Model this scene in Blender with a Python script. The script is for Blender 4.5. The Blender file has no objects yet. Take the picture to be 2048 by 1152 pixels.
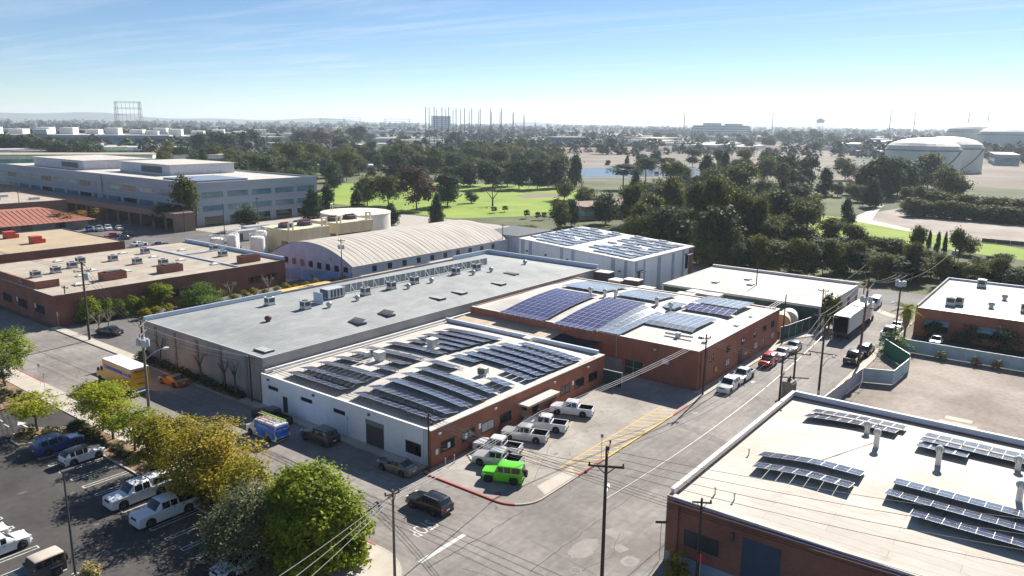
import bpy, math, random
from mathutils import Vector, Matrix
S = bpy.context.scene
C = S.collection
R = math.radians
PI = math.pi

# ------------------------------------------------------------------ camera
# drone 36 m up; +X runs along the side street, +Y along the main street
CAM_Z, YAW, PITCH, ROLL = 36.0, R(37.56), R(12.13), R(-0.64)
cd = bpy.data.cameras.new('camera')
cam = bpy.data.objects.new('camera', cd)
C.objects.link(cam)
cd.sensor_width = 36.0
cd.lens = 27.06
cd.clip_start = 0.5
cd.clip_end = 40000
F = Vector((math.cos(YAW)*math.cos(PITCH), math.sin(YAW)*math.cos(PITCH), -math.sin(PITCH)))
rt = F.cross(Vector((0, 0, 1))).normalized()
dn = F.cross(rt)
r2 = math.cos(ROLL)*rt + math.sin(ROLL)*dn
d2 = -math.sin(ROLL)*rt + math.cos(ROLL)*dn
mw = Matrix((r2, -d2, -F)).transposed().to_4x4()
mw.translation = (0, 0, CAM_Z)
cam.matrix_world = mw
S.camera = cam

# ------------------------------------------------------------------ sky and sun
SUN_EL, SUN_AZ = R(34), R(7)          # azimuth measured from +X towards +Y
w = bpy.data.worlds.new('World')
S.world = w
w.use_nodes = True
nt = w.node_tree
nt.nodes.clear()
def N(t, **k):
    n = nt.nodes.new(t)
    for a, b in k.items():
        setattr(n, a, b)
    return n
def L(a, b):
    nt.links.new(a, b)
out = N('ShaderNodeOutputWorld')
bg = N('ShaderNodeBackground')
bg.inputs[1].default_value = 0.055
sky = N('ShaderNodeTexSky', sky_type='NISHITA', sun_disc=False, sun_elevation=SUN_EL,
        sun_rotation=PI/2 - SUN_AZ, altitude=1400, air_density=1.0, dust_density=0.2, ozone_density=1.8)
# thin cirrus all round the sky: stretched noise on the view direction, plane-projected
tc = N('ShaderNodeTexCoord')
sep = N('ShaderNodeSeparateXYZ')
L(tc.outputs['Generated'], sep.inputs[0])
zc = N('ShaderNodeMath', operation='MAXIMUM')
L(sep.outputs[2], zc.inputs[0]); zc.inputs[1].default_value = 0.03
dx = N('ShaderNodeMath', operation='DIVIDE'); L(sep.outputs[0], dx.inputs[0]); L(zc.outputs[0], dx.inputs[1])
dy = N('ShaderNodeMath', operation='DIVIDE'); L(sep.outputs[1], dy.inputs[0]); L(zc.outputs[0], dy.inputs[1])
cmb = N('ShaderNodeCombineXYZ'); L(dx.outputs[0], cmb.inputs[0]); L(dy.outputs[0], cmb.inputs[1])
mp = N('ShaderNodeMapping')
mp.inputs['Rotation'].default_value = (0, 0, R(-35))
mp.inputs['Scale'].default_value = (0.9, 0.16, 1)
L(cmb.outputs[0], mp.inputs[0])
nz = N('ShaderNodeTexNoise')
nz.inputs['Scale'].default_value = 1.0; nz.inputs['Detail'].default_value = 7
nz.inputs['Roughness'].default_value = 0.62; nz.inputs['Distortion'].default_value = 0.6
L(mp.outputs[0], nz.inputs[0])
rp = N('ShaderNodeValToRGB')
rp.color_ramp.elements[0].position = 0.50; rp.color_ramp.elements[1].position = 0.84
L(nz.outputs[0], rp.inputs[0])
fac = N('ShaderNodeMath', operation='MULTIPLY'); L(rp.outputs[0], fac.inputs[0]); fac.inputs[1].default_value = 0.5
mx = N('ShaderNodeMix', data_type='RGBA')
hz = N('ShaderNodeMapRange', interpolation_type='SMOOTHSTEP'); L(sep.outputs[2], hz.inputs[0]); hz.inputs[1].default_value = 0.015; hz.inputs[2].default_value = 0.07
fac2 = N('ShaderNodeMath', operation='MULTIPLY'); L(fac.outputs[0], fac2.inputs[0]); L(hz.outputs[0], fac2.inputs[1])
L(fac2.outputs[0], mx.inputs['Factor'])
sz = N('ShaderNodeMath', operation='MULTIPLY_ADD'); L(sep.outputs[2], sz.inputs[0]); sz.inputs[1].default_value = 1.3; sz.inputs[2].default_value = 0.012
sv = N('ShaderNodeCombineXYZ'); L(sep.outputs[0], sv.inputs[0]); L(sep.outputs[1], sv.inputs[1]); L(sz.outputs[0], sv.inputs[2])
sn = N('ShaderNodeVectorMath', operation='NORMALIZE'); L(sv.outputs[0], sn.inputs[0]); L(sn.outputs[0], sky.inputs[0])
hs = N('ShaderNodeHueSaturation'); hs.inputs['Saturation'].default_value = 1.15; L(sky.outputs[0], hs.inputs['Color'])
L(hs.outputs[0], mx.inputs['A'])
mx.inputs['B'].default_value = (8.5, 8.9, 9.4, 1)
L(mx.outputs['Result'], bg.inputs[0])
L(bg.outputs[0], out.inputs[0])

sd = bpy.data.lights.new('sun', 'SUN')
sd.energy = 5.0
sd.angle = R(0.5)
sd.color = (1.0, 0.94, 0.85)
sun = bpy.data.objects.new('sun', sd)
C.objects.link(sun)
to_sun = Vector((math.cos(SUN_EL)*math.cos(SUN_AZ), math.cos(SUN_EL)*math.sin(SUN_AZ), math.sin(SUN_EL)))
sun.rotation_euler = to_sun.to_track_quat('Z', 'Y').to_euler()
sun.location = (0, 0, 200)
S.view_settings.view_transform = 'Standard'
S.view_settings.look = 'None'
S.view_settings.gamma = 1
S.view_settings.exposure = 1.07
S.view_settings.use_curve_mapping = False

# ------------------------------------------------------------------ materials
MATS = {}
def mat(name, col, rough=0.85, col2=None, scale=0.6, detail=6, lo=0.35, hi=0.65, metal=0.0, fine=0.0,
        fscale=25.0, bump=0.0, spec=0.5, stretch=None, coord='pos', island=0.0, trans=0.0, emit=None, coat=0.0):
    """procedural material: two colours blended by noise, optional fine grain, bump and per-piece tint"""
    if name in MATS:
        return MATS[name]
    m = bpy.data.materials.new(name)
    m.use_nodes = True
    t = m.node_tree
    b = t.nodes['Principled BSDF']
    b.inputs['Roughness'].default_value = rough
    b.inputs['Metallic'].default_value = metal
    b.inputs['Specular IOR Level'].default_value = spec
    b.inputs['Coat Weight'].default_value = coat
    c1 = (*col, 1); c2 = (*(col2 or [min(1, c*1.25) for c in col]), 1)
    if coord == 'pos':
        src = t.nodes.new('ShaderNodeNewGeometry').outputs['Position']
    else:
        src = t.nodes.new('ShaderNodeTexCoord').outputs['Object']
    if stretch:
        mpn = t.nodes.new('ShaderNodeMapping')
        mpn.inputs['Scale'].default_value = stretch
        t.links.new(src, mpn.inputs[0]); src = mpn.outputs[0]
    n1 = t.nodes.new('ShaderNodeTexNoise')
    n1.inputs['Scale'].default_value = scale
    n1.inputs['Detail'].default_value = detail
    n1.inputs['Roughness'].default_value = 0.6
    t.links.new(src, n1.inputs['Vector'])
    r = t.nodes.new('ShaderNodeValToRGB')
    r.color_ramp.elements[0].position = lo; r.color_ramp.elements[0].color = c1
    r.color_ramp.elements[1].position = hi; r.color_ramp.elements[1].color = c2
    t.links.new(n1.outputs[0], r.inputs[0])
    colout = r.outputs[0]
    def brightness(val, amt, off):
        ma = t.nodes.new('ShaderNodeMath'); ma.operation = 'MULTIPLY_ADD'
        t.links.new(val, ma.inputs[0]); ma.inputs[1].default_value = amt; ma.inputs[2].default_value = off
        mm = t.nodes.new('ShaderNodeVectorMath'); mm.operation = 'SCALE'
        t.links.new(colout, mm.inputs[0]); t.links.new(ma.outputs[0], mm.inputs['Scale'])
        return mm.outputs[0]
    n2 = None
    if fine > 0 or bump > 0:
        n2 = t.nodes.new('ShaderNodeTexNoise')
        n2.inputs['Scale'].default_value = fscale; n2.inputs['Detail'].default_value = 3
        t.links.new(src, n2.inputs['Vector'])
        if fine > 0:
            colout = brightness(n2.outputs[0], fine*2, 1-fine)
    if island > 0:
        gi = t.nodes.new('ShaderNodeNewGeometry')
        colout = brightness(gi.outputs['Random Per Island'], island*2, 1-island)
    t.links.new(colout, b.inputs['Base Color'])
    if bump > 0:
        bn = t.nodes.new('ShaderNodeBump')
        bn.inputs['Strength'].default_value = bump; bn.inputs['Distance'].default_value = 0.03
        t.links.new(n2.outputs[0], bn.inputs['Height']); t.links.new(bn.outputs[0], b.inputs['Normal'])
    if trans > 0:
        tr = t.nodes.new('ShaderNodeBsdfTranslucent')
        t.links.new(colout, tr.inputs[0])
        ms = t.nodes.new('ShaderNodeMixShader'); ms.inputs[0].default_value = trans
        t.links.new(b.outputs[0], ms.inputs[1]); t.links.new(tr.outputs[0], ms.inputs[2])
        t.links.new(ms.outputs[0], t.nodes['Material Output'].inputs[0])
    MATS[name] = m
    return m

def brick_mat(name, c1, c2, mortar):
    m = bpy.data.materials.new(name); m.use_nodes = True
    t = m.node_tree; b = t.nodes['Principled BSDF']; b.inputs['Roughness'].default_value = 0.9
    g = t.nodes.new('ShaderNodeNewGeometry')
    s = t.nodes.new('ShaderNodeSeparateXYZ'); t.links.new(g.outputs['Position'], s.inputs[0])
    a = t.nodes.new('ShaderNodeMath'); a.operation = 'ADD'
    t.links.new(s.outputs[0], a.inputs[0]); t.links.new(s.outputs[1], a.inputs[1])
    cb = t.nodes.new('ShaderNodeCombineXYZ'); t.links.new(a.outputs[0], cb.inputs[0]); t.links.new(s.outputs[2], cb.inputs[1])
    br = t.nodes.new('ShaderNodeTexBrick')
    br.inputs['Scale'].default_value = 1.0
    br.inputs['Brick Width'].default_value = 0.22; br.inputs['Row Height'].default_value = 0.075
    br.inputs['Mortar Size'].default_value = 0.008
    br.inputs['Color1'].default_value = (*c1, 1); br.inputs['Color2'].default_value = (*c2, 1); br.inputs['Mortar'].default_value = (*mortar, 1)
    t.links.new(cb.outputs[0], br.inputs['Vector'])
    n = t.nodes.new('ShaderNodeTexNoise'); n.inputs['Scale'].default_value = 0.35; n.inputs['Detail'].default_value = 6
    t.links.new(g.outputs['Position'], n.inputs['Vector'])
    ma = t.nodes.new('ShaderNodeMath'); ma.operation = 'MULTIPLY_ADD'; ma.inputs[1].default_value = 1.0; ma.inputs[2].default_value = 0.5
    t.links.new(n.outputs[0], ma.inputs[0])
    v = t.nodes.new('ShaderNodeVectorMath'); v.operation = 'SCALE'
    t.links.new(br.outputs[0], v.inputs[0]); t.links.new(ma.outputs[0], v.inputs['Scale'])
    t.links.new(v.outputs[0], b.inputs['Base Color'])
    MATS[name] = m
    return m

def roof_mat(name, c1, c2, seam=1.9, along='x', rough=0.75, stain=(0.75, 0.55), ns=0.25):
    """sheet roofing: blotchy weathering, brownish ponding stains and faint lap seams"""
    m = bpy.data.materials.new(name); m.use_nodes = True
    t = m.node_tree; b = t.nodes['Principled BSDF']; b.inputs['Roughness'].default_value = rough; b.inputs['Specular IOR Level'].default_value = 0.3
    g = t.nodes.new('ShaderNodeNewGeometry')
    def noise(sc, det, st=(1,1,1), dist=0.0):
        q = t.nodes.new('ShaderNodeMapping'); q.inputs['Scale'].default_value = st; t.links.new(g.outputs['Position'], q.inputs[0])
        n = t.nodes.new('ShaderNodeTexNoise'); n.inputs['Scale'].default_value = sc; n.inputs['Detail'].default_value = det; n.inputs['Roughness'].default_value = 0.62; n.inputs['Distortion'].default_value = dist
        t.links.new(q.outputs[0], n.inputs['Vector']); return n.outputs[0]
    r = t.nodes.new('ShaderNodeValToRGB'); r.color_ramp.elements[0].position = 0.34; r.color_ramp.elements[1].position = 0.66
    r.color_ramp.elements[0].color = (*c1, 1); r.color_ramp.elements[1].color = (*c2, 1); t.links.new(noise(ns, 9, (1,1,1), 0.4), r.inputs[0])
    col = r.outputs[0]
    def mul(col, val, k, o):
        ma = t.nodes.new('ShaderNodeMath'); ma.operation = 'MULTIPLY_ADD'; ma.inputs[1].default_value = k; ma.inputs[2].default_value = o; t.links.new(val, ma.inputs[0])
        v = t.nodes.new('ShaderNodeVectorMath'); v.operation = 'SCALE'; t.links.new(col, v.inputs[0]); t.links.new(ma.outputs[0], v.inputs['Scale']); return v.outputs[0]
    col = mul(col, noise(2.2, 6, (0.35,1.8,1) if along == 'x' else (1.8,0.35,1)), 0.36, 0.82)
    col = mul(col, noise(14, 3), 0.16, 0.92)
    st_ = t.nodes.new('ShaderNodeMapRange'); st_.inputs[1].default_value = 0.60; st_.inputs[2].default_value = 0.74; st_.inputs[4].default_value = stain[1]
    t.links.new(noise(0.22, 8, (1,1,1), 1.2), st_.inputs[0])
    mx_ = t.nodes.new('ShaderNodeMix'); mx_.data_type = 'RGBA'; t.links.new(st_.outputs[0], mx_.inputs['Factor']); t.links.new(col, mx_.inputs['A'])
    mx_.inputs['B'].default_value = (c1[0]*stain[0]*0.95, c1[1]*stain[0]*0.86, c1[2]*stain[0]*0.74, 1); col = mx_.outputs['Result']
    br = t.nodes.new('ShaderNodeTexBrick'); br.inputs['Scale'].default_value = 1; br.inputs['Brick Width'].default_value = 9.0; br.inputs['Row Height'].default_value = seam; br.inputs['Mortar Size'].default_value = 0.03
    br.inputs['Color1'].default_value = (1,1,1,1); br.inputs['Color2'].default_value = (0.93,0.93,0.93,1); br.inputs['Mortar'].default_value = (0.70,0.69,0.67,1)
    if along == 'x': t.links.new(g.outputs['Position'], br.inputs['Vector'])
    else:
        q = t.nodes.new('ShaderNodeMapping'); q.inputs['Rotation'].default_value = (0,0,PI/2); t.links.new(g.outputs['Position'], q.inputs[0]); t.links.new(q.outputs[0], br.inputs['Vector'])
    vm = t.nodes.new('ShaderNodeVectorMath'); vm.operation = 'MULTIPLY'; t.links.new(col, vm.inputs[0]); t.links.new(br.outputs[0], vm.inputs[1])
    t.links.new(vm.outputs[0], b.inputs['Base Color']); MATS[name] = m; return m

def crack_mat(name, c1, c2, crack, scale=0.12, width=0.012, fine=0.12, rough=0.9, blot=0.35, streak=None):
    """worn paving: blotches at two sizes, grain and irregular dark cracks"""
    m = bpy.data.materials.new(name); m.use_nodes = True
    t = m.node_tree; b = t.nodes['Principled BSDF']; b.inputs['Roughness'].default_value = rough
    b.inputs['Specular IOR Level'].default_value = 0.3
    g = t.nodes.new('ShaderNodeNewGeometry')
    def noise(sc, det=6, dist=0.0, st=None):
        n = t.nodes.new('ShaderNodeTexNoise'); n.inputs['Scale'].default_value = sc; n.inputs['Detail'].default_value = det
        n.inputs['Distortion'].default_value = dist
        if st:
            q = t.nodes.new('ShaderNodeMapping'); q.inputs['Scale'].default_value = st
            t.links.new(g.outputs['Position'], q.inputs[0]); t.links.new(q.outputs[0], n.inputs['Vector'])
        else:
            t.links.new(g.outputs['Position'], n.inputs['Vector'])
        return n
    n1 = noise(0.10, 8, 0.5)
    r = t.nodes.new('ShaderNodeValToRGB')
    r.color_ramp.elements[0].position = 0.38; r.color_ramp.elements[0].color = (*c1, 1)
    r.color_ramp.elements[1].position = 0.64; r.color_ramp.elements[1].color = (*c2, 1)
    t.links.new(n1.outputs[0], r.inputs[0])
    n2 = noise(1.3, 7, 0.3)
    n3 = noise(30, 2)
    def scale_by(c, val, k, o):
        ma = t.nodes.new('ShaderNodeMath'); ma.operation = 'MULTIPLY_ADD'; ma.inputs[1].default_value = k; ma.inputs[2].default_value = o
        t.links.new(val, ma.inputs[0])
        v = t.nodes.new('ShaderNodeVectorMath'); v.operation = 'SCALE'
        t.links.new(c, v.inputs[0]); t.links.new(ma.outputs[0], v.inputs['Scale']); return v.outputs[0]
    c = scale_by(r.outputs[0], n2.outputs[0], blot*2, 1-blot)
    c = scale_by(c, n3.outputs[0], fine*2, 1-fine)
    if streak: c = scale_by(c, noise(1.1, 5, 0.2, streak).outputs[0], 0.62, 0.69); c = scale_by(c, noise(0.25, 4, 0.8).outputs[0], 0.5, 0.75)
    wob = noise(0.5, 5)
    wa = t.nodes.new('ShaderNodeVectorMath'); wa.operation = 'SCALE'; wa.inputs['Scale'].default_value = 3.0
    t.links.new(wob.outputs['Color'], wa.inputs[0])
    ad = t.nodes.new('ShaderNodeVectorMath'); ad.operation = 'ADD'
    t.links.new(g.outputs['Position'], ad.inputs[0]); t.links.new(wa.outputs[0], ad.inputs[1])
    vo = t.nodes.new('ShaderNodeTexVoronoi'); vo.feature = 'DISTANCE_TO_EDGE'; vo.inputs['Scale'].default_value = scale
    t.links.new(ad.outputs[0], vo.inputs['Vector'])
    rr = t.nodes.new('ShaderNodeValToRGB')
    rr.color_ramp.elements[0].position = 0.0; rr.color_ramp.elements[0].color = (1, 1, 1, 1)
    rr.color_ramp.elements[1].position = width; rr.color_ramp.elements[1].color = (0, 0, 0, 1)
    t.links.new(vo.outputs['Distance'], rr.inputs[0])
    gate = t.nodes.new('ShaderNodeMath'); gate.operation = 'MULTIPLY'
    sel = noise(0.035, 3); sr = t.nodes.new('ShaderNodeMapRange'); sr.inputs[1].default_value = 0.5; sr.inputs[2].default_value = 0.62; sr.inputs[4].default_value = 0.6
    t.links.new(sel.outputs[0], sr.inputs[0])
    t.links.new(rr.outputs[0], gate.inputs[0]); t.links.new(sr.outputs[0], gate.inputs[1])
    mxn = t.nodes.new('ShaderNodeMix'); mxn.data_type = 'RGBA'
    t.links.new(gate.outputs[0], mxn.inputs['Factor']); t.links.new(c, mxn.inputs['A']); mxn.inputs['B'].default_value = (*crack, 1)
    t.links.new(mxn.outputs['Result'], b.inputs['Base Color'])
    bn = t.nodes.new('ShaderNodeBump'); bn.inputs['Strength'].default_value = 0.25; bn.inputs['Distance'].default_value = 0.02
    t.links.new(n3.outputs[0], bn.inputs['Height']); t.links.new(bn.outputs[0], b.inputs['Normal'])
    MATS[name] = m
    return m

# ------------------------------------------------------------------ mesh helpers
class MB:
    """collects faces; build() links them as ONE mesh object"""
    def __init__(s):
        s.v = []; s.f = []; s.m = []
    def add(s, vs, fs, mi=0):
        o = len(s.v); s.v += [tuple(p) for p in vs]
        s.f += [tuple(i+o for i in q) for q in fs]; s.m += [mi]*len(fs)
        return s
    def box(s, x0, x1, y0, y1, z0, z1, mi=0):
        return s.add([(x0,y0,z0),(x1,y0,z0),(x1,y1,z0),(x0,y1,z0),(x0,y0,z1),(x1,y0,z1),(x1,y1,z1),(x0,y1,z1)],
                     [(0,3,2,1),(4,5,6,7),(0,1,5,4),(1,2,6,5),(2,3,7,6),(3,0,4,7)], mi)
    def quad(s, a, b, c, d, mi=0):
        return s.add([a, b, c, d], [(0,1,2,3)], mi)
    def poly(s, pts, z=0.0, mi=0):
        return s.add([(p[0], p[1], p[2] if len(p) > 2 else z) for p in pts], [tuple(range(len(pts)))], mi)
    def prism(s, pts, z0, z1, mi=0):
        n = len(pts)
        a = sum(pts[i][0]*pts[(i+1)%n][1]-pts[(i+1)%n][0]*pts[i][1] for i in range(n))
        if a < 0: pts = pts[::-1]
        vs = [(p[0],p[1],z0) for p in pts] + [(p[0],p[1],z1) for p in pts]
        fs = [tuple(range(n-1,-1,-1)), tuple(range(n,2*n))] + [(i,(i+1)%n,n+(i+1)%n,n+i) for i in range(n)]
        return s.add(vs, fs, mi)
    def tube(s, p, q, r0, r1=None, n=8, mi=0, cap=True):
        r1 = r0 if r1 is None else r1
        p = Vector(p); q = Vector(q); d = (q-p).normalized()
        a = d.orthogonal().normalized(); b = d.cross(a)
        vs = []
        for k in range(n):
            t = 2*PI*k/n; e = math.cos(t)*a + math.sin(t)*b
            vs.append(p+e*r0)
        for k in range(n):
            t = 2*PI*k/n; e = math.cos(t)*a + math.sin(t)*b
            vs.append(q+e*r1)
        fs = [(k,(k+1)%n,n+(k+1)%n,n+k) for k in range(n)]
        if cap: fs += [tuple(range(n-1,-1,-1)), tuple(range(n,2*n))]
        return s.add(vs, fs, mi)
    def path(s, pts, r, n=6, mi=0):
        for a, b in zip(pts, pts[1:]): s.tube(a, b, r, r, n, mi)
        return s
    def lathe(s, prof, n=16, c=(0,0,0), axis='z', mi=0):
        vs = []; fs = []
        for (r, h) in prof:
            for k in range(n):
                t = 2*PI*k/n
                if axis == 'z': vs.append((c[0]+r*math.cos(t), c[1]+r*math.sin(t), c[2]+h))
                elif axis == 'y': vs.append((c[0]+r*math.cos(t), c[1]+h, c[2]-r*math.sin(t)))
                else: vs.append((c[0]+h, c[1]+r*math.cos(t), c[2]+r*math.sin(t)))
        for i in range(len(prof)-1):
            for k in range(n):
                fs.append((i*n+k, i*n+(k+1)%n, (i+1)*n+(k+1)%n, (i+1)*n+k))
        if prof[0][0] > 1e-4: fs.append(tuple(range(n-1,-1,-1)))
        if prof[-1][0] > 1e-4: fs.append(tuple(range((len(prof)-1)*n, len(prof)*n)))
        return s.add(vs, fs, mi)
    def mesh(s, name):
        me = bpy.data.meshes.new(name); me.from_pydata(s.v, [], s.f)
        if any(s.m): me.polygons.foreach_set('material_index', s.m)
        me.update(); return me
    def build(s, name, m=None, parent=None, smooth=False, loc=None, rot=0.0):
        return mo(name, s.mesh(name), m, parent, smooth, loc, rot)

def mo(name, me, m=None, parent=None, smooth=False, loc=None, rot=0.0):
    o = bpy.data.objects.new(name, me); C.objects.link(o)
    if m is not None and len(me.materials) == 0:
        for q in (m if isinstance(m, (list, tuple)) else [m]): me.materials.append(q)
    if smooth:
        me.polygons.foreach_set('use_smooth', [True]*len(me.polygons))
        if smooth != 'all':
            me.set_sharp_from_angle(angle=R(38))
    if parent: o.parent = parent
    if loc is not None: o.location = loc
    if rot: o.rotation_euler = (0, 0, rot)
    return o
def tag(o, label, cat, group=None, kind=None):
    o['label'] = label; o['category'] = cat
    if group: o['group'] = group
    if kind: o['kind'] = kind
    return o
def thing(name, label, cat, loc=(0,0,0), rot=0.0, group=None):
    o = bpy.data.objects.new(name, None); C.objects.link(o)
    o.empty_display_size = 0.3
    o.location = loc; o.rotation_euler = (0, 0, rot)
    return tag(o, label, cat, group)
def struct(name, mb, m, smooth=False):
    o = mb.build(name, m, None, smooth); o['kind'] = 'structure'; return o
def dup(root, loc, rot=0.0, label=None, group=None, scale=None):
    r = root.copy(); C.objects.link(r); r.location = loc; r.rotation_euler = (0, 0, rot)
    if scale: r.scale = scale
    if label: r['label'] = label
    if group: r['group'] = group
    for ch in root.children:
        c = ch.copy(); C.objects.link(c); c.parent = r
        for g in ch.children:
            d = g.copy(); C.objects.link(d); d.parent = c
    return r
_tc = {}
def text_mesh(s, size, bold=0.0, shear=0.0):
    k = (s, size, bold, shear)
    if k in _tc: return _tc[k]
    cu = bpy.data.curves.new('lettering', 'FONT'); cu.body = s; cu.size = size; cu.offset = bold; cu.shear = shear
    cu.align_x = 'CENTER'; cu.align_y = 'CENTER'; cu.resolution_u = 3
    o = bpy.data.objects.new('lettering', cu); C.objects.link(o)
    bpy.context.view_layer.update()
    me = bpy.data.meshes.new_from_object(o.evaluated_get(bpy.context.evaluated_depsgraph_get()))
    bpy.data.objects.remove(o); me.name = 'lettering'; _tc[k] = me
    return me
def text(s, size, m, parent, loc, rx, rz, bold=0.0, shear=0.0, sx=1.0, sy=1.0, name='lettering'):
    o = mo(name, text_mesh(s, size, bold, shear), m, parent, False, loc)
    o.rotation_euler = (rx, 0, rz); o.scale = (sx, sy, 1)
    return o
rnd = random.Random(11)
# ------------------------------------------------------------------ material palette
ASPH = crack_mat('asphalt', (0.185,0.168,0.152), (0.262,0.240,0.220), (0.05,0.046,0.042), streak=(1.6,0.05,1))
ASPH_X = crack_mat('asphalt_side', (0.180,0.164,0.150), (0.255,0.235,0.216), (0.05,0.046,0.042), streak=(0.05,1.6,1))
ASPH_LOT = crack_mat('asphalt_lot', (0.046,0.043,0.041), (0.078,0.073,0.068), (0.018,0.018,0.018), scale=0.2)
ASPH_MID = crack_mat('asphalt_mid', (0.11,0.105,0.10), (0.16,0.15,0.145), (0.05,0.05,0.05))
LOT_CONC = crack_mat('worn_lot', (0.23,0.205,0.18), (0.36,0.33,0.295), (0.08,0.07,0.06), scale=0.16, width=0.01, blot=0.3)
VACANT = crack_mat('vacant_lot_paving', (0.20,0.165,0.135), (0.31,0.265,0.225), (0.10,0.085,0.07), scale=0.1, blot=0.4)
CONC = mat('concrete', (0.40,0.355,0.30), 0.9, (0.49,0.44,0.375), 0.5, fine=0.08, fscale=20)
CONC_D = mat('kerb_concrete', (0.30,0.275,0.24), 0.9, (0.40,0.37,0.325), 0.8, fine=0.08)
MULCH = mat('mulch', (0.16,0.10,0.06), 1.0, (0.30,0.20,0.12), 1.2, fine=0.35, fscale=9, bump=0.5)
DIRT = mat('dirt', (0.12,0.098,0.076), 1.0, (0.225,0.19,0.155), 0.015, fine=0.2, fscale=3)
GRAVEL = mat('gravel_field', (0.24,0.20,0.17), 1.0, (0.38,0.335,0.295), 0.05, detail=10, stretch=(1,1,1), fine=0.15, fscale=2)
GRASS = mat('grass', (0.14,0.225,0.014), 1.0, (0.23,0.305,0.022), 0.05, detail=9, fine=0.25, fscale=2.0)
GROUND = mat('open_ground', (0.075,0.085,0.045), 1.0, (0.23,0.20,0.16), 0.012, detail=11, lo=0.42, hi=0.62, fine=0.3, fscale=0.25)
WATER = mat('water', (0.06,0.08,0.09), 0.25, (0.05,0.10,0.14), 0.02, spec=0.8)
BRICK = brick_mat('brick', (0.40,0.120,0.062), (0.28,0.080,0.044), (0.27,0.175,0.13))
BRICK_D = brick_mat('brown_brick', (0.27,0.095,0.058), (0.195,0.068,0.044), (0.20,0.12,0.095))
WHITEW = mat('white_painted_wall', (0.74,0.78,0.84), 0.85, (0.82,0.85,0.90), 1.2, fine=0.05, fscale=8, bump=0.2)
GREYW = mat('grey_stucco', (0.26,0.25,0.245), 0.9, (0.36,0.345,0.33), 0.25, fine=0.08, fscale=6)
ROOF_W = roof_mat('white_roof', (0.45,0.425,0.38), (0.58,0.555,0.51), 2.0, 'y', stain=(0.7,0.5))
ROOF_LR = roof_mat('cream_roof', (0.43,0.385,0.325), (0.56,0.51,0.445), 0.95, 'y', stain=(0.72,0.55), ns=0.12)
ROOF_G = roof_mat('grey_roof', (0.245,0.26,0.26), (0.33,0.345,0.34), 0.95, 'x', stain=(0.85,0.35))
ROOF_T = mat('tan_roof', (0.40,0.31,0.21), 0.85, (0.50,0.41,0.30), 0.8, fine=0.08, stretch=(0.4,2,1))
ROOF_C = roof_mat('pale_roof', (0.38,0.35,0.31), (0.48,0.45,0.41), 2.0, 'x')
ROOF_RF = roof_mat('mottled_roof', (0.24,0.23,0.225), (0.46,0.44,0.42), 0.95, 'y', stain=(0.7,0.5), ns=0.7)
ROOF_LB = roof_mat('tan_grey_roof', (0.34,0.29,0.23), (0.46,0.41,0.34), 1.0, 'x', stain=(0.7,0.6))
ROOF_LB2 = roof_mat('sand_roof', (0.39,0.30,0.195), (0.46,0.37,0.25), 1.0, 'x', stain=(0.75,0.4))
TRIM_W = mat('white_trim', (0.62,0.60,0.57), 0.7, (0.70,0.68,0.65), 1.0)
TRIM_B = mat('blue_grey_flashing', (0.42,0.50,0.62), 0.6, (0.50,0.58,0.70), 0.8)
GLASS = mat('dark_glass', (0.012,0.014,0.016), 0.08, (0.02,0.022,0.024), 2.0, spec=0.7)
FRAME = mat('dark_frame', (0.03,0.03,0.032), 0.5, (0.04,0.04,0.042), 2.0)
DOOR_D = mat('dark_door', (0.025,0.028,0.035), 0.6, (0.035,0.038,0.045), 1.5)
GREEN_D = mat('green_slats', (0.012,0.055,0.042), 0.7, (0.018,0.075,0.058), 1.5)
GREEN_P = mat('green_panel', (0.015,0.16,0.075), 0.7, (0.02,0.19,0.09), 0.8)
TEAL_F = mat('pale_blue_screen', (0.30,0.44,0.47), 0.85, (0.42,0.55,0.57), 0.5, fine=0.06)
METAL = mat('galvanised', (0.42,0.44,0.46), 0.5, (0.55,0.57,0.59), 2.0, metal=0.3)
METAL_D = mat('dark_metal', (0.05,0.055,0.06), 0.55, (0.08,0.085,0.09), 2.0)
WOOD_P = mat('creosoted_wood', (0.040,0.028,0.022), 0.9, (0.085,0.060,0.045), 2.0, stretch=(6,6,0.4))
WOOD_G = mat('weathered_wood', (0.12,0.095,0.075), 0.9, (0.20,0.165,0.13), 2.0, stretch=(6,6,0.4))
YELLOW_L = mat('yellow_paint', (0.62,0.40,0.07), 0.85, (0.46,0.34,0.13), 2.5, lo=0.5, hi=0.78)
WHITE_L = mat('white_paint', (0.60,0.585,0.56), 0.9, (0.30,0.28,0.26), 3.5, detail=9, lo=0.48, hi=0.66)
RED_K = mat('red_kerb_paint', (0.42,0.03,0.035), 0.8, (0.34,0.06,0.05), 1.5)
YEL_K = mat('yellow_kerb_paint', (0.66,0.44,0.05), 0.8, (0.50,0.36,0.10), 1.5)
CABLE = mat('black_cable', (0.012,0.012,0.013), 0.7, (0.02,0.02,0.022), 3)
CABLE_W = mat('bare_cable', (0.55,0.53,0.50), 0.4, (0.65,0.63,0.6), 3, metal=0.4)
RED_T = mat('red_tile', (0.27,0.10,0.07), 0.9, (0.36,0.145,0.10), 0.9, fine=0.15, fscale=6)

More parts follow.
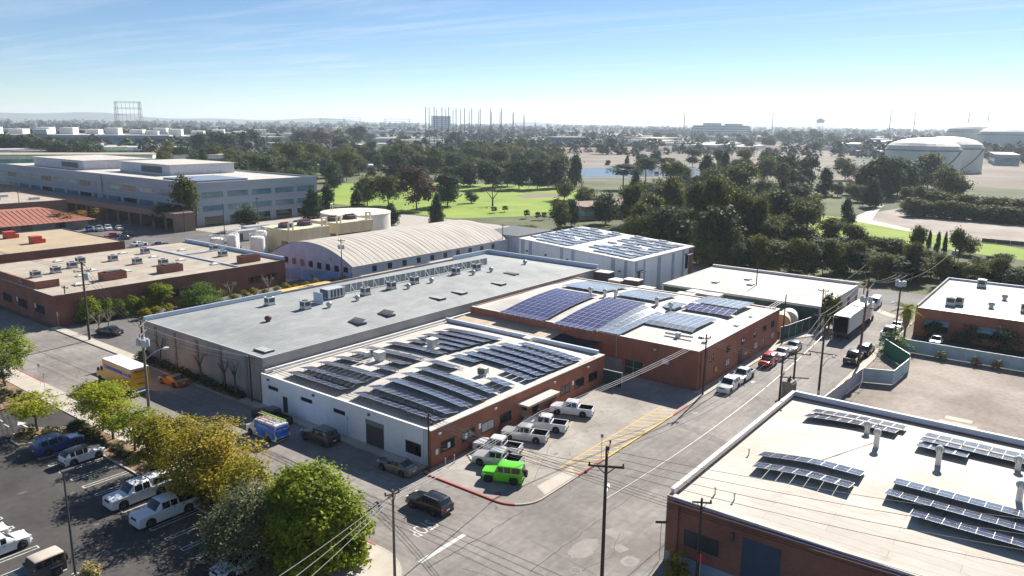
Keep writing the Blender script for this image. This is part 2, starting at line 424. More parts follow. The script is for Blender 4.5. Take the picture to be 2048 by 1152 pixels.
# ------------------------------------------------------------------ ground, streets, pavements
struct('ground', MB().poly([(-14000,-14000),(14000,-14000),(14000,14000),(-14000,14000)], 0), GROUND)
def arc(cx, cy, r, a0, a1, n=9):
    return [(cx+r*math.cos(R(a0+(a1-a0)*i/n)), cy+r*math.sin(R(a0+(a1-a0)*i/n))) for i in range(n+1)]
struct('road', MB().poly([(40.6,-60),(53.8,-60),(53.8,330),(40.6,330)], 0.006), ASPH)
struct('side_street', MB().poly([(-60,26.4),(172,26.4),(172,39.8),(-60,39.8)], 0.012), ASPH_X)
struct('road_corner', MB().poly([(53.4,9),(58.6,9),(58.6,26.6),(53.4,26.6)], 0.009), ASPH_X)
struct('road_corner', MB().poly([(53.6,39.5),(58,39.5),(58,46),(53.6,46)], 0.009), ASPH)
struct('road_corner', MB().poly([(34,39.5),(40.9,39.5),(40.9,48),(34,48)], 0.009), ASPH)
struct('cross_street', MB().poly([(170,-120),(186,-120),(186,160),(170,160)], 0.018), ASPH_MID)
struct('car_park', MB().poly([(-40,12),(34.8,12),(34.8,94.3),(40.9,94.3),(40.9,106),(-40,106)], 0.010), ASPH_LOT)
struct('yard', MB().poly([(55.2,113.6),(172,113.6),(172,143),(55.2,143)], 0.008), ASPH_MID)
struct('office_car_park', MB().poly([(92,186),(136,186),(136,300),(92,300)], 0.008), ASPH_MID)
struct('works_yard', MB().poly([(104,145),(215,145),(215,240),(137,240),(137,185),(104,185)], 0.012), CONC_D)
struct('storage_yard', MB().poly([(128.3,41.3),(141,41.3),(141,70.5),(170,70.5),(170,113),(138.5,113),(138.5,83),(128.3,83)], 0.010), ASPH_MID)
struct('loading_yard', MB().poly([(135.5,-30),(148,-30),(148,23.4),(135.5,23.4)], 0.010), ASPH_LOT)
struct('vacant_lot', MB().poly([(86.2,-60),(135.4,-60),(135.4,25.6),(86.2,25.6)], 0.008), VACANT)
struct('planted_bed', MB().prism([(34.95,47.5),(37.85,47.5),(37.85,94.2),(34.95,94.2)], 0.0, 0.12), MULCH)
struct('entrance_bed', MB().prism([(20,106.2),(37.8,106.2),(37.8,135),(20,135)], 0.0, 0.11), MULCH)
struct('wall_side_bed', MB().prism([(53.95,86.5),(55.3,86.5),(55.3,112.8),(53.95,112.8)], 0.0, 0.12), MULCH)
struct('golf_lawn', MB().poly([(218,196),(224,300),(300,356),(352,310),(368,236),(325,200),(262,168)], 0.012), GRASS)
struct('far_golf_lawn', MB().poly([(560,600),(600,700),(720,860),(880,990),(905,905),(760,700),(640,610)], 0.02), GRASS)
struct('verge_lawn', MB().poly([(288,112),(330,100),(326,60),(296,36),(262,2),(255,18),(272,60),(262,100)], 0.014), GRASS)
struct('field_lawn', MB().poly([(120,500),(300,700),(420,690),(330,520),(240,430)], 0.014), GRASS)
struct('gravel_field', MB().poly([(326,76),(300,52),(288,34),(286,-60),(366,-60),(371,26),(390,72),(358,78)], 0.024), GRAVEL)
struct('service_path', MB().poly([(318,77),(323,80),(366,82),(392,86),(392,82),(360,78),(325,72),(298,46),(294,48)], 0.030), CONC)
struct('sand_bunker', MB().poly([(304,226),(318,214),(326,216),(332,226),(322,238),(308,236)], 0.03), DIRT)
struct('park_ground', MB().poly([(186,-140),(640,-140),(640,170),(470,190),(400,300),(600,520),(560,640),(400,640),(196,430),(196,235),(186,160)], 0.006), mat('park_ground', (0.045,0.058,0.02), 1.0, (0.115,0.125,0.04), 0.03, detail=10, fine=0.25, fscale=0.8))
struct('canal_bank', MB().poly([(425,288),(545,455),(720,560),(1220,398),(1010,250),(800,205),(640,196),(545,202)], 0.02), DIRT)
struct('canal', MB().poly([(446,288),(470,316),(540,345),(640,300),(600,236),(530,222)], 0.05), WATER)
bk = MB()
for a, b in zip([(545,470),(640,530),(730,570),(900,520),(1220,402)], [(640,530),(730,570),(900,520),(1220,402),(1330,300)]):
    d = Vector((b[0]-a[0], b[1]-a[1])).normalized(); n = Vector((-d.y, d.x))
    sec = [(-16,0),(-5,6),(5,6),(16,0)]
    vs = [(p[0]+n.x*o, p[1]+n.y*o, z) for p in (a, b) for o, z in sec]
    bk.add(vs, [(0,1,5,4),(1,2,6,5),(2,3,7,6)])
struct('levee', bk, mat('levee_earth', (0.26,0.20,0.16), 1.0, (0.38,0.31,0.25), 0.06, fine=0.2, fscale=1))
struct('tank_farm_yard', MB().poly([(560,20),(900,-60),(900,160),(700,190),(560,150)], 0.028), DIRT)

# pavements: raised slabs with open joints, each slab its own piece; kerb strip along the road edge
def pavement(name, x0, x1, y0, y1, along, step, m=CONC, top=0.13):
    """slab run; 'along' is the axis it follows"""
    base = MB().box(x0+0.01, x1-0.01, y0+0.01, y1-0.01, 0.0, top-0.035)
    o = struct(name, base, CONC_D)
    L_ = (x1-x0) if along == 'x' else (y1-y0)
    n = max(1, round(L_/step)); st = L_/n
    me = None
    for i in range(n):
        if me is None:
            mb = MB()
            if along == 'x': mb.box(0.012, st-0.012, 0.0, y1-y0, 0, 0.05)
            else: mb.box(0.0, x1-x0, 0.012, st-0.012, 0, 0.05)
            me = mb.mesh('slab'); me.materials.append(m)
        mo('slab', me, None, o, loc=(x0+(i*st if along == 'x' else 0), y0+(i*st if along == 'y' else 0), top-0.05+rnd.uniform(-0.004, 0.004)))
    return o
pavement('pavement', 37.9, 40.75, 47.5, 94.2, 'y', 1.55)
pavement('pavement', 37.9, 40.75, 106.1, 175, 'y', 1.55)
pavement('pavement', 53.75, 55.0, 53.4, 86.4, 'y', 1.55)
pavement('pavement', 53.75, 55.2, 113.0, 142.8, 'y', 1.55)
pavement('pavement', 94.6, 131, 39.75, 41.15, 'x', 1.6)
pavement('pavement', 136, 170, 37.1, 38.15, 'x', 1.6)
struct('pavement_strip', MB().prism([(131.1,39.75),(135.9,37.1),(135.9,38.6),(141.5,38.7),(141.5,41.2),(131.1,41.2)], 0.0, 0.12), CONC)
pavement('pavement', 58.5, 118, 25.55, 26.5, 'x', 1.6)
struct('crossover', MB().prism([(37.9,94.3),(40.75,94.3),(40.75,106.0),(37.9,106.0)], 0.0, 0.10), CONC)
# corner pavement by the car park: rounded ramp with a yellow pad
pts = [(20,39.9),(35.5,39.9)] + arc(35.6, 45.1, 5.2, -90, 0, 10) + [(40.8,47.4),(34.9,47.4),(34.9,43.6),(20,43.6)]
struct('corner_pavement', MB().prism(pts, 0.0, 0.128), CONC)
struct('corner_lawn', MB().poly([(26,43.7),(34.85,43.7),(34.85,51),(26,51)], 0.02), MULCH)
tag(MB().box(37.2,38.6,40.25,41.6,0.131,0.137).build('tactile_pad', mat('yellow_pad', (0.70,0.47,0.09), 0.8)),
    'yellow tactile pad set in the rounded corner pavement', 'tactile pad')
# front yard of the white and brick building, rounded at the street corner
struct('front_yard', MB().prism([(53.7,52.7)]+arc(56.9, 42.95, 3.2, 180, 270, 10)+[(95.5,39.75),(95.5,52.7)], 0.0, 0.12), LOT_CONC)
struct('gated_passage', MB().poly([(90.2,52.8),(95.6,52.8),(95.6,63),(90.2,63)], 0.03), LOT_CONC)
struct('concrete_apron', MB().prism([(57.6,39.9),(63.0,39.9),(64.6,41.3),(58.6,41.6)], 0.121, 0.126), CONC)
lc = arc(58.2, 21.9, 4.5, 90, 180, 8)
struct('corner_pavement', MB().prism([(58.4,26.45)]+[(p[0],p[1]) for p in lc]+[(53.7,10),(54.55,10),(54.55,25.5),(58.4,25.5)], 0.0, 0.125), CONC)
struct('pavement_strip', MB().prism([(118.1,25.6),(172,25.6),(172,26.5),(118.1,26.5)], 0.0, 0.12), CONC)

# kerbs
def kerb(path, m, z=0.135, w=0.16):
    mb = MB()
    for a, b in zip(path, path[1:]):
        d = Vector((b[0]-a[0], b[1]-a[1])).normalized(); n = Vector((-d.y, d.x))*w/2; e = d*0.01
        mb.prism([(a[0]-e.x+n.x,a[1]-e.y+n.y),(b[0]+e.x+n.x,b[1]+e.y+n.y),(b[0]+e.x-n.x,b[1]+e.y-n.y),(a[0]-e.x-n.x,a[1]-e.y-n.y)], 0, z)
    return mb
struct('kerb', kerb([(40.83,47.5),(40.83,94.2)], CONC_D), CONC)
struct('kerb', kerb([(40.83,106),(40.83,175)], CONC_D), CONC)
struct('kerb', kerb([(35.5,39.82)]+arc(35.6,45.1,5.28,-90,0,10)+[(40.88,47.4)], CONC_D), CONC)
struct('red_kerb', kerb([(40.84,46.0),(40.84,50.5)], RED_K, 0.142, 0.17), RED_K)
struct('red_kerb', kerb([(40.84,113),(40.84,123)], RED_K, 0.14, 0.17), RED_K)
struct('red_kerb', kerb([(53.65,52.6)]+arc(56.9,42.95,3.26,180,215,5), RED_K, 0.132, 0.18), RED_K)
struct('kerb', kerb(arc(56.9,42.95,3.26,215,270,8)+[(63.2,39.68)], CONC_D, 0.13), CONC)
struct('red_kerb', kerb([(63.2,39.68),(68.3,39.68)], RED_K, 0.133, 0.2), RED_K)
struct('yellow_kerb', kerb([(68.3,39.68),(85.2,39.68)], YEL_K, 0.133, 0.22), YEL_K)
struct('red_kerb', kerb([(85.2,39.68),(89.5,39.68)], RED_K, 0.133, 0.2), RED_K)
struct('kerb', kerb([(89.5,39.68),(131.1,39.68),(135.9,37.03),(170,37.03)], CONC_D, 0.14), CONC)
struct('kerb', kerb([(58.4,26.52),(172,26.52)], CONC_D, 0.135), CONC_D)
struct('kerb', kerb([(58.4,26.5)]+lc+[(53.7,10)], CONC_D, 0.135), CONC)
struct('red_kerb', kerb([(58.5,26.56),(62.5,26.56)], RED_K, 0.14, 0.18), RED_K)
struct('yellow_kerb', kerb([(88,26.56),(140,26.56)], YEL_K, 0.14, 0.18), mat('faded_yellow', (0.60,0.50,0.30), 0.85, (0.5,0.44,0.33), 1.0))
struct('kerb', kerb([(34.86,47.5),(34.86,94.2),(36.5,94.25),(40.7,94.25)], CONC_D, 0.15), CONC)
struct('red_kerb', kerb([(20,106.1),(37.0,106.1)], RED_K, 0.15, 0.2), RED_K)
struct('kerb', kerb([(53.7,53.4),(53.7,142)], CONC_D, 0.14), CONC_D)
# planted island in the car park
isl = [(30.2,92.6),(33.4,91.4),(34.7,91.4),(34.7,94.2),(33,97.3),(31.2,96.6),(30.2,94.8)]
struct('car_park_island', MB().prism(isl, 0.0, 0.13), MULCH)
struct('kerb', kerb(isl+[isl[0]], CONC_D, 0.16), CONC)

# ------------------------------------------------------------------ painted marks (thin sheets)
def mark(name, mb, m, label, cat='road marking', group=None):
    return tag(mb.build(name, m), label, cat, group)
hy = MB()
hy.box(63.4,87.4,42.16,42.28,0.121,0.125)
hy.quad((63.4,42.2,0.124),(63.35,42.05,0.124),(63.9,39.8,0.124),(64.05,39.85,0.124))
hn = MB()
for i in range(17):
    x = 64.6+i*1.36
    hn.quad((x-0.75,42.14,0.1245),(x+0.62,39.85,0.1245),(x+0.82,39.85,0.1245),(x-0.55,42.14,0.1245))
hy.add(hn.v, hn.f)
mark('hatched_zone', hy, YELLOW_L, 'yellow hatched no-parking zone along the kerb of the front yard')
for i in range(5):
    xx = 58.6+i*4.3
    mark('bay_line', MB().quad((xx,51.6,0.124),(xx+1.7,46.9,0.124),(xx+1.82,46.9,0.124),(xx+0.12,51.6,0.124)), YELLOW_L,
         'worn yellow bay line in the front yard of the brick building', 'bay line', 'front yard bay lines')
mark('bay_line', MB().quad((71.6,47.2,0.1235),(75.6,48.4,0.1235),(75.6,48.28,0.1235),(71.6,47.08,0.1235)), YELLOW_L, 'short yellow line between the two silver pickups and the far one', 'bay line')
sl = MB().box(41.4,47.2,41.05,41.5,0.013,0.017)
mark('stop_line', sl, mat('stop_paint', (0.60,0.585,0.56), 0.9, (0.42,0.40,0.38), 3.0, lo=0.45, hi=0.7), 'white stop line across the lane at the junction')
t_ = tag(text('STOP', 1.15, WHITE_L, None, (45.6,45.0,0.0165), 0, PI, bold=0.0, sy=2.1, name='road_lettering'), 'white STOP lettering painted on the road before the stop line', 'road marking')
# double bay lines in the car park (hairpin shape)
def hairpin(x0, x1, y):
    w = 0.19
    return (MB().box(x0, x1, y-w-0.1, y-w, 0.011, 0.015).box(x0, x1, y+w, y+w+0.1, 0.011, 0.015).box(x0, x0+0.1, y-w+0.001, y+w-0.001, 0.011, 0.0152))
for i in range(14):
    y = 53.2+i*2.62
    mark('bay_line', hairpin(30.1, 34.7, y), WHITE_L, 'white double bay line along the planted strip side of the car park', 'bay line', 'car park bay lines by the planted strip')
for i in range(8):
    y = 60.6+i*2.62
    mb = hairpin(-22.8, -17.2, y)
    for k, p in enumerate(mb.v): mb.v[k] = (-p[0], p[1], p[2])
    mb.f = [f[::-1] for f in mb.f]
    mark('bay_line', mb, WHITE_L, 'white double bay line beside the parked white cars', 'bay line', 'car park bay lines by the white cars')
ar = MB().box(32.9,33.1,97.6,99.2,0.011,0.015).poly([(32.5,99.2),(33.5,99.2),(33.0,100.5)],0.0152)
mark('lane_arrow', ar, WHITE_L, 'white direction arrow at the car park entrance')
for i in range(2):
    mark('lane_dash', MB().box(31.6+i*0.2,31.75+i*0.2,99.5+i*2.4,100.9+i*2.4,0.011,0.015), WHITE_L, 'short white lane dash at the car park entrance', 'lane dash', 'entrance dashes')
# lighter repairs and manholes in the junction
PATCH = mat('pale_patch', (0.215,0.197,0.178), 0.9, (0.285,0.262,0.238), 0.8, detail=9, fine=0.14)
def blob(cx, cy, rx, ry, z=0.0165, n=22, seed=1):
    q = random.Random(seed)
    return MB().poly([(cx+rx*math.cos(2*PI*i/n)*q.uniform(.85,1.1), cy+ry*math.sin(2*PI*i/n)*q.uniform(.85,1.1)) for i in range(n)], z)
for i, (a, b, c, d) in enumerate([(51.9,31.7,1.9,1.0),(52.6,27.6,0.9,0.8)]):
    mark('road_patch', blob(a,b,c,d,seed=i), PATCH, ['large rounded pale concrete patch in the junction', 'pale round patch about a manhole in the junction'][i], 'road patch')
mark('road_patch', MB().poly([(55.2,32.2),(56.9,31.3),(56.9,29.6),(54.9,29.9)],0.0168), PATCH, 'four-sided pale patch in the junction beyond the tall pole', 'road patch')
mark('road_patch', MB().poly([(53.5,30.1),(54.5,29.6),(54.2,28.5),(53.2,28.9)],0.0168), PATCH, 'small pale patch between the round patch and the corner kerb', 'road patch')
for i, (x, y, z, lb) in enumerate([(52.6,27.6,0.019,'round iron manhole cover in the pale patch of the junction'),(87.9,37.9,0.014,'manhole cover in the side street near the hatched zone'),(48.6,30.4,0.014,'manhole cover in the open middle of the junction'),(54.9,43.6,0.1225,'rusty manhole cover in the corner of the front yard')]):
    t = thing('manhole_cover', lb, 'manhole cover', (x,y,z))
    MB().lathe([(0.36,0),(0.36,0.006)],18).build('cover', METAL_D if i != 3 else mat('rust', (0.16,0.08,0.05), 0.9), t)
    MB().lathe([(0.37,0),(0.37,0.004),(0.5,0.004),(0.5,0)],18).build('collar', PATCH, t)
mark('road_patch', MB().poly([(164.5,35.5),(166,34.6),(161.5,29.5),(159.5,27.0),(158.2,27.4),(160,31)],0.0165), CONC, 'bright concrete gutter sweeping across the far end of the side street', 'gutter')
for i, (x0, x1, y0, y1) in enumerate([(106.2,107.6,9.5,12.5),(103.2,105.6,8.8,12.9)]):
    mark('concrete_pad', MB().box(x0,x1,y0,y1,0.01,0.03), CONC, ['narrow pale concrete pad in the vacant lot', 'wide pale concrete pad in the vacant lot'][i], 'concrete pad')

TAR = mat('tar_seal', (0.035,0.033,0.032), 0.7, (0.06,0.056,0.052), 2)
def tar(label, pts, z, w_=0.05, group=None, seed=0):
    q = random.Random(seed); mb = MB(); P = []
    for a, b in zip(pts, pts[1:]):
        n = max(2, int(math.hypot(b[0]-a[0], b[1]-a[1])/0.8))
        P += [(a[0]+(b[0]-a[0])*i/n+q.gauss(0,.06), a[1]+(b[1]-a[1])*i/n+q.gauss(0,.06)) for i in range(n)]
    P.append(pts[-1])
    for a, b in zip(P, P[1:]):
        d = Vector((b[0]-a[0], b[1]-a[1])); 
        if d.length < 1e-3: continue
        d.normalize(); n = Vector((-d.y, d.x))*w_*q.uniform(0.6,1.3)
        mb.quad((a[0]+n.x,a[1]+n.y,z),(a[0]-n.x,a[1]-n.y,z),(b[0]-n.x,b[1]-n.y,z),(b[0]+n.x,b[1]+n.y,z))
    return tag(mb.build('tar_seam', TAR), label, 'tar seam', group)
tar('dark tar seam running the length of the main street', [(46.9,50),(46.7,80),(46.9,110),(46.6,160)], 0.0135, 0.05)
tar('second thin tar seam nearer the car park pavement', [(43.9,58),(44.1,90),(43.8,130)], 0.0135, 0.03)
tar('tar seam where the main street meets the side street', [(41.2,40.2),(47,39.9),(54,39.8)], 0.0175, 0.05)
tar('long tar seam down the middle of the side street', [(46,33.3),(80,33.1),(120,33.2),(165,32.6)], 0.0165, 0.05)
tar('tar seam slanting across the junction', [(42,34),(47,30.5),(52.2,29.2),(56,30.5)], 0.0172, 0.04)
for i, (a, b) in enumerate([((66,39),(67.5,27)),((79,39.2),(80,27)),((97,36),(96.2,27)),((111,35),(112,27)),((46,62),(41.3,61.5)),((53,58),(47,57)),((52.8,90),(47,91)),((53,104),(41.5,103.4)),((53,120),(41.5,121)),((50,36),(49,27.5)),((43,38),(45,28))]):
    tar('thin wandering crack sealed across the street', [a, b], 0.0168, 0.022, 'sealed cracks', i)
for i, (a, b) in enumerate([((70,46),(93,45)),((75,42.5),(80,52)),((58,42),(68,46.5)),((84,43),(90,49)),((20,80),(30,78)),((12,90),(29,86)),((14,60),(29,72)),((5,75),(24,76)),((92,20),(130,14)),((100,25),(106,2)),((118,18),(122,-8))]):
    tar('thin dark crack in a yard or car park surface', [a, b], 0.124 if i < 4 else (0.0145 if i < 8 else 0.0125), 0.02, 'yard cracks', 40+i)
OIL = mat('oil_stain', (0.075,0.068,0.062), 0.6, (0.14,0.13,0.12), 1.2)
for i, (x, y, z) in enumerate([(66.2,44.5,0.1222),(73.8,45.4,0.1222),(80.4,47.2,0.1222),(70.0,49.4,0.1222),(84.5,44.2,0.1222),(27.6,68.4,0.0125),(25.9,80.2,0.0125),(29.0,76.2,0.0125),(62.6,36.8,0.0145),(104.5,36.6,0.0145)]):
    tag(blob(x, y, rnd.uniform(.25,.6), rnd.uniform(.2,.45), z, 14, 60+i).build('oil_stain', OIL), 'dark oil stain on the paving', 'stain', 'oil stains')
# ------------------------------------------------------------------ buildings
def window(parent, face, c, a0, a1, z0, z1, panes=2, frame=FRAME, glass=GLASS, out=0.02, name='window'):
    """window on an axis-aligned wall; face 'x-' = wall at x=c looking to -x, 'y-' likewise; a runs along the wall"""
    f = MB(); d = 0.06; e = out
    def bx(a, b, z, zz, p0, p1):
        if face[0] == 'x':
            s = -1 if face[1] == '-' else 1
            lo, hi = sorted((c+s*p0, c+s*p1)); f_.box(lo, hi, a, b, z, zz)
        else:
            s = -1 if face[1] == '-' else 1
            lo, hi = sorted((c+s*p0, c+s*p1)); f_.box(a, b, lo, hi, z, zz)
    f_ = f
    bx(a0, a1, z0, z0+d, -0.02, e+0.03); bx(a0, a1, z1-d, z1, -0.02, e+0.03)
    bx(a0, a0+d, z0+d, z1-d, -0.02, e+0.028); bx(a1-d, a1, z0+d, z1-d, -0.02, e+0.028)
    w = (a1-a0-2*d)/panes
    for i in range(1, panes): bx(a0+d+i*w-0.025, a0+d+i*w+0.025, z0+d, z1-d, -0.02, e+0.024)
    o = f.build(name, frame, parent)
    for i in range(panes):
        f_ = MB(); bx(a0+d+i*w+(0.026 if i else 0.001), a0+d+(i+1)*w-(0.026 if i < panes-1 else 0.001), z0+d+0.001, z1-d-0.001, -0.015, e)
        f_.build('pane', glass, o)
    return o
def panel(parent, name, m, face, c, a0, a1, z0, z1, p0=-0.02, p1=0.03):
    s = -1 if face[1] == '-' else 1
    lo, hi = sorted((c+s*p0, c+s*p1))
    return (MB().box(lo, hi, a0, a1, z0, z1) if face[0] == 'x' else MB().box(a0, a1, lo, hi, z0, z1)).build(name, m, parent)
def walls(parent, x0, x1, y0, y1, z1, m, t=0.3, names=('wall',)*4):
    """four walls butted end to end: x- face, x+ face, y- face, y+ face"""
    ms = m if isinstance(m, (list, tuple)) else [m]*4
    MB().box(x0, x0+t, y0+t, y1-t, 0, z1).build(names[0], ms[0], parent)
    MB().box(x1-t, x1, y0+t, y1-t, 0, z1).build(names[1], ms[1], parent)
    MB().box(x0, x1, y0, y0+t, 0, z1).build(names[2], ms[2], parent)
    MB().box(x0, x1, y1-t, y1, 0, z1).build(names[3], ms[3], parent)
def roof_grid(x0, x1, y0, y1, fn, nx=24, ny=24):
    mb = MB()
    vs = [(x0+(x1-x0)*i/nx, y0+(y1-y0)*j/ny) for j in range(ny+1) for i in range(nx+1)]
    fs = [(j*(nx+1)+i, j*(nx+1)+i+1, (j+1)*(nx+1)+i+1, (j+1)*(nx+1)+i) for j in range(ny) for i in range(nx)]
    return mb.add([(x, y, fn(x, y)) for x, y in vs], fs)
def coping(parent, x0, x1, y0, y1, z, sides, m=TRIM_W, w=0.42, h=0.09, over=0.05):
    """parapet caps on chosen sides"""
    o = over
    if 'x-' in sides: MB().box(x0-o, x0-o+w, y0+w-o+0.002, y1-w+o-0.002, z, z+h).build('coping', m, parent)
    if 'x+' in sides: MB().box(x1+o-w, x1+o, y0+w-o+0.002, y1-w+o-0.002, z, z+h).build('coping', m, parent)
    if 'y-' in sides: MB().box(x0-o, x1+o, y0-o, y0-o+w, z, z+h).build('coping', m, parent)
    if 'y+' in sides: MB().box(x0-o, x1+o, y1+o-w, y1+o, z, z+h).build('coping', m, parent)
def sstep(v):
    v = max(0.0, min(1.0, v)); return v*v*(3-2*v)

# --- white and brick workshop at the corner
W = thing('workshop_building', 'single storey corner building with white painted front and red brick side', 'building', (0,0,0))
WX0, WX1, WY0, WY1, WZ = 55.0, 90.2, 52.8, 83.0, 4.2
def roofW(x, y):
    u = max(-1.0, min(1.0, (y-67.9)/15.0)); v = min(1.0, max(0.0, (x-55.3)/7))*min(1.0, max(0.0, (89.9-x)/3))
    return 4.06 + 0.75*(1-abs(u)**2.5)*sstep(v)
walls(W, WX0, WX1, WY0, WY1, WZ, [WHITEW, BRICK, BRICK, BRICK], names=('white_wall','wall','brick_wall','wall'))
roof_grid(WX0+0.3, WX1-0.3, WY0+0.3, WY1-0.3, roofW, 40, 30).build('roof', ROOF_W, W, 'all')
coping(W, WX0, WX1, WY0, WY1, WZ+0.002, ('x-',), w=0.30)
MB().box(WX0-0.05, WX1+0.05, WY0-0.05, WY0+0.95, WZ+0.002, WZ+0.10).build('eave_band', ROOF_W, W)
MB().box(WX1-0.35, WX1+0.05, WY0+0.96, WY1-0.3, WZ+0.001, WZ+0.55).build('blue_parapet', TRIM_B, W)
MB().box(WX0+0.6, WX1+37, WY1-0.62, WY1-0.04, WZ+0.001, WZ+0.38).build('side_parapet', TRIM_W, W)
MB().tube((WX0+1.2,WY1-1.1,WZ+0.12),(WX1-1,WY1-1.1,WZ+0.12),0.12,n=8).build('roof_gutter', TRIM_W, W)
for y0, y1 in ((79.2,81.2),(72.5,74.6),(66.5,68.5)):
    window(W, 'x-', WX0, y0, y1, 2.55, 3.02, 4)
    panel(W, 'bricked_up_opening', WHITEW, 'x-', WX0, y0, y1, 0.95, 2.53, 0.0, 0.012)
panel(W, 'door', DOOR_D, 'x-', WX0, 77.4, 78.3, 0.13, 2.2)
gd = panel(W, 'roller_door', DOOR_D, 'x-', WX0, 60.05, 62.95, 0.13, 2.5, -0.02, 0.02)
panel(W, 'door_lintel', mat('grey_lintel', (0.16,0.18,0.20), 0.7), 'x-', WX0, 60.0, 63.0, 2.51, 3.08, -0.02, 0.035)
for k in range(7): panel(gd, 'door_slat', METAL_D, 'x-', WX0, 60.1, 62.9, 0.2+k*0.33, 0.47+k*0.33, 0.02, 0.035)
window(W, 'x-', WX0, 54.3, 56.6, 0.9, 2.3, 2)
for i in range(3):
    MB().tube((WX0-0.07,53.85-i*0.32,0.1),(WX0-0.07,53.85-i*0.32,4.25),0.05,n=8).build('downpipe', TRIM_W, W)
for k, (x0, x1) in enumerate([(56.45,58.65),(59.85,62.1),(63.25,65.5),(66.6,68.75),(76.9,78.15),(79.25,81.45),(82.65,84.9),(86.05,88.35)]):
    window(W, 'y-', WY0, x0, x1, 1.32, 2.48, 2, glass=GLASS if k != 2 else mat('pale_blind', (0.35,0.38,0.36), 0.3))
    MB().box(x0-0.08, x1+0.08, WY0-0.1, WY0-0.001, 1.2, 1.315).build('sill', BRICK_D, W)
panel(W, 'entrance_door', GLASS, 'y-', WY0, 70.9, 71.9, 0.13, 2.5)
panel(W, 'entrance_door', GLASS, 'y-', WY0, 73.0, 74.5, 0.13, 2.5)
MB().box(70.0,76.5,WY0-1.7,WY0-0.001,2.72,2.95).build('canopy', mat('canopy_tan', (0.42,0.36,0.28), 0.8), W)
MB().box(69.9,76.6,WY0-1.75,WY0-0.002,2.952,3.0).build('canopy_top', ROOF_W, W)
WS = mat('white_sign', (0.72,0.74,0.78), 0.6)
for k, (x, z) in enumerate([(55.6,1.35),(57.5,1.5),(60.3,1.6),(62.7,2.0),(81.9,2.0)]):
    p = panel(W, 'notice', WS, 'y-', WY0, x, x+0.42, z, z+0.62, 0.052, 0.06)
MB().box(84.0,88.6,WY0+0.15,WY0+0.5,WZ+0.102,WZ+0.115).build('rusty_strip', mat('rusty_strip', (0.35,0.13,0.09), 0.9, (0.6,0.45,0.38), 4), W)
for x in (56.0, 65.5, 77.5, 85.5):
    MB().box(x,x+0.35,WY0-0.22,WY0-0.001,3.5,3.72).build('wall_lamp', TRIM_W, W)
for y in (81.0, 72.0, 62.2): MB().box(WX0-0.2,WX0-0.001,y,y+0.28,3.62,3.85).build('wall_lamp', METAL_D, W)

# --- long grey warehouse behind it
G = thing('grey_warehouse', 'long grey stucco warehouse with flat curved grey roof and skylights, behind the white corner building', 'building')
GX0, GX1, GY0, GY1, GZ = 55.6, 138.0, 83.06, 113.3, 6.0
def roofG(x, y):
    u = max(-1.0, min(1.0, (y-97.5)/14.6)); v = min(1.0, max(0.0, (x-55.7)/9))*min(1.0, max(0.0, (137.6-x)/9))
    return 5.93 + 0.75*(1-abs(u)**2.2)*sstep(v)
walls(G, GX0, GX1, GY0, GY1, GZ, GREYW)
roof_grid(GX0+0.2, GX1-0.3, GY0+0.1, GY1-0.3, roofG, 50, 24).build('roof', ROOF_G, G, 'all')
MB().box(GX0-0.06, GX1, GY0-0.06, GY0+0.12, GZ+0.001, GZ+0.07).build('roof_edge', METAL, G)
MB().box(GX0-0.06, GX0+0.16, GY0+0.13, GY1-0.3, GZ+0.001, GZ+0.08).build('roof_edge', METAL, G)
MB().box(GX0, 80.2, GY1-0.3, GY1, GZ+0.001, GZ+0.62).build('parapet', TRIM_B, G)
MB().box(80.2, 125.5, GY1-0.28, GY1, GZ+0.001, GZ+0.30).build('parapet', GREYW, G)
MB().box(125.5, GX1, GY1-0.3, GY1, GZ+0.001, GZ+0.85).build('parapet', TRIM_B, G)
MB().box(GX1-0.3, GX1, GY0+0.13, GY1-0.31, GZ+0.001, GZ+0.85).build('parapet', TRIM_B, G)
for y in (86.5, 92.5, 98.3, 104.2, 109.6):
    MB().box(GX0-0.16, GX0-0.001, y, y+0.5, 0, 5.6).build('pilaster', mat('pilaster_grey', (0.20,0.195,0.19), 0.9), G)
LIGHTGLASS = mat('skylight_glass', (0.40,0.41,0.39), 0.35, (0.5,0.5,0.47), 3)
for (x, y, fl) in [(57.8,85.9,0),(74.6,86.6,1),(80.8,86.9,1),(94.0,88.3,0),(99.7,88.4,0),(110.3,88.0,0)]:
    z = roofG(x, y)
    sk = MB().box(x-0.75,x+0.75,y-1.3,y+1.3,z-0.05,z+0.22).build('skylight', METAL_D, G)
    for k in range(4):
        a = y-1.2+k*0.61
        if fl: MB().add([(x-0.72,a,z+0.26),(x+0.70,a,z+0.62),(x+0.70,a+0.56,z+0.62),(x-0.72,a+0.56,z+0.26)],[(0,1,2,3)]).build('pane', METAL_D, sk)
        else: MB().box(x-0.66,x+0.66,a,a+0.56,z+0.221,z+0.25).build('pane', LIGHTGLASS, sk)
MB().box(118.2,119.6,90.2,93.2,roofG(119,91.5)-0.05,roofG(119,91.5)+0.2).build('skylight', METAL_D, G)

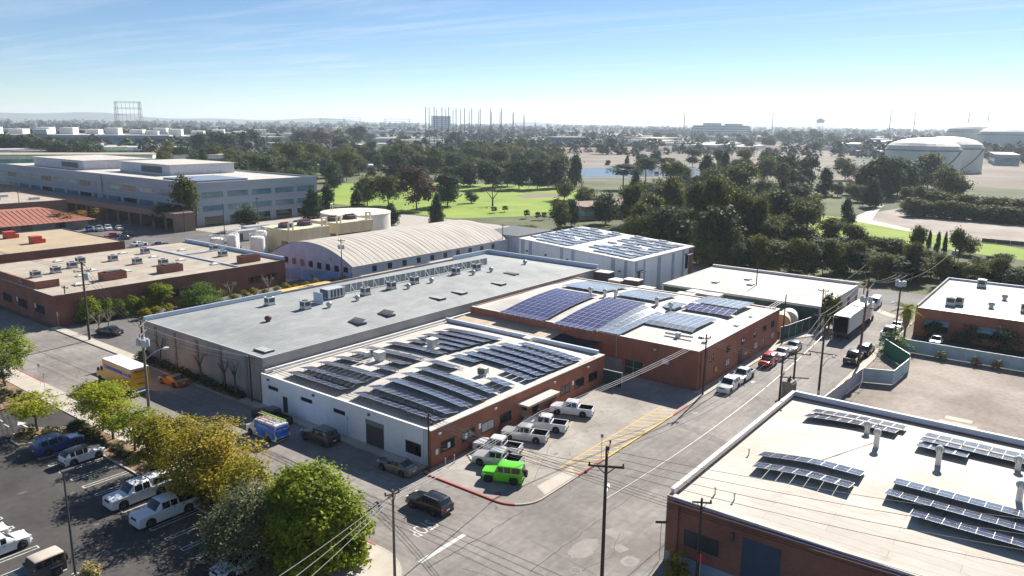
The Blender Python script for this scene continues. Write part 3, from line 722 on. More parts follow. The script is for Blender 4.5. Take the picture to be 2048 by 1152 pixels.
# --- two storey brick building with the big solar decks
B = thing('brick_factory', 'red brick factory with curved white roof under big solar decks, along the side street', 'building')
BX0, BX1, BY0, BY1, BZ = 95.6, 127.9, 41.2, 82.3, 5.7
def roofB(x, y):
    u = max(-1.0, min(1.0, (x-111.8)/15.8))
    k = sstep((y-53.5)/4.0)
    return 5.58 + (1.25*(1-abs(u)**2.0))*k*sstep((81.8-y)/3.0) + 0.35*(1-abs(u)**2)*(1-k)*sstep((y-41.5)/6)
walls(B, BX0, BX1, BY0, BY1, BZ, BRICK)
roof_grid(BX0+0.3, BX1-0.3, BY0+0.3, BY1-0.3, roofB, 34, 40).build('roof', ROOF_W, B, 'all')
coping(B, BX0, BX1, BY0, BY1, BZ+0.002, ('x-','x+','y-'), w=0.34, h=0.07)
for k, (x, z0, z1) in enumerate([(100.0,3.2,4.3),(106.1,3.2,4.3),(111.9,3.1,4.2),(116.8,3.1,4.2),(121.0,3.1,4.2),(124.8,3.1,4.2),(101.9,1.2,2.2),(106.1,1.1,2.2),(113.4,1.1,2.2),(117.6,1.1,2.2),(120.6,1.1,2.2),(125.2,1.1,2.2)]):
    window(B, 'y-', BY0, x-0.75, x+0.75, z0, z1, 2, glass=GLASS if k not in (7,9,11) else mat('pale_pane', (0.33,0.36,0.38), 0.25))
panel(B, 'lit_board', mat('orange_board', (0.62,0.26,0.06), 0.7), 'y-', BY0, 101.35, 101.95, 1.3, 2.1, 0.052, 0.06)
panel(B, 'door', DOOR_D, 'y-', BY0, 110.2, 111.9, 0.14, 2.5)
for x in (96.3, 98.0): MB().box(x,x+0.35,BY0-0.12,BY0-0.001,0.1,5.3).build('downpipe', BRICK_D, B)
sh = panel(B, 'green_shutter', GREEN_D, 'x-', BX0, 49.7, 52.5, 0.35, 2.4)
MB().box(BX0-0.06,BX0-0.031,51.08,51.14,0.36,2.39).box(BX0-0.06,BX0-0.031,49.72,51.07,1.34,1.40).box(BX0-0.06,BX0-0.031,51.15,52.48,1.34,1.40).build('shutter_bars', METAL, sh)
panel(B, 'grey_wall_patch', mat('grey_patch', (0.22,0.235,0.25), 0.9), 'x-', BX0, 53.05, 56.2, 0.2, 2.2, 0, 0.02)
MB().tube((BX0-0.08,54.0,2.4),(BX0-0.08,54.0,5.75),0.06).build('vent_pipe', mat('pipe_pink', (0.42,0.30,0.27), 0.8), B)
MB().box(BX0-0.5,BX0-0.001,45.5,46.4,3.1,3.75).build('window_cooler', TRIM_W, B)
MB().box(BX0-0.25,BX0-0.001,47.6,47.95,4.7,4.85).build('wall_lamp', TRIM_W, B)
MB().box(BX0+0.4,BX0+7,62.5,62.8,5.6,5.95).build('roof_kerb', TRIM_W, B)

# --- tan lean-to roof between the two, made of sheets
TL = thing('lean_to', 'tan sheet roofed lean-to between the white corner building and the brick factory', 'lean-to')
MB().box(90.22,95.58,63.2,82.3,3.2,3.9).build('wall', BRICK_D, TL)
me = None
for i in range(24):
    if me is None:
        me = MB().add([(90.24,0.008,4.25),(95.55,0.008,4.62),(95.55,0.78,4.62),(90.24,0.78,4.25),(90.24,0.008,4.2),(95.55,0.008,4.57),(95.55,0.78,4.57),(90.24,0.78,4.2)],
                      [(0,1,2,3),(7,6,5,4),(0,4,5,1),(1,5,6,2),(2,6,7,3),(3,7,4,0)]).mesh('roof_sheet'); me.materials.append(ROOF_T)
    mo('roof_sheet', me, None, TL, loc=(0, 63.2+i*0.79, rnd.uniform(-0.012,0.012)))
sl_ = MB(); n = 12
for j in range(n+1):
    v = j/n; y = 63.1-v*6.6
    for i in range(n+1):
        u = i/n; x = 90.4+u*5.1
        sag = -0.7*math.sin(PI*u)*(1-v)**0.3*v - 0.25*math.sin(PI*v)
        sl_.v.append((x, y+1.6*math.sin(PI*v)*(u-0.5)*0.4, 4.05+0.3*u+sag))
sl_.f = [(j*(n+1)+i, j*(n+1)+i+1, (j+1)*(n+1)+i+1, (j+1)*(n+1)+i) for j in range(n) for i in range(n)]; sl_.m = [0]*len(sl_.f)
tag(sl_.build('shade_sail', mat('black_mesh', (0.025,0.026,0.028), 0.9), None, 'all'), 'dark shade sail stretched over the gated passage', 'shade sail')
gt = thing('gate', 'tall dark green slatted gate closing the passage beside the brick corner', 'gate', (90.0,49.8,0.1))
for k in range(10): MB().box(-0.03,0.03,0.06+k*0.3,0.06+k*0.3+0.28,0.05,2.1).build('slat', GREEN_D, gt)
MB().box(-0.05,0.05,-0.04,0.05,0,2.25).build('post', METAL, gt); MB().box(-0.05,0.05,3.07,3.16,0,2.25).build('post', METAL, gt)
MB().box(-0.05,0.05,0.05,3.07,2.11,2.18).build('rail', METAL, gt)

# --- brick and cream roofed building at the lower right
LR = thing('brick_store', 'dark brick building with wide cream arched roof and white parapets at the street corner', 'building')
LX0, LX1, LY0, LY1, LZ = 54.6, 86.0, -32.0, 25.45, 5.9
def roofL(x, y):
    u = max(-1.0, min(1.0, (x-70.3)/15.2))
    k = sstep((25.0-y)/9.0)
    return 5.72 + 0.9*(1-abs(u)**2.0)*k
walls(LR, LX0, LX1, LY0, LY1, LZ, BRICK_D)
roof_grid(LX0+0.3, LX1-0.3, LY0+0.3, LY1-0.3, roofL, 34, 60).build('roof', ROOF_LR, LR, 'all')
MB().box(LX0+0.6, LX1, LY1-0.3, LY1, LZ+0.001, LZ+0.42).build('parapet', TRIM_W, LR)
MB().box(LX1-0.3, LX1, LY0, LY1-0.301, LZ+0.001, LZ+0.5).build('parapet', TRIM_B, LR)
MB().box(LX1-0.34, LX1+0.04, LY0, LY1-0.36, LZ+0.502, LZ+0.56).build('coping', TRIM_W, LR)
MB().box(LX0+0.55, LX1+0.04, LY1-0.35, LY1+0.04, LZ+0.422, LZ+0.49).build('coping', TRIM_W, LR)
MB().box(LX0-0.08, LX0+0.5, LY0, LY1+0.02, LZ+0.002, LZ+0.12).build('eave_band', ROOF_LR, LR)
MB().box(LX0-0.1, LX0-0.001, LY0, LY1-0.2, LZ-0.16, LZ+0.0).build('blue_fascia', mat('blue_fascia', (0.02,0.06,0.30), 0.6), LR)
window(LR, 'x-', LX0, 20.8, 23.8, 2.05, 3.45, 3, glass=DOOR_D)
panel(LR, 'loading_door', mat('navy_door', (0.03,0.05,0.085), 0.7), 'x-', LX0, 15.9, 18.9, 0.05, 4.5)
panel(LR, 'plinth', mat('blue_grey_plinth', (0.20,0.26,0.33), 0.85), 'x-', LX0, 19.0, LY1-0.05, 0.02, 0.95, 0.0, 0.03)
MB().box(LX0-0.2,LX0-0.001,LY1-1.1,LY1-0.6,0,5.6).build('pilaster', BRICK_D, LR)
MB().box(LX0-0.03,LX0+0.35,LY1+0.001,LY1+0.05,0,5.88).build('corner_strip', mat('corner_white', (0.6,0.55,0.5), 0.8), LR)
MB().box(LX0-0.25,LX0-0.001,19.6,19.85,3.9,4.6).build('wall_lamp', METAL_D, LR)

# --- far right brick building with mottled roof
RF = thing('brick_depot', 'low red brick depot with mottled grey roof and teal sunshades, beyond the blue screened fence', 'building')
RX0, RX1, RY0, RY1, RZ = 148.5, 181.5, -45.0, 24.1, 4.9
walls(RF, RX0, RX1, RY0, RY1, RZ, BRICK)
roof_grid(RX0+0.3, RX1-0.3, RY0+0.3, RY1-0.3, lambda x, y: RZ-0.06, 2, 2).build('roof', ROOF_RF, RF)
MB().box(RX0+0.3, RX1, RY1-0.3, RY1+0.02, RZ+0.001, RZ+0.4).build('parapet', GREYW, RF)
MB().box(RX1-0.3, RX1, RY0, RY1-0.31, RZ+0.001, RZ+0.35).build('parapet', TRIM_B, RF)
MB().box(RX0-0.08, RX0+0.1, RY0, RY1, RZ+0.001, RZ+0.06).build('gutter', METAL, RF)
for y0, y1 in ((18.6,22.3),(10.2,14.4),(2,6.5)):
    MB().add([(RX0,y0,3.0),(RX0-1.1,y0,2.55),(RX0-1.1,y1,2.55),(RX0,y1,3.0),(RX0-1.1,y0,2.3),(RX0-1.1,y1,2.3)],[(0,3,2,1),(1,2,5,4)]).build('sunshade', mat('teal_sunshade', (0.16,0.30,0.36), 0.7), RF)
    window(RF, 'x-', RX0, y0+0.2, y1-0.2, 1.0, 2.4, 3)

# --- pale concrete building across the side street's far end
CB = thing('concrete_building', 'pale concrete building with cream roof at the far end of the side street', 'building')
X0, X1, Y0, Y1, Z1 = 141.6, 167.4, 38.2, 70.0, 4.0
walls(CB, X0, X1, Y0, Y1, Z1, mat('pale_concrete', (0.46,0.46,0.45), 0.9, (0.56,0.56,0.55), 0.6))
roof_grid(X0+0.3, X1-0.3, Y0+0.3, Y1-0.3, lambda x, y: Z1-0.05, 2, 2).build('roof', ROOF_C, CB)
coping(CB, X0, X1, Y0, Y1, Z1+0.001, ('x-','y-'), m=TRIM_W, w=0.3, h=0.06)
MB().box(X1-0.4, X1+0.05, Y0-0.05, Y1, Z1+0.07, Z1+0.5).build('parapet', TRIM_W, CB)
for x in (144.5, 148.6, 154.3, 166.0): window(CB, 'y-', Y0, x-0.5, x+0.5, 0.9, 2.4, 2)
panel(CB, 'door', DOOR_D, 'y-', Y0, 159.4, 161.2, 0.14, 2.5)
panel(CB, 'green_wall', GREEN_D, 'x-', X0, Y0+0.4, Y1-0.4, 0.1, 3.6, 0.0, 0.03)
for (x, y) in [(152.5,55.5),(157.5,58.0),(150,62)]:
    MB().box(x-0.8,x+0.8,y-0.6,y+0.6,Z1-0.05,Z1+0.3).build('roof_hatch', METAL, CB)
# ------------------------------------------------------------------ solar rows
PV = mat('pv_cell', (0.036,0.044,0.085), 0.14, (0.055,0.064,0.11), 1.2, spec=0.6)
PV_P = mat('pv_cell_purple', (0.040,0.038,0.115), 0.22, (0.055,0.052,0.14), 1.0, spec=0.5)
PV_SKY = mat('pv_cell_sky_sheen', (0.19,0.22,0.27), 0.15, (0.26,0.29,0.335), 1.5, spec=0.8)  # pale tone paints the bright sky's reflection into the cell colour
ALU = mat('aluminium_frame', (0.62,0.63,0.65), 0.4, (0.7,0.71,0.73), 2, metal=0.4)
def pv_mesh(w, h, glass):
    """one module: pale frame with a slightly recessed dark glass and a white centre line; w along y, h along x"""
    mb = MB()
    t = 0.02; z = 0.035
    mb.box(0, h, 0, t, 0, z).box(0, h, w-t, w, 0, z).box(0, t, t, w-t, 0, z).box(h-t, h, t, w-t, 0, z)
    mb.add([(t,t,z-0.008),(h-t,t,z-0.008),(h-t,w-t,z-0.008),(t,w-t,z-0.008)], [(0,1,2,3)], 1)
    mb.add([(t,t,0.004),(h-t,t,0.004),(h-t,w-t,0.004),(t,w-t,0.004)], [(3,2,1,0)], 1)
    mb.add([(h/2-0.007,t,z-0.004),(h/2+0.007,t,z-0.004),(h/2+0.007,w-t,z-0.004),(h/2-0.007,w-t,z-0.004)], [(0,1,2,3)], 0)
    me = mb.mesh('panel'); me.materials.append(ALU); me.materials.append(glass); return me
LEGM = MB().tube((0,0,0),(0,0,1),0.03,n=5).mesh('leg'); LEGM.materials.append(METAL_D)
def solar_row(x, y0, y1, fn, label, group, me, pw, ph, tilt=R(10), lift=0.62, slopes=None):
    """row along y; high edge at x, panels lean down towards +x; each panel follows the roof below it"""
    n = max(1, round((y1-y0)/pw)); st = (y1-y0)/n
    t = thing('solar_row', label, 'solar panels', (x, y0, fn(x+0.5, (y0+y1)/2)), 0, group)
    zb = t.location.z
    for i in range(n):
        y = i*st
        za = fn(x+0.6, y0+y) - zb; zc = fn(x+0.6, y0+y+st) - zb
        roll = math.atan2(zc-za, st)
        o = mo('panel', me, None, t, loc=(0, y, za+lift))
        o.rotation_euler = (roll, tilt, 0)
        if i % 2 == 0 or i == n-1:
            for lx, hz_ in ((0.1, lift+0.04), (ph*0.9, lift-ph*0.9*math.tan(tilt)+0.04)):
                lg = mo('leg', LEGM, None, t, loc=(lx, y+0.1, za-0.05)); lg.scale = (1, 1, hz_)
    return t
PVW = pv_mesh(1.035, 2.05, PV)
ROWS_W = [(56.4,68.9,79.4),(58.4,68.5,79.3),(60.8,68.2,79.0),(63.6,75.4,79.1),(63.6,68.3,71.3),(66.4,76.0,79.4),(66.4,69.0,72.1),(69.0,69.2,79.3),
          (73.0,68.8,78.9),(75.5,74.3,77.4),(75.5,68.5,71.5),(77.5,75.2,77.2),(77.5,68.3,73.5),(79.3,68.1,78.0),(81.4,67.8,77.7),(83.4,67.3,77.5),
          (56.5,53.7,66.8),(58.6,54.0,66.6),(61.1,54.1,66.3),(63.8,54.1,66.4),(66.5,54.3,66.7),(69.5,63.2,67.3),(69.6,54.4,57.6),
          (73.5,62.7,66.9),(73.7,54.0,58.6),(75.6,54.1,66.5),(77.7,54.1,66.4),(79.8,54.0,66.0),(81.9,53.9,65.6),(84.0,53.8,63.6)]
WHERE_W = {0:'first behind the white front wall, on its half next to the grey warehouse', 16:'first behind the white front wall, on its half next to the brick side'}
for i, (x, a, b) in enumerate(ROWS_W):
    n = round((b-a)/1.035)
    if i in WHERE_W: lb = 'solar row, '+WHERE_W[i]; gr = None
    elif n <= 4: lb, gr = 'short solar row of three or four panels on the white corner building', 'short solar rows on the white corner building'
    elif x < 72 and a > 67: lb, gr = 'long tilted solar row on the white corner building, front half, warehouse side', 'front solar rows, warehouse side'
    elif x > 72 and a > 67: lb, gr = 'dark tilted solar row on the white corner building, rear half, warehouse side', 'rear solar rows, warehouse side'
    elif x < 72: lb, gr = 'long tilted solar row on the white corner building, front half, brick side', 'front solar rows, brick side'
    else: lb, gr = 'tilted solar row on the white corner building, rear half, brick side', 'rear solar rows, brick side'
    solar_row(x, a, b, roofW, lb, gr or 'solar rows behind the white front wall', PVW, 1.035, 2.05, R(11) if x < 72 else R(7), 0.66 if x < 72 else 0.5)
PVL = pv_mesh(1.13, 1.9, PV)
for i, (x, a, b) in enumerate([(78.6,13.2,21.9),(80.6,12.8,21.8),(63.2,13.5,21.7),(65.9,13.3,22.1),(63.9,-9,11.0),(66.2,-9,10.9),(61.6,-9,8.7),(76.2,6.8,10.9),(78.2,-8,11.0),(80.0,-8,10.9)]):
    lb = ['lower of two solar rows by the back parapet of the cream arched roof', 'upper solar row hard against the back parapet of the cream arched roof',
          'twin solar row facing the blue fascia at the street corner end of the cream roof', 'twin solar row facing the roof crest at the street corner end of the cream roof',
          'middle row of the three long solar rows near the blue fascia', 'upper row of the three long solar rows near the blue fascia',
          'lower, shorter row of the three long solar rows near the blue fascia', 'short four-panel solar row beside a roof vent on the cream roof',
          'middle solar row of the three by the parapet of the vacant lot', 'topmost solar row of the three by the parapet of the vacant lot'][i]
    solar_row(x, a, b, roofL, lb, None, PVL, 1.13, 1.9, R(9), 0.55)
# solar decks on the brick factory: grids of panels lying on raised rails
def deck(label, x0, x1, y0, y1, fn, nx, ny, glass, lift=0.35, dx=0.0):
    w = (y1-y0)/ny; h = (x1-x0)/nx
    key = (round(w,3), round(h,3), glass.name)
    me = DECKM.get(key) or DECKM.setdefault(key, pv_mesh(w-0.012, h-0.012, glass))
    t = thing('solar_deck', label, 'solar panels', (x0, y0, fn(x0, y0)+lift)); zb = t.location.z
    for i in range(nx):
        for j in range(ny):
            a = x0+i*h; c = y0+j*w
            z0 = fn(a, c); zx = fn(a+h, c); zy = fn(a, c+w)
            o = mo('panel', me, None, t, loc=(i*h, j*w, z0+lift-zb))
            o.rotation_euler = (math.atan2(zy-z0, w), -math.atan2(zx-z0, h), 0)
    mb = MB()
    for j in range(ny+1):
        c = y0+min(j*w, (y1-y0)-0.05)
        for i in range(nx):
            a = x0+i*h; mb.tube((i*h, c-y0+0.02, fn(a, c)+lift-zb-0.07), (i*h+h, c-y0+0.02, fn(a+h, c)+lift-zb-0.07), 0.04, n=4)
        mb.tube((0.3, c-y0+0.02, fn(x0+0.3, c)-zb), (0.3, c-y0+0.02, fn(x0+0.3, c)+lift-zb), 0.04, n=4)
        mb.tube((x1-x0-0.3, c-y0+0.02, fn(x1-0.3, c)-zb), (x1-x0-0.3, c-y0+0.02, fn(x1-0.3, c)+lift-zb), 0.04, n=4)
    mb.build('rails', METAL, t)
    return t
DECKM = {}
rB = lambda x, y: roofB(max(95.9, min(127.6, x)), y)
deck('purple solar deck on the brick factory next to the grey warehouse', 94.6, 111.0, 66.9, 75.4, rB, 10, 8, PV_P, 0.42)
deck('purple solar deck on the brick factory, beside a strip of pale panels', 94.4, 111.0, 57.6, 64.6, rB, 10, 7, PV_P, 0.42)
deck('pale strip of solar panels beside the second purple deck', 95.2, 109.6, 53.6, 57.4, rB, 9, 3, PV_SKY, 0.42)
deck('pale solar deck beyond the roof ridge next to the grey warehouse', 114.0, 123.6, 67.5, 76.2, rB, 6, 8, PV_SKY, 0.4)
deck('pale solar deck beyond the roof ridge in the middle of the factory roof', 113.6, 122.2, 57.2, 65.0, rB, 6, 7, PV_SKY, 0.4)
def tilt_fn(xf, zf, k, brk=None):
    def f(x, y):
        base = zf + k*(x-xf)
        if brk and x < xf+brk: base -= 0.22*(xf+brk-x)
        return base
    return f
deck('raised solar deck of pale panels with one dark front row, by the factory corner', 103.2, 112.2, 45.8, 53.6, tilt_fn(103.2, 6.1, -0.02, 1.6), 6, 7, PV_SKY, 0.35)
deck('purple solar deck of two panel rows raised above the factory street side', 115.2, 118.6, 45.0, 53.2, tilt_fn(115.2, 5.85, 0.10), 2, 7, PV_P, 0.45)
deck('pale solar deck raised behind the two-row purple one', 119.6, 126.6, 45.2, 53.4, tilt_fn(119.6, 6.25, -0.04), 4, 7, PV_SKY, 0.4)
deck('small pale solar deck between the ridge and the two-row purple deck', 113.2, 118.0, 53.6, 57.0, tilt_fn(113.2, 6.2, 0.0), 3, 3, PV_SKY, 0.3)

# --- far white warehouse: parallelogram plan, sheet walls, panels and skylights on its roof
FWp = [(141.2,76.6),(168.7,75.8),(180.6,114.4),(151.4,114.2)]
FW = thing('white_warehouse', 'white sheet-clad warehouse with grey pilasters and a roof full of solar panels and skylights', 'building')
MB().prism(FWp, 0, 7.7).build('wall', mat('white_sheet', (0.62,0.65,0.69), 0.6, (0.70,0.72,0.75), 0.4, stretch=(2,2,0.3), fine=0.05), FW)
def inset(p, k):
    cx = sum(q[0] for q in p)/4; cy = sum(q[1] for q in p)/4
    return [(cx+(q[0]-cx)*k, cy+(q[1]-cy)*k) for q in p]
MB().prism(inset(FWp, 1.015), 7.701, 7.95).build('roof', mat('lilac_roof', (0.50,0.48,0.48), 0.8, (0.6,0.57,0.56), 0.3), FW)
def onwall(p, q, u0, u1, z0, z1, out=0.05):
    d = Vector((q[0]-p[0], q[1]-p[1])); n = Vector((d.y, -d.x)).normalized()*out
    a = Vector(p)+d*u0; b = Vector(p)+d*u1
    return MB().prism([(a.x,a.y),(b.x,b.y),(b.x+n.x,b.y+n.y),(a.x+n.x,a.y+n.y)], z0, z1)
PIL = mat('grey_blue_pilaster', (0.28,0.33,0.40), 0.7)
p_, q_ = FWp[3], FWp[0]
for u0, u1 in ((0.015,0.05),(0.10,0.125),(0.40,0.425),(0.50,0.525),(0.835,0.86),(0.935,0.955)):
    onwall(p_, q_, u0, u1, 0, 7.6, 0.12).build('pilaster', PIL, FW)
for i in range(40):
    u = 0.06+i*0.0225
    onwall(p_, q_, u, u+0.004, 0.5, 7.5, 0.03).build('wall_rib', mat('rib_white', (0.55,0.59,0.64), 0.6), FW)
for u in (0.075,0.26,0.46,0.68,0.895): onwall(p_, q_, u, u+0.012, 5.0, 5.35, 0.3).build('wall_lamp', METAL_D, FW)
p_, q_ = FWp[0], FWp[1]
for u0, u1 in ((0.03,0.06),(0.16,0.18),(0.38,0.43),(0.62,0.66),(0.80,0.83)): onwall(p_, q_, u0, u1, 0, 7.5, 0.1).build('pilaster', PIL, FW)
onwall(p_, q_, 0.92, 0.999, 0.0, 7.6, 0.06).build('brown_end', BRICK_D, FW)
onwall(p_, q_, 0.86, 0.91, 3.0, 6.2, 0.06).build('window', GLASS, FW)
onwall(p_, q_, 0.07, 0.11, 3.0, 5.2, 0.06).build('window', GLASS, FW)
onwall(p_, q_, 0.05, 0.14, 5.3, 5.5, 1.0).build('awning', METAL_D, FW); onwall(p_, q_, 0.84, 0.93, 6.3, 6.5, 1.0).build('awning', METAL_D, FW)
sk = Vector(((FWp[3][0]-FWp[0][0])/37.6, 1.0)).normalized()
def fwp(u, v):   # u along x (0..1), v along the skewed side
    a = Vector(FWp[0]).lerp(Vector(FWp[3]), v); b = Vector(FWp[1]).lerp(Vector(FWp[2]), v); return a.lerp(b, u)
pvf = None; skm = None
ang = math.atan2(sk.y, sk.x)-PI/2
q = random.Random(5)
for i in range(8):
    for j in range(9):
        u = 0.06+i*0.113; v = 0.05+j*0.105
        c = fwp(u, v)
        if q.random() < 0.94 and not (0.46 < v < 0.53):
            t = thing('solar_group', 'small group of pale blue solar panels on the white warehouse roof', 'solar panels', (c.x, c.y, 8.02), ang, 'panel groups on the white warehouse')
            if pvf is None: pvf = pv_mesh(1.22, 2.4, mat('pv_pale', (0.27,0.33,0.43), 0.2, (0.34,0.40,0.49), 1.0))
            for k in range(3):
                o = mo('panel', pvf, None, t, loc=(0, k*1.25, 0.18)); o.rotation_euler = (0, R(4), 0)
            MB().box(0.2,0.3,0,3.7,-0.08,0.16).box(2.0,2.1,0,3.7,-0.08,0.03).build('rails', METAL, t)
        if (i+j) % 2 == 0 and not (0.46 < v < 0.53):
            c2 = fwp(u+0.075, v+0.03)
            if skm is None: skm = MB().add([(0,0,0),(0.9,0,0),(0.9,2.6,0),(0,2.6,0),(0.2,0.2,0.4),(0.7,0.2,0.4),(0.7,2.4,0.4),(0.2,2.4,0.4)],[(4,5,6,7),(0,1,5,4),(1,2,6,5),(2,3,7,6),(3,0,4,7)]).mesh('skylight'); skm.materials.append(TRIM_W)
            mo('skylight', skm, None, FW, loc=(c2.x, c2.y, 7.951), rot=ang)

# ------------------------------------------------------------------ rooftop equipment
def turbine_vent(x, y, z, label, group, m=METAL, neck=0.5, r=0.42):
    t = thing('turbine_vent', label, 'roof vent', (x, y, z-0.05), 0, group)
    MB().tube((0,0,0),(0,0,neck),r*0.72,r*0.66,n=14).build('neck', m, t, True)
    MB().lathe([(r*0.7,neck+0.005),(r*0.95,neck+0.15),(r,neck+0.33),(r*0.85,neck+0.52),(r*0.45,neck+0.66),(0.02,neck+0.70)],16).build('globe', m, t, 'all')
    for k in range(12):
        a = 2*PI*k/12; c, s = math.cos(a), math.sin(a)
        MB().path([(c*r*0.74,s*r*0.74,neck+0.02),(c*r*1.0,s*r*1.0,neck+0.18),(c*r*1.04,s*r*1.04,neck+0.34),(c*r*0.88,s*r*0.88,neck+0.53)],0.018,4).build('vane', METAL_D if k % 2 else m, t)
    return t
def ac_unit(x, y, z, label, group=None, w=1.0, d=1.0, h=1.1, m=None, rot=0.0):
    m = m or METAL
    t = thing('air_conditioner', label, 'air conditioner', (x, y, z-0.04), rot, group)
    MB().box(-w/2-0.1,w/2+0.1,-d/2-0.1,d/2+0.1,0,0.12).build('base', METAL_D, t)
    MB().box(-w/2,w/2,-d/2,d/2,0.121,h).build('casing', m, t)
    MB().box(-w/2-0.03,w/2+0.03,-d/2-0.03,d/2+0.03,h+0.001,h+0.06).build('lid', m, t)
    MB().lathe([(min(w,d)*0.36,0),(min(w,d)*0.36,0.09),(min(w,d)*0.30,0.09)],16,(0,0,h+0.06)).build('fan_ring', METAL_D, t)
    MB().box(-w/2-0.012,-w/2-0.001,-d*0.4,d*0.4,h*0.45,h*0.92).build('grille', METAL_D, t)
    MB().box(-w*0.4,w*0.4,-d/2-0.012,-d/2-0.001,h*0.45,h*0.92).build('grille', METAL_D, t)
    return t
for i, (x, y) in enumerate([(65.8,96.3),(77.3,96.4),(83.5,96.7),(95.7,97.0),(102.2,97.5),(113.1,96.6),(117.8,95.9),(129.0,95.8)]):
    if i == 0: turbine_vent(x, y, roofG(x,y), 'rusty brown turbine vent alone on the front of the grey warehouse roof', None, mat('rust_vent', (0.10,0.055,0.04), 0.8), 0.25, 0.5)
    else: turbine_vent(x, y, roofG(x,y), 'round galvanised turbine vent along the crest of the grey warehouse roof', 'turbine vents on the grey warehouse', METAL, 0.3, 0.45)
for i, (x, y) in enumerate([(72.7,105.7),(74.2,98.4),(87.2,98.9),(93.4,99.0),(99.4,99.2),(111.1,99.4),(116.9,99.0)]):
    lb = ['pale box cooler by the low parapet end of the grey warehouse roof', 'box cooler beside the upright sheet panel on the grey warehouse roof'][i] if i < 2 else 'box cooler on a stand in front of the roof screen of the grey warehouse'
    ac_unit(x, y, roofG(x,y), lb, None if i < 2 else 'coolers before the roof screen', 1.25, 1.25, 1.35, TRIM_W if i == 0 else METAL)
t = thing('duct_housing', 'large louvred duct housing with an upright side panel at the head of the roof screen', 'duct housing', (80.6,100.6,roofG(80.6,100.6)-0.05))
MB().box(0,3.6,0,2.2,0.2,1.75).build('casing', METAL, t); MB().box(-0.02,-0.001,0.1,2.1,0.3,1.65).build('louvre', METAL_D, t)
for k in range(4): MB().box(0.5+k*0.7,0.9+k*0.7,-0.02,-0.001,0.4,1.6).build('louvre', METAL_D, t)
for k in range(4): MB().box(0.1+k*1.1,0.22+k*1.1,0.3,1.9,0,0.199).build('skid', METAL_D, t)
MB().box(-2.6,-2.5,-1.7,0.6,0.1,1.9).build('side_panel', TRIM_B, t)
# braced sheet screen on the warehouse roof
sc = thing('roof_screen', 'long grey sheet screen with slanted braces on the grey warehouse roof', 'roof screen', (84.6,102.7,0))
x = 0.0; me = me2 = None
for i in range(30):
    xx = 84.6+i*1.28; yy = 102.7 - i*0.05
    if me is None:
        mb = MB().box(0.02,1.24,0,0.06,0.15,1.55); mb.box(0.3,0.34,-0.03,-0.001,0.15,1.55).box(0.9,0.94,-0.03,-0.001,0.15,1.55)
        me = mb.mesh('screen_sheet'); me.materials.append(mat('screen_grey', (0.24,0.27,0.29), 0.7, (0.33,0.36,0.38), 1.0))
        me2 = MB().tube((0.0,-0.05,1.45),(0.0,-1.4,0.0),0.045,n=5).tube((0,-0.05,0),(0,-0.05,1.6),0.05,n=5).mesh('brace'); me2.materials.append(TRIM_W)
    z = roofG(xx, yy)
    mo('screen_sheet', me, None, sc, loc=(i*1.28, -i*0.05, z))
    if i % 2 == 0: mo('brace', me2, None, sc, loc=(i*1.28, -i*0.05, z-0.03))
# plant on the white corner building
t = thing('air_conditioner', 'white box cooler with pipes and a small side unit among the front solar rows', 'air conditioner', (66.3,74.2,roofW(66.3,74.2)-0.03))
MB().box(0.4,1.5,-0.9,0.2,0.3,0.85).build('casing', TRIM_W, t); MB().box(0.32,1.58,-0.98,0.28,0.86,1.35).build('hood', TRIM_W, t)
MB().box(-0.5,0.2,0.5,1.1,0.75,1.3).build('side_unit', TRIM_W, t)
pp = MB()
for k in range(5): pp.tube((-0.4+k*0.17,0.6-k*0.05,0),(-0.4+k*0.17,0.6-k*0.05,0.76),0.03,n=5)
pp.path([(0.3,0.4,0.6),(-0.3,0.2,0.3),(-1.1,1.0,0.15)],0.04,5).build('pipes', METAL, t); MB().box(0.5,1.4,-0.8,0.1,0,0.299).build('stand', METAL, t)
t = thing('air_conditioner', 'white box cooler standing among the dark rear solar rows', 'air conditioner', (76.3,72.9,roofW(76.3,72.9)-0.03))
MB().box(-0.5,0.6,-0.6,0.5,0.0,0.8).build('casing', TRIM_W, t); MB().box(-0.62,0.72,-0.72,0.62,0.801,1.3).build('hood', TRIM_W, t)
t = thing('air_conditioner', 'small grey condenser with loose hoses on the open middle of the white roof', 'air conditioner', (71.6,59.6,roofW(71.6,59.6)-0.03))
MB().box(-0.5,-0.05,-0.25,0.45,0.25,1.0).build('casing', METAL_D, t); MB().box(0.0,0.7,-0.45,0.4,0.3,0.95).build('fan_box', TRIM_W, t)
MB().box(-0.5,0.7,-0.2,0.3,0,0.249).build('stand', METAL, t); MB().path([(0.5,-0.4,0.5),(0.2,-1.0,0.1),(-0.5,-1.0,0.06),(-0.7,-0.2,0.1)],0.04,5).build('hose', METAL, t)
t = thing('roof_pipes', 'pair of long pipes on small blocks crossing the white roof', 'pipes', (0,0,0))
z = roofW(71.5,70)
for k in range(2): MB().path([(71.2+k*0.35,yy,roofW(71.3,yy)+0.22) for yy in (81.5,78,75,72,69,66,64,62.5)],0.045,6).build('pipe', TRIM_W, t)
for yy in (80,77.5,75,72.5,70,67.5,65): MB().box(71.0,71.8,yy-0.1,yy+0.1,roofW(71.4,yy)-0.03,roofW(71.4,yy)+0.15).build('block', METAL_D, t)
tag(MB().box(88.2,89.2,64.6,65.5,roofW(88.7,65)-0.05,roofW(88.7,65)+0.5).box(88.05,89.35,64.45,65.65,roofW(88.7,65)+0.501,roofW(88.7,65)+0.62).build('roof_vent', TRIM_W),
    'low white capped vent by the blue parapet of the white roof', 'roof vent')
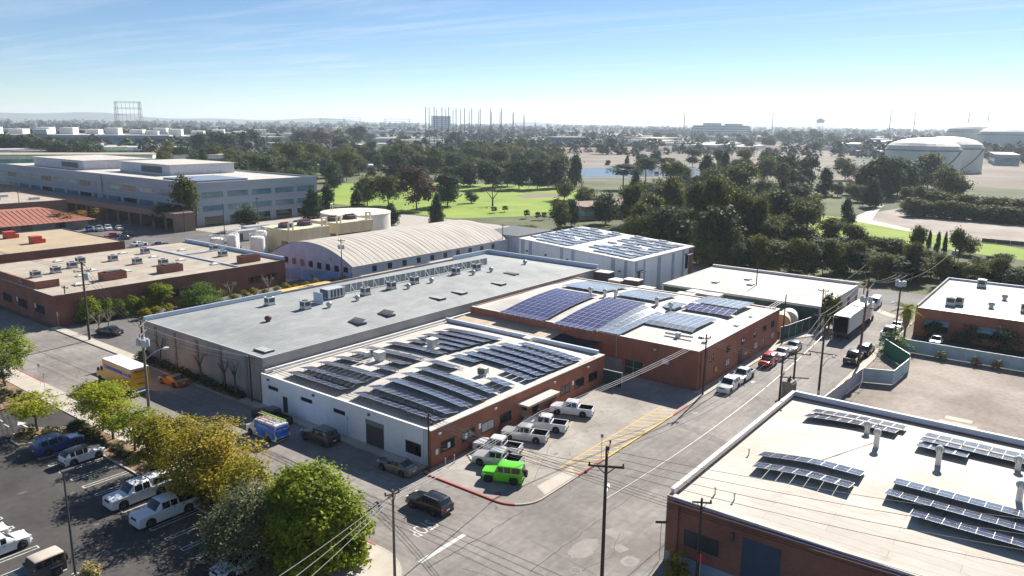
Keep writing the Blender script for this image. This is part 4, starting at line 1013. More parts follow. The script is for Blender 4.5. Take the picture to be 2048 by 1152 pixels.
# vents on the cream roof: tall white stacks with round heads
for i, (x, y, nk) in enumerate([(78.0,15.6,0.7),(74.6,14.0,1.35),(73.9,8.7,1.35),(77.6,3.0,0.8),(70.3,2.3,1.3)]):
    turbine_vent(x, y, roofL(x,y), ['short white vent between the back solar rows of the cream roof','tall white vent beside a taped seam on the cream roof','tall white vent in front of the short four-panel solar row','short white vent by the long back solar rows of the cream roof','tall white vent above the long solar rows near the blue fascia'][i], None, TRIM_W, nk*0.9, 0.35)
for i, (x, y) in enumerate([(57.5,20.9),(57.6,22.6),(67.0,23.3)]):
    t = thing('pipe_vent', 'thin upright pipe vent on the cream arched roof', 'pipe vent', (x, y, roofL(x,y)-0.05), 0, 'pipe vents on the cream roof')
    MB().tube((0,0,0),(0,0,0.55),0.06,n=8).build('pipe', METAL, t); MB().lathe([(0.1,0.551),(0.1,0.62),(0.0,0.68)],8).build('cap', METAL, t)
tag(MB().path([(76.3,14.2,roofL(76,14)+0.03),(70.2,16.3,roofL(70,16)+0.03),(67.2,17.6,roofL(67,17.6)+0.03)],0.035,5).build('conduit', METAL_D), 'thin dark conduit running down the cream roof', 'conduit')
# far right roof and concrete roof
for i, (x, y, k) in enumerate([(154.6,19.6,1),(155.9,18.6,1),(156.8,13.6,0),(157.5,8.5,1),(166.0,12.5,0),(177,17.5,1)]):
    if k: ac_unit(x, y, RZ-0.06, ['pale roof cooler paired with another on the mottled roof','second roof cooler of the pair on the mottled roof','','lone pale roof cooler on the mottled roof','','white roof cooler at the back parapet of the mottled roof'][i], None, 1.5, 1.5, 1.5, TRIM_W)
    else: turbine_vent(x, y, RZ-0.06, ['','','round vent between the coolers of the mottled roof','','round vent on the back half of the mottled roof'][i], None, METAL, 0.45, 0.5)
# plant on the brick factory roof
for i, (x, y) in enumerate([(112.4,66.2),(113.2,64.6),(112.2,69.0),(113.0,56.6),(113.6,54.4)]):
    turbine_vent(x, y, roofB(x,y)+0.0, 'white round vent between the solar decks on the factory roof', 'vents between the factory solar decks', TRIM_W, 0.75, 0.4)
for i, (x, y) in enumerate([(102.5,44.0),(100.5,42.6),(112.5,42.7),(119.5,43.0)]):
    tag(MB().box(x-0.4,x+0.4,y-0.3,y+0.3,roofB(x,y)-0.05,roofB(x,y)+0.22).box(x-0.3,x+0.3,y-0.2,y+0.2,roofB(x,y)+0.221,roofB(x,y)+0.3).build('small_roof_vent', METAL), 'small grey roof cap on the street side of the factory roof', 'roof vent', 'roof caps on the factory')
t = thing('roof_duct', 'grey pipe duct with a box in the middle by the factory corner', 'duct', (100.3,46.6,roofB(100.3,46.6)))
MB().tube((0,2.0,0.35),(0,0.3,0.35),0.16,n=10).build('pipe', METAL, t); MB().tube((0,-0.3,0.35),(0.3,-2.2,0.35),0.16,n=10).build('pipe', METAL, t); MB().box(-0.35,0.35,-0.3,0.3,-0.02,0.75).build('box', METAL, t)
# ------------------------------------------------------------------ vehicles
TYRE = mat('tyre', (0.012,0.012,0.013), 0.9)
RIM = mat('rim', (0.30,0.31,0.32), 0.35, metal=0.7)
RIM_D = mat('dark_rim', (0.03,0.03,0.032), 0.4, metal=0.5)
CGLASS = mat('car_glass', (0.010,0.012,0.016), 0.05, (0.014,0.016,0.02), 2, spec=0.8)
LAMP = mat('headlamp', (0.65,0.67,0.70), 0.1)
TAIL = mat('tail_lamp', (0.38,0.012,0.012), 0.25)
TRIMB = mat('black_plastic', (0.018,0.018,0.02), 0.6)
BEDL = mat('bed_liner', (0.014,0.014,0.016), 0.8)
PLATE = mat('number_plate', (0.65,0.65,0.62), 0.6)
def paint(name, c, metal=0.0, rough=0.28):
    return mat('paint_'+name, c, rough, [min(1, v*1.06) for v in c], 0.7, metal=metal, coat=0.6, coord='obj')
P_WHITE = paint('white', (0.66,0.67,0.69)); P_SILVER = paint('silver', (0.50,0.51,0.52), 0.25); P_BLACK = paint('black', (0.010,0.011,0.013))
P_BLUE = paint('blue', (0.018,0.065,0.22)); P_DARK = paint('charcoal', (0.045,0.048,0.050)); P_TAUPE = paint('taupe', (0.20,0.19,0.175), 0.2)
P_GREEN = paint('lime', (0.13,0.60,0.012)); P_RED = paint('red', (0.50,0.020,0.018)); P_ORANGE = paint('orange', (0.36,0.14,0.025))
P_YELLOW = paint('truck_yellow', (0.80,0.38,0.012), 0, 0.4); P_TAN = paint('tan', (0.52,0.45,0.37), 0, 0.6); P_NAVY = paint('navy', (0.012,0.022,0.055))
P_GREY = paint('grey', (0.22,0.23,0.24), 0.2); P_CREAM = paint('cream', (0.60,0.56,0.47))
WHL = {}
def wheel_mesh(r, wd):
    k = (round(r,2), round(wd,2))
    if k not in WHL:
        a = MB().lathe([(r*0.62,-wd/2),(r*0.93,-wd/2),(r,-wd/2+0.05),(r,wd/2-0.05),(r*0.93,wd/2),(r*0.62,wd/2)],20,(0,0,0),'y').mesh('tyre'); a.materials.append(TYRE)
        b = MB()
        b.lathe([(0.001,-wd/2+0.03),(r*0.2,-wd/2+0.005),(r*0.2,-wd/2+0.05),(r*0.6,-wd/2+0.07),(r*0.64,-wd/2-0.004),(r*0.64,wd/2+0.004),(r*0.6,wd/2-0.07),(r*0.2,wd/2-0.05),(r*0.2,wd/2-0.005),(0.001,wd/2-0.03)],20,(0,0,0),'y')
        for s in (-1,1):
            for q_ in range(5):
                t = 2*PI*q_/5; y = s*(wd/2-0.03)
                b.tube((r*0.15*math.cos(t),y,r*0.15*math.sin(t)),(r*0.6*math.cos(t),y,r*0.6*math.sin(t)),0.045,0.03,5)
        b = b.mesh('rim'); b.materials.append(RIM)
        WHL[k] = (a, b)
    return WHL[k]
def section(zl, zm, zb, zt, wl, wb, wt, g0=0.10, g1=0.86, edge=0.06):
    """half cross-section, roof centre to sill: 8 points"""
    gb = (wb+(wt-wb)*g0, zb+(zt-zb)*g0); gt = (wb+(wt-wb)*g1, zb+(zt-zb)*g1)
    return [(0,zt+0.02),(wt-0.14,zt),(wt-0.03,zt-0.03*min(1,(zt-zb)*4)),gt,gb,(wb,zb),(wl,zm),(wl*0.95,zl)]
def loft(stations):
    """stations: (x, section); returns verts, and faces keyed (span, ring position) over the full ring"""
    vs = []; n = None
    for x, sec in stations:
        ring = [(x, y, z) for y, z in sec] + [(x, -y, z) for y, z in sec[::-1][:-1]]
        n = len(ring); vs += ring
    fs = {}
    for i in range(len(stations)-1):
        for k in range(n-1):
            fs[(i, k)] = (i*n+k, i*n+k+1, (i+1)*n+k+1, (i+1)*n+k)
        fs[(i, n-1)] = (i*n+n-1, i*n, (i+1)*n, (i+1)*n+n-1)
    caps = [tuple(range(n)), tuple(range((len(stations)-1)*n, len(stations)*n))[::-1]]
    return vs, fs, caps, n
# side layouts: x from front (+) to back (-), fractions of length; z in m
def vehicle(name, label, cat, kind, L_, W_, H_, m, loc, rot, group=None, wheel=0.36, roofm=None, detail=True, rim=None, extra=None, zlift=0.0):
    t = thing(name, label, cat, (loc[0], loc[1], loc[2] if len(loc) > 2 else 0.013), rot, group)
    hw = W_/2; zl = 0.22+zlift; zm = 0.55+zlift
    def S_(x, zb, zt, k=1.0, wt=None, ztop=None):
        wb = hw*k
        return (x, section(zl, zm, zb, zt, hw*k, wb*0.985, (wt if wt else 0.80)*hw*k))
    h2 = L_/2
    glassspan = set(); screen = set()
    if kind in ('suv', 'sedan', 'hatch'):
        zb = H_*(0.60 if kind != 'sedan' else 0.63); hood = zb+0.04
        if kind == 'suv': xs = dict(n=h2, h0=h2-0.35, cowl=h2*0.42, ro0=h2*0.10, b=-h2*0.10, c=-h2*0.50, d=-h2*0.80, end=-h2*0.93)
        elif kind == 'hatch': xs = dict(n=h2, h0=h2-0.3, cowl=h2*0.46, ro0=h2*0.14, b=-h2*0.08, c=-h2*0.46, d=-h2*0.72, end=-h2*0.94)
        else: xs = dict(n=h2, h0=h2-0.35, cowl=h2*0.40, ro0=h2*0.05, b=-h2*0.10, c=-h2*0.40, d=-h2*0.42, end=-h2*0.70)
        st = [S_(xs['n'], zb*0.74, zb*0.76, 0.78), S_(xs['n']-0.08, zb*0.84, zb*0.88, 0.88), S_(xs['h0'], zb*0.93, zb*0.97, 0.97), S_(xs['cowl']+0.02, zb, zb+0.05, 1.0),
              S_(xs['cowl']-0.02, zb, zb+0.07, 1.0), S_(xs['ro0'], zb+0.02, H_-0.03, 1.0), S_(xs['ro0']-0.06, zb+0.02, H_-0.01, 1.0),
              S_(xs['b'], zb+0.02, H_, 1.0), S_(xs['b']-0.08, zb+0.02, H_, 1.0), S_(xs['c'], zb+0.03, H_-0.02, 1.0), S_(xs['c']-0.09, zb+0.03, H_-0.03, 1.0)]
        if kind == 'sedan':
            st += [S_(xs['end'], zb+0.03, zb+0.10, 0.99), S_(xs['end']-0.05, zb+0.03, zb+0.09, 0.99), S_(-h2+0.12, zb*0.98, zb+0.04, 0.94), S_(-h2, zb*0.72, zb*0.78, 0.84)]
            glassspan = {5, 6, 8}; glassspan = {6, 8}; screen = {4, 10}; side = {4, 6, 8}
        else:
            st += [S_(xs['d'], zb+0.05, H_-0.07, 0.99), S_(xs['d']-0.06, zb+0.05, H_-0.09, 0.99), S_(xs['end'], zb+0.03, zb+0.12, 0.97), S_(-h2+0.05, zb*0.96, zb+0.02, 0.95), S_(-h2, zb*0.62, zb*0.68, 0.88)]
            screen = {4, 12}; side = {6, 8, 10}
    elif kind == 'pickup':
        zb = H_*0.60; zr = zb+0.03
        c0, c1, cb = h2*0.46, h2*0.26, -h2*0.30
        st = [S_(h2, zb*0.70, zb*0.74, 0.86), S_(h2-0.06, zb*0.90, zb*0.94, 0.93), S_(h2-0.4, zb*0.96, zb*1.0, 0.98), S_(c0+0.02, zb, zb+0.05, 1.0), S_(c0-0.02, zb, zb+0.07, 1.0),
              S_(c1, zb+0.02, H_-0.04), S_(c1-0.06, zb+0.02, H_-0.02), S_(-h2*0.01, zb+0.02, H_), S_(-h2*0.01-0.08, zb+0.02, H_), S_(cb+0.14, zb+0.02, H_-0.02), S_(cb+0.06, zb+0.02, H_-0.04), S_(cb, zb+0.02, H_*0.86)]
        def bed(x, zf): return (x, [(0,zf),(hw*0.82,zf),(hw*0.84,zr),(hw*0.96,zr),(hw*0.985,zr-0.03),(hw*0.985,zb-0.05),(hw,zm),(hw*0.95,zl)])
        st += [bed(cb-0.03, zr-0.01), bed(cb-0.12, zr-0.01), bed(cb-0.13, zb-0.5), bed(-h2+0.12, zb-0.5), bed(-h2+0.11, zr-0.01), bed(-h2+0.01, zr-0.01), S_(-h2, zb*0.6, zb*0.97, 0.96)]
        screen = {4, 11}; side = {6, 8}
    elif kind == 'jeep':
        zb = H_*0.60
        st = [S_(h2, zb*0.70, zb*0.88, 0.72), S_(h2-0.05, zb*0.93, zb*0.95, 0.76), S_(h2*0.40, zb*0.99, zb+0.03, 0.9, 0.9), S_(h2*0.38, zb*0.99, zb+0.05, 0.92), S_(h2*0.26, zb, H_-0.06, 0.94, 0.93), S_(h2*0.22, zb, H_-0.01, 0.94, 0.93),
              S_(-h2*0.03, zb, H_, 0.94, 0.93), S_(-h2*0.03-0.1, zb, H_, 0.94, 0.93), S_(-h2*0.36, zb, H_, 0.94, 0.93), S_(-h2*0.36-0.1, zb, H_, 0.94, 0.93), S_(-h2*0.80, zb, H_-0.01, 0.94, 0.93), S_(-h2*0.87, zb, H_-0.04, 0.94, 0.92), S_(-h2*0.92, zb, zb+0.06, 0.93)]
        screen = {3, 11}; side = {5, 7, 9}
    elif kind == 'van':
        zb = H_*0.55
        st = [S_(h2, zb*0.62, zb*0.7, 0.82), S_(h2-0.08, zb*0.82, zb*0.87, 0.9), S_(h2-0.75, zb*0.97, zb+0.05, 0.98), S_(h2-0.8, zb, zb+0.07, 0.98), S_(h2*0.42, zb, H_-0.06, 0.99, 0.84), S_(h2*0.38, zb, H_-0.02, 1, 0.84), S_(h2*0.10, zb, H_, 1, 0.84), S_(h2*0.08, zb, H_, 1, 0.84), S_(-h2+0.15, zb, H_, 1, 0.84), S_(-h2+0.02, zb, H_-0.05, 0.99, 0.84), S_(-h2, zb*0.5, zb*1.7, 0.97, 0.86)]
        screen = {3}; side = {5}
    vs, fs, caps, n = loft(st)
    def pick(keys):
        mb = MB(); used = {}
        for k in keys:
            f = fs[k]; 
            for i in f:
                if i not in used: used[i] = len(used); mb.v.append(vs[i])
            mb.f.append(tuple(used[i] for i in f)); mb.m.append(0)
        return mb
    gl = set()
    for s_ in screen:
        for k in (0, 1, n-2, n-1): 
            if k in (0, n-2+1-1, n-1): pass
        gl |= {(s_, 0), (s_, n-1)}
        gl |= {(s_, 1), (s_, n-2)} if kind not in ('van',) else set()
    sg = {(s_, 3) for s_ in side} | {(s_, n-4) for s_ in side}
    liner = set()
    if kind == 'pickup': liner = {(i, k) for i in (13, 14, 15) for k in (0, 1, n-2, n-1)}
    roofk = set()
    if roofm:
        r0 = {'jeep':4}.get(kind, 5); r1 = {'jeep':11, 'pickup':11}.get(kind, 12)
        roofk = {(i, k) for i in range(r0, r1) for k in (0, 1, 2, n-3, n-2, n-1) if (i, k) not in gl}
    body = [k for k in fs if k not in gl and k not in sg and k not in liner and k not in roofk]
    bm = pick(body)
    o_ = len(bm.v)
    for cp in caps: bm.add([vs[i] for i in cp], [tuple(range(len(cp)))])
    bo = bm.build('body', m, t, True)
    pick(sorted(gl)).build('windscreens', CGLASS, t, True)
    sgl = sorted(sg)
    for half in (3, n-4): pick([k for k in sgl if k[1] == half]).build('side_windows', CGLASS, t)
    if liner: pick(sorted(liner)).build('cargo_bed', BEDL, t)
    if roofk: pick(sorted(roofk)).build('roof', roofm, t, True)
    r = wheel; wd = 0.24
    ax = {'suv':(0.60,0.58),'hatch':(0.62,0.60),'sedan':(0.62,0.58),'pickup':(0.64,0.58),'jeep':(0.66,0.52),'van':(0.66,0.56)}[kind]
    ta, ri = wheel_mesh(r, wd)
    for sx, fx in ((1, ax[0]), (-1, ax[1])):
        for sy in (-1, 1):
            x = sx*fx*h2; y = sy*(hw-0.11)
            arch = MB().lathe([(0.001,0),(r+0.08,0),(r+0.08,0.03),(0.001,0.03)],18,(x, sy*(hw+0.006)-(0.03 if sy > 0 else 0.0), r+0.03),'y')
            arch.build('wheel_arch', TRIMB, t)
            tw = mo('wheel', ta, None, t, 'all', (x, y+sy*0.05, r)); rm_ = mo('rim', ri, None, tw, 'all')
            if rim: rm_.material_slots[0].link = 'OBJECT'; rm_.material_slots[0].material = rim
    zb = st[3][1][5][1]
    fz = zb*0.80
    k_ = 0.70 if kind != 'jeep' else 0.55
    for sy in (-1, 1):
        MB().box(h2-0.16, h2-0.035, sy*hw*k_-0.17, sy*hw*k_+0.17, fz-0.02, fz+0.12).build('headlight', LAMP, t)
        MB().box(-h2-0.012+(0.2 if kind == 'jeep' else 0), -h2+0.10+(0.2 if kind == 'jeep' else 0), sy*hw*0.84-0.09, sy*hw*0.84+0.09, zb*0.78, zb*0.98).build('tail_light', TAIL, t)
        if detail: MB().box(h2*0.30, h2*0.30+0.14, sy*(hw+0.02)-0.02, sy*(hw+0.02)+0.16*sy if sy > 0 else sy*(hw+0.02)+0.02, zb+0.04, zb+0.2).build('mirror', m, t) if sy > 0 else MB().box(h2*0.30, h2*0.30+0.14, -hw-0.18, -hw+0.0, zb+0.04, zb+0.2).build('mirror', m, t)
    MB().box(h2-0.10, h2+0.03, -hw*0.86, hw*0.86, 0.30+zlift, 0.52+zlift).build('bumper', TRIMB if kind in ('jeep',) else m, t)
    MB().box(h2-0.05, h2+0.015, -hw*0.42, hw*0.42, fz-0.10, fz+0.10).build('grille', TRIMB, t)
    MB().box(-h2-0.05+(0.2 if kind == 'jeep' else 0), -h2+0.10+(0.2 if kind == 'jeep' else 0), -hw*0.88, hw*0.88, 0.32+zlift, 0.52+zlift).build('bumper', TRIMB if kind != 'sedan' else m, t)
    if detail: MB().box(-h2-0.06, -h2-0.045, -0.22, 0.22, 0.56+zlift, 0.70+zlift).build('number_plate', PLATE, t) if kind != 'jeep' else None
    if kind in ('suv',) and detail:
        for sy in (-1, 1): MB().tube((h2*0.05, sy*hw*0.68, H_+0.03), (-h2*0.72, sy*hw*0.68, H_-0.0), 0.025, n=6).build('roof_rail', METAL, t)
    if kind == 'jeep':
        tw = mo('spare_wheel', wheel_mesh(0.40, 0.26)[0], None, t, 'all', (-h2*0.92-0.2, 0.05, 1.02+zlift)); tw.rotation_euler = (0, 0, PI/2)
        for sx, fx in ((1, ax[0]), (-1, ax[1])):
            for sy in (-1, 1): MB().box(sx*fx*h2-0.5, sx*fx*h2+0.5, sy*hw*0.9-0.14, sy*hw*0.9+0.14, r*2+0.02, r*2+0.10).build('fender', m, t)
    if kind != 'jeep':
        for sy in (-1, 1):
            for x in (h2*0.02, -h2*0.30 if kind != 'pickup' else -h2*0.14):
                MB().box(x-0.09, x+0.09, sy*hw*0.99-0.02, sy*hw*0.99+0.03, zb-0.12, zb-0.09).build('door_handle', TRIMB, t)
    return t
def V(*a, **k): return vehicle(*a, **k)
YZ = 0.125
# car park
V('parked_car','dark blue three-row SUV nosed up to the planted strip','SUV','suv',5.0,1.95,1.75,P_BLUE,(32.6,88.4,0.011),R(2))
V('parked_car','small white crossover with a black roof in the car park','crossover','hatch',4.25,1.8,1.58,P_WHITE,(33.0,83.4,0.011),R(2),roofm=P_BLACK)
f1 = V('pickup_truck','white pickup with a white canopy over its bed','pickup','pickup',5.9,2.05,1.95,P_WHITE,(32.4,70.2,0.011),R(180),wheel=0.41)
cp = MB().add([(-2.9,-0.93,1.2),(-0.95,-0.93,1.2),(-0.95,0.93,1.2),(-2.9,0.93,1.2),(-2.82,-0.74,1.92),(-0.95,-0.74,1.95),(-0.95,0.74,1.95),(-2.82,0.74,1.92)],[(4,5,6,7),(0,1,5,4),(1,2,6,5),(2,3,7,6),(3,0,4,7)]).build('canopy', P_WHITE, f1)
for sy in (-1,1): MB().add([(-2.6,sy*0.925,1.36),(-1.15,sy*0.925,1.36),(-1.15,sy*0.80,1.80),(-2.5,sy*0.80,1.78)],[(0,1,2,3)]).build('canopy_window', CGLASS, f1)
V('pickup_truck','white pickup with an open black bed in the car park','pickup','pickup',5.9,2.05,1.95,P_WHITE,(32.3,65.0,0.011),R(180),wheel=0.41)
V('parked_car','white hatchback with silver wheels beside the double bay line','car','hatch',4.5,1.85,1.62,P_WHITE,(20.4,69.9,0.011),R(2))
V('parked_car','white car next to the white hatchback, only its nose clear','car','sedan',4.7,1.85,1.48,P_WHITE,(19.7,72.8,0.011),R(2))
V('off_road_car','old off-road car with a tan hard top by the tufted grass','off-road car','jeep',3.9,1.75,1.85,P_DARK,(20.9,63.4,0.011),R(182),roofm=P_TAN,wheel=0.38)
V('parked_car','white car under the olive green tree at the car park end','car','sedan',4.6,1.82,1.45,P_WHITE,(31.6,52.0,0.011),R(180))
# main street
V('parked_car','dark grey SUV in the shade of the white wall','SUV','suv',4.9,1.95,1.78,P_DARK,(52.3,67.8),R(92))
V('pickup_truck','dark pickup with a bed cover parked behind the blue van','pickup','pickup',5.6,1.98,1.85,P_BLACK,(52.2,76.8),R(91),wheel=0.39)
V('parked_car','grey-brown sedan at the shaded end of the white wall','sedan','sedan',4.6,1.8,1.45,P_TAUPE,(52.4,55.2),R(92))
V('moving_car','black SUV waiting at the stop line','SUV','suv',4.65,1.9,1.64,P_BLACK,(48.6,47.0),R(92))
V('moving_car','orange sports sedan driving past the grey warehouse','car','sedan',4.7,1.88,1.40,P_ORANGE,(52.0,99.0),R(94))
V('parked_car','black sedan parked in the yard by the tall pole','sedan','sedan',4.8,1.84,1.45,P_BLACK,(58.4,131.2,0.01),R(105))
# front yard, angled bays
V('off_road_car','lime green off-road car with a spare wheel on the back','off-road car','jeep',4.5,1.88,1.88,P_GREEN,(57.6,45.0,YZ),R(114),wheel=0.42,rim=RIM_D)
for i, (x, y, a, m, lb) in enumerate([(60.0,47.8,108,P_SILVER,'silver crew-cab pickup beside the lime green off-road car'),(62.6,49.9,108,P_WHITE,'white pickup nearly hidden behind the silver one next to the lime green car'),
        (67.3,49.6,110,P_SILVER,'silver pickup paired with a white one by the entrance canopy'),(71.3,49.6,110,P_WHITE,'white pickup just beyond the entrance canopy'),(77.5,49.8,110,P_WHITE,'white pickup standing alone nearest the green gate')]):
    V('pickup_truck', lb, 'pickup', 'pickup', 5.4, 1.9, 1.8, m, (x,y,YZ), R(a), wheel=0.38)
# side street
V('parked_car','white crossover at the head of the row along the factory','crossover','suv',4.8,1.9,1.7,P_WHITE,(99.2,38.1),R(181))
V('pickup_truck','white pickup parked behind the white crossover along the factory','pickup','pickup',5.2,1.85,1.78,P_WHITE,(104.7,38.2),R(181),wheel=0.38)
V('parked_car','bright red off-road car in the row along the factory','off-road car','jeep',4.2,1.85,1.85,P_RED,(113.7,37.7),R(181),wheel=0.4)
V('parked_car','white sedan with a sunshade behind the red car','sedan','sedan',4.7,1.82,1.46,P_WHITE,(119.4,37.6),R(181))
V('parked_car','grey sedan at the end of the row along the factory','sedan','sedan',4.8,1.85,1.45,P_GREY,(124.4,37.4),R(181))
V('pickup_truck','black pickup under the leaning brown pole','pickup','pickup',5.4,1.95,1.85,P_BLACK,(124.3,28.0),R(1),wheel=0.39)
V('parked_car','dark SUV in front of the black pickup','SUV','suv',4.9,1.95,1.78,P_NAVY,(130.4,27.7),R(1))
V('pickup_truck','white pickup by the shaggy palm','pickup','pickup',5.5,1.95,1.85,P_WHITE,(144.2,27.1),R(1),wheel=0.39)
V('parked_car','pale blue car ahead of the white pickup by the palm','car','sedan',4.6,1.82,1.48,P_SILVER,(150.5,27.0),R(1))
V('parked_car','cream compact car in the shade before the teal sunshades','car','hatch',4.2,1.78,1.55,P_CREAM,(143.6,19.6,0.011),R(180))
V('delivery_van','white van coming round the far end of the side street','van','van',5.6,2.0,2.1,P_WHITE,(166.6,34.6,0.02),R(184))
V('parked_car','dark blue car beside the far kerb past the concrete building','car','suv',4.7,1.85,1.68,P_NAVY,(178.5,59.0,0.02),R(90))
# yards behind
for i, (x, y, a, m, k, lb) in enumerate([(111.5,150.5,200,P_GREY,'sedan','grey sedan beside the blue wall of the arched shed'),(112.8,145.3,215,P_WHITE,'sedan','white sedan beside the blue wall of the arched shed'),
        (112.6,259.3,255,P_BLUE,'suv','blue SUV in the row before the red tiled roof'),(115.2,258.6,255,P_SILVER,'pickup','silver pickup in the row before the red tiled roof'),(117.9,258.2,255,P_WHITE,'suv','white SUV in the row before the red tiled roof'),(120.6,256.2,255,P_CREAM,'sedan','beige car in the row before the red tiled roof'),
        (111.0,241.0,190,P_RED,'sedan','red car on the small green before the brown arcade'),(114.0,238.5,190,P_BLACK,'suv','black SUV beside the red car'),(110.7,233.6,190,P_NAVY,'sedan','dark sedan nearest the sand roofed building'),
        (108.2,219.0,10,P_WHITE,'sedan','white sedan alone in the lane by the sand roofed building'),(111.6,213.4,10,P_NAVY,'sedan','navy sedan alone in the lane by the white vessels'),(113.6,272.5,250,P_WHITE,'suv','white SUV behind the low wall near the brown arcade'),
        (124.6,196.0,75,P_WHITE,'pickup','white pickup beside the cream cooling tower'),(122.0,200.0,75,P_SILVER,'sedan','silver car beside the white pickup at the works'),(120.6,192.0,75,P_WHITE,'van','white van at the works gate'),(150.0,224.0,100,P_BLACK,'suv','black SUV outside the office undercroft')]):
    V('parked_car', lb, {'suv':'SUV','pickup':'pickup','van':'van'}.get(k,'car'), k, 4.8 if k != 'pickup' else 5.5, 1.85, {'suv':1.75,'pickup':1.85,'van':2.1}.get(k,1.46), m, (x,y,0.015), R(a), detail=False)

# --- yellow rental box truck
PT = thing('box_truck', 'yellow rental box truck with white roof and blue side stripe', 'truck', (47.1,102.2,0.008), R(90))
bx0, bx1, bw, bz0, bz1 = -4.0, 4.0, 1.2, 1.0, 3.7
MB().box(bx0,bx1,-bw,bw,bz0,bz1).build('cargo_box', P_YELLOW, PT)
MB().box(bx0-0.02,bx1+0.02,-bw-0.02,bw+0.02,bz1+0.001,bz1+0.06).build('roof', TRIM_W, PT)
MB().box(bx0-0.03,bx1+0.03,-bw-0.03,bw+0.03,bz1-0.11,bz1-0.0).build('top_rail', TRIM_B, PT)
MB().box(bx0-0.03,bx1+0.03,-bw-0.03,bw+0.03,bz0-0.14,bz0+0.02).build('lower_rail', METAL, PT)
BLUE_S = mat('stripe_blue', (0.02,0.08,0.42), 0.5)
for sy in (-1, 1):
    y = sy*(bw+0.004)
    MB().box(bx0+0.05,bx1-0.45,min(y,y+sy*0.006),max(y,y+sy*0.006),2.55,3.05).build('side_stripe', BLUE_S, PT)
    MB().box(bx0+0.75,bx0+2.35,min(y+sy*0.006,y+sy*0.014),max(y+sy*0.006,y+sy*0.014),2.42,3.02).build('logo_plate', TRIM_W, PT)
    text('PENSKE', 0.42, mat('ink', (0.01,0.015,0.05), 0.7), PT, (bx0+1.55, y+sy*0.02, 2.72), R(90), PI if sy > 0 else 0, bold=0.012, shear=0.25)
    MB().box(bx1-1.1,bx1-0.55,min(y+sy*0.006,y+sy*0.012),max(y+sy*0.006,y+sy*0.012),2.86,2.93).box(bx1-1.2,bx1-0.55,min(y+sy*0.006,y+sy*0.012),max(y+sy*0.006,y+sy*0.012),2.66,2.73).build('small_print', TRIM_W, PT)
INK = MATS['ink']
text('PENSKE', 0.50, INK, PT, (bx0-0.012, 0, 3.22), R(90), -PI/2, bold=0.014, shear=0.25)
text('Truck Rental', 0.24, INK, PT, (bx0-0.012, 0, 2.86), R(90), -PI/2)
MB().box(bx0-0.012,bx0-0.001,-0.8,0.8,2.36,2.41).box(bx0-0.012,bx0-0.001,-0.5,0.5,1.62,1.68).box(bx0-0.012,bx0-0.001,-0.5,0.5,1.48,1.54).build('small_print', INK, PT)
MB().box(bx0-0.35,bx0-0.03,-1.1,1.1,0.5,0.64).build('rear_step', TRIM_B, PT); MB().box(bx0,bx1+2.4,-0.45,0.45,0.55,0.84).build('chassis', METAL_D, PT)
cb = MB()
prof = [(4.1,0.7),(4.1,2.55),(4.55,2.62),(5.05,2.5),(5.35,1.85),(6.25,1.62),(6.42,1.2),(6.42,0.7)]
n = len(prof); cb.add([(x,-1.05,z) for x,z in prof]+[(x,1.05,z) for x,z in prof], [tuple(range(n-1,-1,-1)),tuple(range(n,2*n))]+[(i,(i+1)%n,n+(i+1)%n,n+i) for i in range(n)])
cb.build('cab', P_YELLOW, PT)
MB().add([(5.07,-0.95,2.44),(5.36,-0.95,1.9),(5.36,0.95,1.9),(5.07,0.95,2.44)],[(0,1,2,3)]).build('windscreen', CGLASS, PT)
for sy in (-1, 1):
    MB().box(4.3,5.0,min(sy*1.045,sy*1.06),max(sy*1.045,sy*1.06),1.75,2.4).build('side_window', CGLASS, PT)
    MB().box(5.1,5.3,sy*1.3-0.12,sy*1.3+0.12,1.8,2.25).build('mirror', TRIMB, PT)
    MB().box(6.4,6.46,sy*0.8-0.16,sy*0.8+0.16,0.95,1.15).build('headlight', LAMP, PT)
    MB().box(bx0-0.04,bx0-0.001,sy*1.0-0.1,sy*1.0+0.1,0.86,0.98).build('tail_light', TAIL, PT)
ta, ri = wheel_mesh(0.48, 0.28)
for x in (5.5, -2.4):
    for sy in (-1, 1):
        tw = mo('wheel', ta, None, PT, 'all', (x, sy*0.98, 0.48)); mo('rim', ri, None, tw, 'all')

